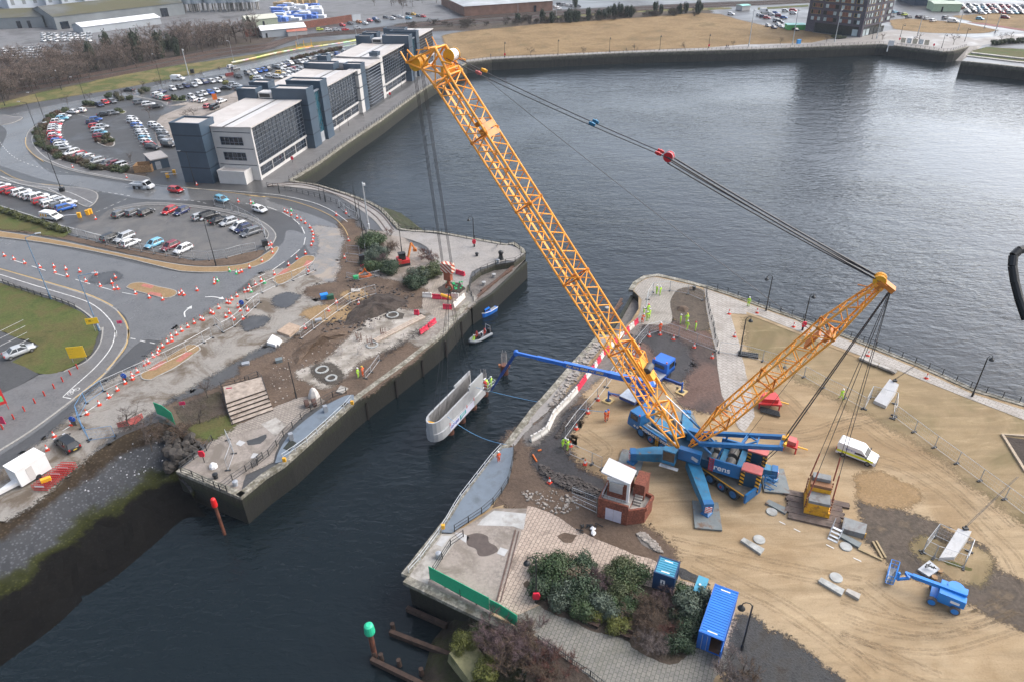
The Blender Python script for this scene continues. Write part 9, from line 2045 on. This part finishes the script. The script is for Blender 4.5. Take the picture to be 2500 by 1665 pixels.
# ================================================================ trees and shrubs
def leafy(t,c):
 n=t.noise(1.1,5);f=t.noise(9.,2)
 c=t.mix(t.ramp(n,[(.35,.55),(.65,0.)]),c,t.mix(.75,c,(.01,.015,.005)))
 return t.mix(t.ramp(f,[(.45,0.),(.7,.5)]),c,t.mix(.5,c,(.2,.22,.1)))
M_leaf=ocol_mat('leaf',.65,0,0,fn=leafy);M_twig=ocol_mat('twig',.9,0,0,fn=lambda t,c:t.mix(t.ramp(t.noise(.5,4),[(.3,.5),(.7,0.)]),c,t.mix(.7,c,(.01,.008,.006))))
M_bark=mat('bark',(.075,.06,.05),.9,.3,3.)
def leaf_mesh(seed,n,size,lobes,flat=.8):
 r=random.Random(seed);b=MB();L=[(Vector((r.uniform(-.55,.55),r.uniform(-.55,.55),r.uniform(.25,.75))),r.uniform(.3,.48))for _ in range(lobes)]
 for _ in range(n):
  c,q=r.choice(L);d=Vector((r.gauss(0,1),r.gauss(0,1),r.gauss(0,1))).normalized();p=c+d*q*(r.random()**.35)*r.uniform(.85,1.12);p.z*=flat
  if p.z<.02:continue
  a=Vector((r.gauss(0,1),r.gauss(0,1),r.gauss(0,.7))).normalized();u=d.cross(a)
  if u.length<.01:continue
  u=u.normalized()*size*r.uniform(.6,1.3);v=(u.normalized().cross(d+a*.6)).normalized()*size*r.uniform(.4,.8)
  b.quad(p-u,p-v,p+u,p+v)
 return b
def branch(b,r,p,d,L,rad_,depth,twigs,spread=.55):
 q=p+d*L;b.bar(p,q,rad_,5 if depth>1 else 3,r2=rad_*.6,caps=False)
 if depth==0:
  for _ in range(twigs[1]):
   t=r.uniform(.1,1.);s=p.lerp(q,t);e=(d+Vector((r.gauss(0,1),r.gauss(0,1),r.gauss(.15,.8)))*.75).normalized()*L*r.uniform(.35,.9);w=e.cross(Vector((r.gauss(0,1),r.gauss(0,1),1))).normalized()*twigs[0][0]
   twigs[2].add([s-w,s+w,s+e],[(0,1,2)])
  return
 for k in range(4 if depth>3 else r.choice((3,3,4))if depth>1 else 3):
  t=r.uniform(.45,1.);e=(d+Vector((r.gauss(0,1),r.gauss(0,1),r.gauss(.2,.6)))*spread).normalized();branch(b,r,p.lerp(q,t),e,L*r.uniform(.55,.8),rad_*.6,depth-1,twigs,spread)
def bare_tree(seed,H,depth=4,tw=.02,n=7,spread=.5,shrub=False):
 r=random.Random(seed);b,t=MB(),MB();tg=((tw,),n,t)
 if shrub:
  for k in range(9):branch(b,r,Vector((r.uniform(-.25,.25)*H,r.uniform(-.25,.25)*H,0)),Vector((r.gauss(0,.6),r.gauss(0,.6),.8)).normalized(),H*r.uniform(.3,.45),H*.012,2,tg,.75)
 else:branch(b,r,Vector((0,0,0)),Vector((r.gauss(0,.05),r.gauss(0,.05),1)).normalized(),H*.36,H*.016,depth,tg,spread)
 return b,t
TREES=[]
def proto(label,cat,name,parts,color):
 o=thing(name,label,cat,(0,0,-50))
 for nm,bm_,m in parts:c=bm_.build(nm,m,o,world=False);c.color=(*color,1)
 kids(o);return o
def place(P_,p,s,rz,label,group,color=None,fresh={}):
 if P_.name not in fresh:
  fresh[P_.name]=1;o=P_;o.location=p;o.rotation_euler=(0,0,rz);o.scale=(s,s,s)if isinstance(s,(int,float))else s;tag(o,label,None,group)
  for c in kids(o):
   if color:c.color=(*color,1)
  return o
 return dup(P_,p,rz,label,group,s,color)
BT_=[]
for k in range(5):b,t=bare_tree(20+k,13,4,.03,5,.8);BT_.append(proto('x','tree','bare_tree',[('trunk',b,M_bark),('crown',t,M_twig)],(.12,.085,.065)))
EV=[]
for k in range(3):
 lb=leaf_mesh(50+k,1500,.09,9,1.25);tb=MB();tb.bar((0,0,-.05),(0,0,.5),.04,6);EV.append(proto('x','tree','evergreen_tree',[('crown',lb,M_leaf),('trunk',tb,M_bark)],(.018,.035,.016)))
def inpoly(P_,x,y):
 c=False;j=len(P_)-1
 for i in range(len(P_)):
  if(P_[i][1]>y)!=(P_[j][1]>y)and x<(P_[j][0]-P_[i][0])*(y-P_[i][1])/(P_[j][1]-P_[i][1])+P_[i][0]:c=not c
  j=i
 return c
WOOD=[(-30,255),(0,250),(110,222),(190,203),(290,178),(380,158),(460,140),(560,115),(640,100),(630,88),(540,92),(430,108),(330,128),(200,140),(100,152),(0,172),(-40,200)]
k=0;TC=[(.26,.19,.155),(.2,.155,.13),(.28,.21,.165),(.22,.16,.14)]
WL=['tall bare brown winter tree in the wood between works and railway','ivy dark evergreen in the bare wood beside the railway']
while k<250:
 x,y=rnd.uniform(-40,640),rnd.uniform(88,255)
 if not inpoly(WOOD,x,y):continue
 k+=1;p=GP(x,y)
 if rnd.random()<(.1 if 280<x<520 else.02):s=rnd.uniform(4.5,7.5);place(rnd.choice(EV),p,(s*.42,s*.42,s*rnd.uniform(1.,1.6)),rnd.uniform(0,6),WL[1],'evergreens in the railway wood',(.02,.034,.018))
 else:place(rnd.choice(BT_),p,rnd.uniform(.75,1.15)*(1.1 if x>300 else.95),rnd.uniform(0,6),WL[0],'bare trees in the railway wood',rnd.choice(TC))
SH=[]
for k in range(3):b,t=bare_tree(80+k,4,2,.03,16,.7,True);SH.append(proto('x','shrub','bare_shrub',[('stems',b,M_bark),('twigs',t,M_twig)],(.12,.08,.07)))
for i in range(60):
 q=rnd.random();x=lerp(1000,1700,q)+rnd.uniform(-10,10);y=lerp(72,36,q)+rnd.uniform(-8,4);place(rnd.choice(SH),GP(x,y),rnd.uniform(.8,1.5),rnd.uniform(0,6),'bare scrub bush in the hedge between the railway and the dry field','scrub beside the dry field',(.09,.075,.06))
for i,(x,y,h)in enumerate(((660,200,5),(700,205,5.5),(735,200,5),(768,195,5),(850,185,5),(945,178,4.5),(995,170,4.5),(1040,165,4.5),(1080,155,5.5),(1145,150,6),(1190,155,4.5),(1235,155,5),(1440,110,5),(1500,130,4),(1660,130,4.5),(1725,120,5),(1820,125,5.5),(1840,122,5),(530,205,5),(450,200,5),(735,70,5),(240,205,4.5),(2135,-10,0))):
 if h:place(EV[i%3],g('C',x,y),(h*.45,h*.45,h*1.0),i,f'dark green conifer in the hedge above the dry field, {ORD[i]} planted','conifers above the dry field',(.012,.03,.018))
for i in range(26):place(rnd.choice(BT_),GP(rnd.uniform(900,1180),rnd.uniform(-6,24)),rnd.uniform(.5,.8),i,'small bare tree in the far scrub behind the hipped warehouse','far scrub trees',(.11,.08,.065))
for i,(t,x,y,h)in enumerate((('C',345,495,5),('C',815,485,4.5),('C',1265,455,4.5),('C',1705,440,4.5),('C',2135,428,4.5),('D',200,398,4.5),('D',605,385,4.5),('D',1100,360,4.5),('D',1420,395,6.5),('D',1728,400,6.5),('D',2150,370,5.5),('D',2230,360,5))):place(BT_[i%5],g(t,x,y),h/13,i,f'young bare street tree along the far promenade, {ORD[i]} from the left','young promenade trees',(.13,.1,.09))
for i,(t,x,y,h)in enumerate((('A',1080,870,4.5),('A',600,930,5),('A',800,890,4),('A',1270,790,4.5),('A',1400,780,5),('A',1430,770,4.5),('A',1470,760,4),('A',1325,1050,6),('A',1720,1040,4.5),('A',1650,1060,4),('A',1160,1440,4),('A',1800,690,4),('A',1950,650,4),('G',1290,1000,6),('G',1160,900,5.5),('G',1840,620,5),('G',1770,850,5),('G',1345,1090,4.5))):place(BT_[(i+2)%5],g(t,x,y),h/13,i*2,('thin bare tree in the car park planting, ' if t=='A' else 'thin bare tree at the top of the river bank, ')+f'{ORD[i]} of the row','thin bare roadside trees',(.12,.09,.08))
HG=gl('Q',[(840,385),(720,440),(600,540),(510,650),(500,740),(560,840),(660,900),(760,970),(900,1010),(1100,1080),(1300,1130),(1500,1150),(1650,1150)]);LP=[]
for k in range(3):lb=leaf_mesh(110+k,1300,.085,8,.75);sb_=MB();sb_.bar((0,0,0),(0,0,.4),.04,5);LP.append(proto('x','shrub','evergreen_shrub',[('leaves',lb,M_leaf),('stem',sb_,M_bark)],(.05,.07,.02)))
HC=[(.045,.06,.018),(.08,.03,.02),(.06,.055,.025),(.035,.055,.02),(.07,.05,.025)]
for i,p in enumerate(resample(SP(HG,4),2.6)[:40]):c=HC[(i*3+i//4)%5];place(LP[i%3],p+V3(rnd.uniform(-.4,.4),rnd.uniform(-.4,.4),0),rnd.uniform(1.7,2.3),i,'low mixed hedge bush in the curved bed outside the round car park','hedge bushes round the car park',c)
for i,(x,y,s,c)in enumerate(((1250,770,1.6,1),(1340,730,2.2,2),(1420,780,1.8,0),(1350,800,1.6,2),(1540,392,1.9,0),(1500,385,1.6,3),(2230,232,2.2,0),(2320,235,2.1,3),(1110,305,2.3,3),(1190,315,2.,0),(1560,240,2.2,2),(1400,200,2.2,3),(1500,195,2.2,2),(1650,230,2.1,0),(1860,130,2.4,3),(1800,160,2.2,2))):place(LP[i%3],g('Q',x,y),s,i,f'low shrub in the beds inside the car park, {ORD[i]} planted','shrubs in the car park beds',HC[c])
for x,y,t,l in((1740,840,'R','pale striped grass clump beside the office roof'),(1255,930,'R','pale yellow grass clump beside the black saloon')):place(LP[1],g(t,x,y),2.0,0,l,None,(.35,.34,.12))
for i in range(20):q=i/19;place(LP[i%3],g('S',lerp(740,1500,q),lerp(570,400,q)),rnd.uniform(1.5,2.),i,'dark hedge bush between the far car row and the wet road','hedge bushes by the far car row',HC[(1,4,2,1)[i%4]])
for i in range(14):q=i/13;place(LP[i%3],g('E',lerp(0,570,q),lerp(445,625,q)-20),rnd.uniform(1.2,1.7),i,'yellow green bush on the grass wedge left of the island lot','bushes on the grass wedge',((.09,.1,.02),(.06,.07,.025))[i%2])
b=MB();place(LP[2],g('D',700,345),(5.5,3.,2.2),.1,'oval clipped dark hedge before the tower',None,(.03,.045,.02))
for i in range(9):place(LP[i%3],g('D',2080+i*45,400-i*4),2.6,i,'dark shrub on the far right grass bank','far right bank shrubs',(.04,.055,.02))
BL=[leaf_mesh(140,5200,.045,14,.85),leaf_mesh(141,5200,.05,12,.9),leaf_mesh(142,4600,.04,16,.8)];BP_=[]
for k in range(3):sb_=MB();sb_.bar((0,0,0),(.05,0,.5),.03,5);sb_.bar((0,0,0),(-.15,.1,.45),.025,5);BP_.append(proto('x','shrub','evergreen_shrub',[('leaves',BL[k],M_leaf),('stems',sb_,M_bark)],(.03,.06,.02)))
TB=[]
for k in range(4):b,t=bare_tree(160+k,2.2,2,.007,26,.8,True);TB.append(proto('x','shrub','bare_shrub',[('stems',b,M_bark),('twigs',t,M_twig)],(.13,.08,.075)))
GR,DG,GG,YG,OL=(.032,.07,.02),(.02,.05,.022),(.07,.1,.075),(.13,.14,.02),(.06,.08,.025)
PB,BR,GY,RB=(.15,.1,.105),(.14,.095,.065),(.19,.155,.145),(.12,.045,.035)
BED=[('M',1600,640,3.0,GR,'broad glossy green shrub at the left end of the near bed'),('M',1560,760,2.4,DG,'dark green shrub beside the red lifebuoy'),('M',1700,570,2.6,GR,'green shrub at the top left of the near bed'),('M',1800,640,2.3,BR,'brown leaved shrub behind the left of the near bed'),('M',1880,590,2.4,DG,'dark green shrub at the top middle of the near bed'),('M',1750,850,2.6,GG,'grey green small leaved shrub at the front left of the bed'),('M',1900,800,2.7,DG,'dark green shrub in the middle of the near bed'),('M',1880,930,2.2,GR,'green shrub above the left timber bench'),('M',2250,640,2.8,OL,'olive green shrub at the top right of the bed'),('M',2180,780,2.3,OL,'olive shrub in the centre right of the bed'),('M',2090,930,2.3,GG,'grey green shrub right of the left timber bench'),('M',1990,970,1.6,YG,'yellow green bush above the left timber bench'),('M',2200,1060,1.7,YG,'yellow bush between the two timber benches'),('M',2250,920,2.0,GR,'green shrub above the right timber bench'),('N',170,700,2.9,GR,'bright green shrub left of the teal roofed container'),('N',60,640,2.3,OL,'olive shrub at the back of the near bed'),('N',680,900,2.8,GG,'grey green shrub beside the long blue container'),('N',640,1060,2.5,DG,'dark green shrub at the door end of the long container'),('N',560,1220,2.0,DG,'low dark shrub at the right end of the near bed'),('N',620,840,2.0,GR,'green shrub below the small generator'),('N',40,1020,1.6,YG,'yellow green bush above the pale gravel edge'),
('F',1140,740,3.2,GR,'rounded green shrub left of the red excavator'),('F',1170,830,2.6,GG,'grey green shrub in the left pier clump'),('F',1110,870,2.4,GG,'grey shrub at the lower left of the pier clump'),('F',1260,960,2.4,DG,'dark green shrub at the front of the pier clump'),('F',1140,950,2.2,GR,'green shrub above the orange hose coil'),('F',1540,1010,2.6,GG,'grey green shrub in front of the excavator'),('F',1500,1080,2.3,DG,'dark green shrub nearest the muddy yard in the right pier clump'),('F',1640,1000,2.6,OL,'olive shrub beside the hook block'),('M',1030,1130,2.0,OL,'low ivy green shrub below the pier front wall'),('M',860,1250,1.8,YG,'mossy green bush at the foot of the near wall'),('M',1050,1480,2.2,YG,'yellow green bush below the mossy stone block'),('M',1500,1490,2.0,DG,'dark green bush among the bare tangle at the bottom')]
for i,(t,x,y,s,c,l)in enumerate(BED):q_=1.2 if t=='F' else.95;place(BP_[i%3],g(t,x,y,-1.6 if(t=='M' and y>1120)else 0),(s*q_,s*q_,s*q_*.9),i*1.3,l,None,c)
BARE=[('M',1960,700,1.15,PB,'purple grey bare shrub in the middle of the near bed'),('M',2090,720,1.2,PB,'pinkish bare shrub behind the middle of the bed'),('M',1800,560,.9,BR,'brown bare shrub at the back of the near bed'),('N',300,900,1.3,BR,'big brown bare shrub in front of the teal roofed container'),('N',430,860,1.1,PB,'pinkish bare shrub between the containers and bed'),('N',250,1080,1.3,BR,'brown bare shrub in the right half of the bed'),('N',400,1060,1.25,BR,'dark bare shrub beside the grey green shrub'),('N',260,1250,1.2,GY,'pale twiggy shrub spilling onto the grey blocks'),('N',380,1280,1.0,GY,'pale twiggy shrub at the lower end of the bed'),('N',480,1200,1.0,RB,'red brown bare shrub below the container door'),('M',2330,950,1.1,BR,'brown bare shrub behind the right timber bench'),
('F',1270,800,1.2,BR,'brown bare shrub left of the excavator'),('F',1200,890,1.15,PB,'purple grey bare shrub in the left pier clump'),('F',1330,760,1.0,BR,'brown bare shrub beside the thin black post'),('F',1250,650,.9,RB,'low red brown shrub at the top of the pier clump'),('F',1600,830,1.1,RB,'red brown hedge shrub right of the excavator'),('F',1650,880,1.0,RB,'red brown hedge shrub behind the hook block'),('F',1450,1030,1.15,BR,'brown bare shrub at the left of the right pier clump'),
('M',1150,1200,1.7,PB,'wide purple grey bare shrub at the end of the green screen'),('M',1080,1290,1.6,PB,'bare tangled shrub above the mossy stone block'),('M',1330,1180,1.6,BR,'brown tangled shrub below the right green screen'),('M',1300,1330,1.8,PB,'big purple tangled shrub at the bottom middle'),('M',1450,1300,1.6,PB,'tangled bare shrub beside the low walkway railing'),('M',1200,1430,1.6,BR,'brown tangled shrub at the bottom left of the tangle'),('M',1420,1460,1.6,BR,'brown tangled shrub at the very bottom'),('M',1600,1420,1.5,RB,'red brown shrub along the walkway railing'),('M',1700,1500,1.4,RB,'red brown shrub at the bottom right of the tangle'),('M',1560,1540,1.5,BR,'brown shrub cut by the bottom edge'),('N',1000,1500,1.5,GY,'pale bare shrub below the long blue container'),('N',1120,1520,1.2,BR,'brown shrub on the dark gravel at the bottom edge'),('G',1500,960,1.2,BR,'brown scrub bush above the boulders'),('G',1330,960,1.0,BR,'brown scrub bush on the bank top below the green screen'),('G',1640,920,1.0,BR,'brown scrub bush beside the crimson sign')]
for i,(t,x,y,s,c,l)in enumerate(BARE):place(TB[i%4],g(t,x,y,-.8 if(t=='M' and y>1120)else 0),s*(1.35 if t=='F' else 1.15),i*2.1,l,None,c)
hb=MB();hb.box((150,1300,28),(3200,2900,88));hz=hb.build('haze',bpy.data.materials.new('haze_air'));tag(hz,kind='stuff')
hm=hz.data.materials[0];hm.use_nodes=True;hn=hm.node_tree;hn.nodes.remove(hn.nodes['Principled BSDF'])
hv_=hn.nodes.new('ShaderNodeVolumePrincipled');hv_.inputs['Color'].default_value=(.82,.9,1,1);hv_.inputs['Density'].default_value=.0001
hn.links.new(hv_.outputs[0],hn.nodes['Material Output'].inputs['Volume'])
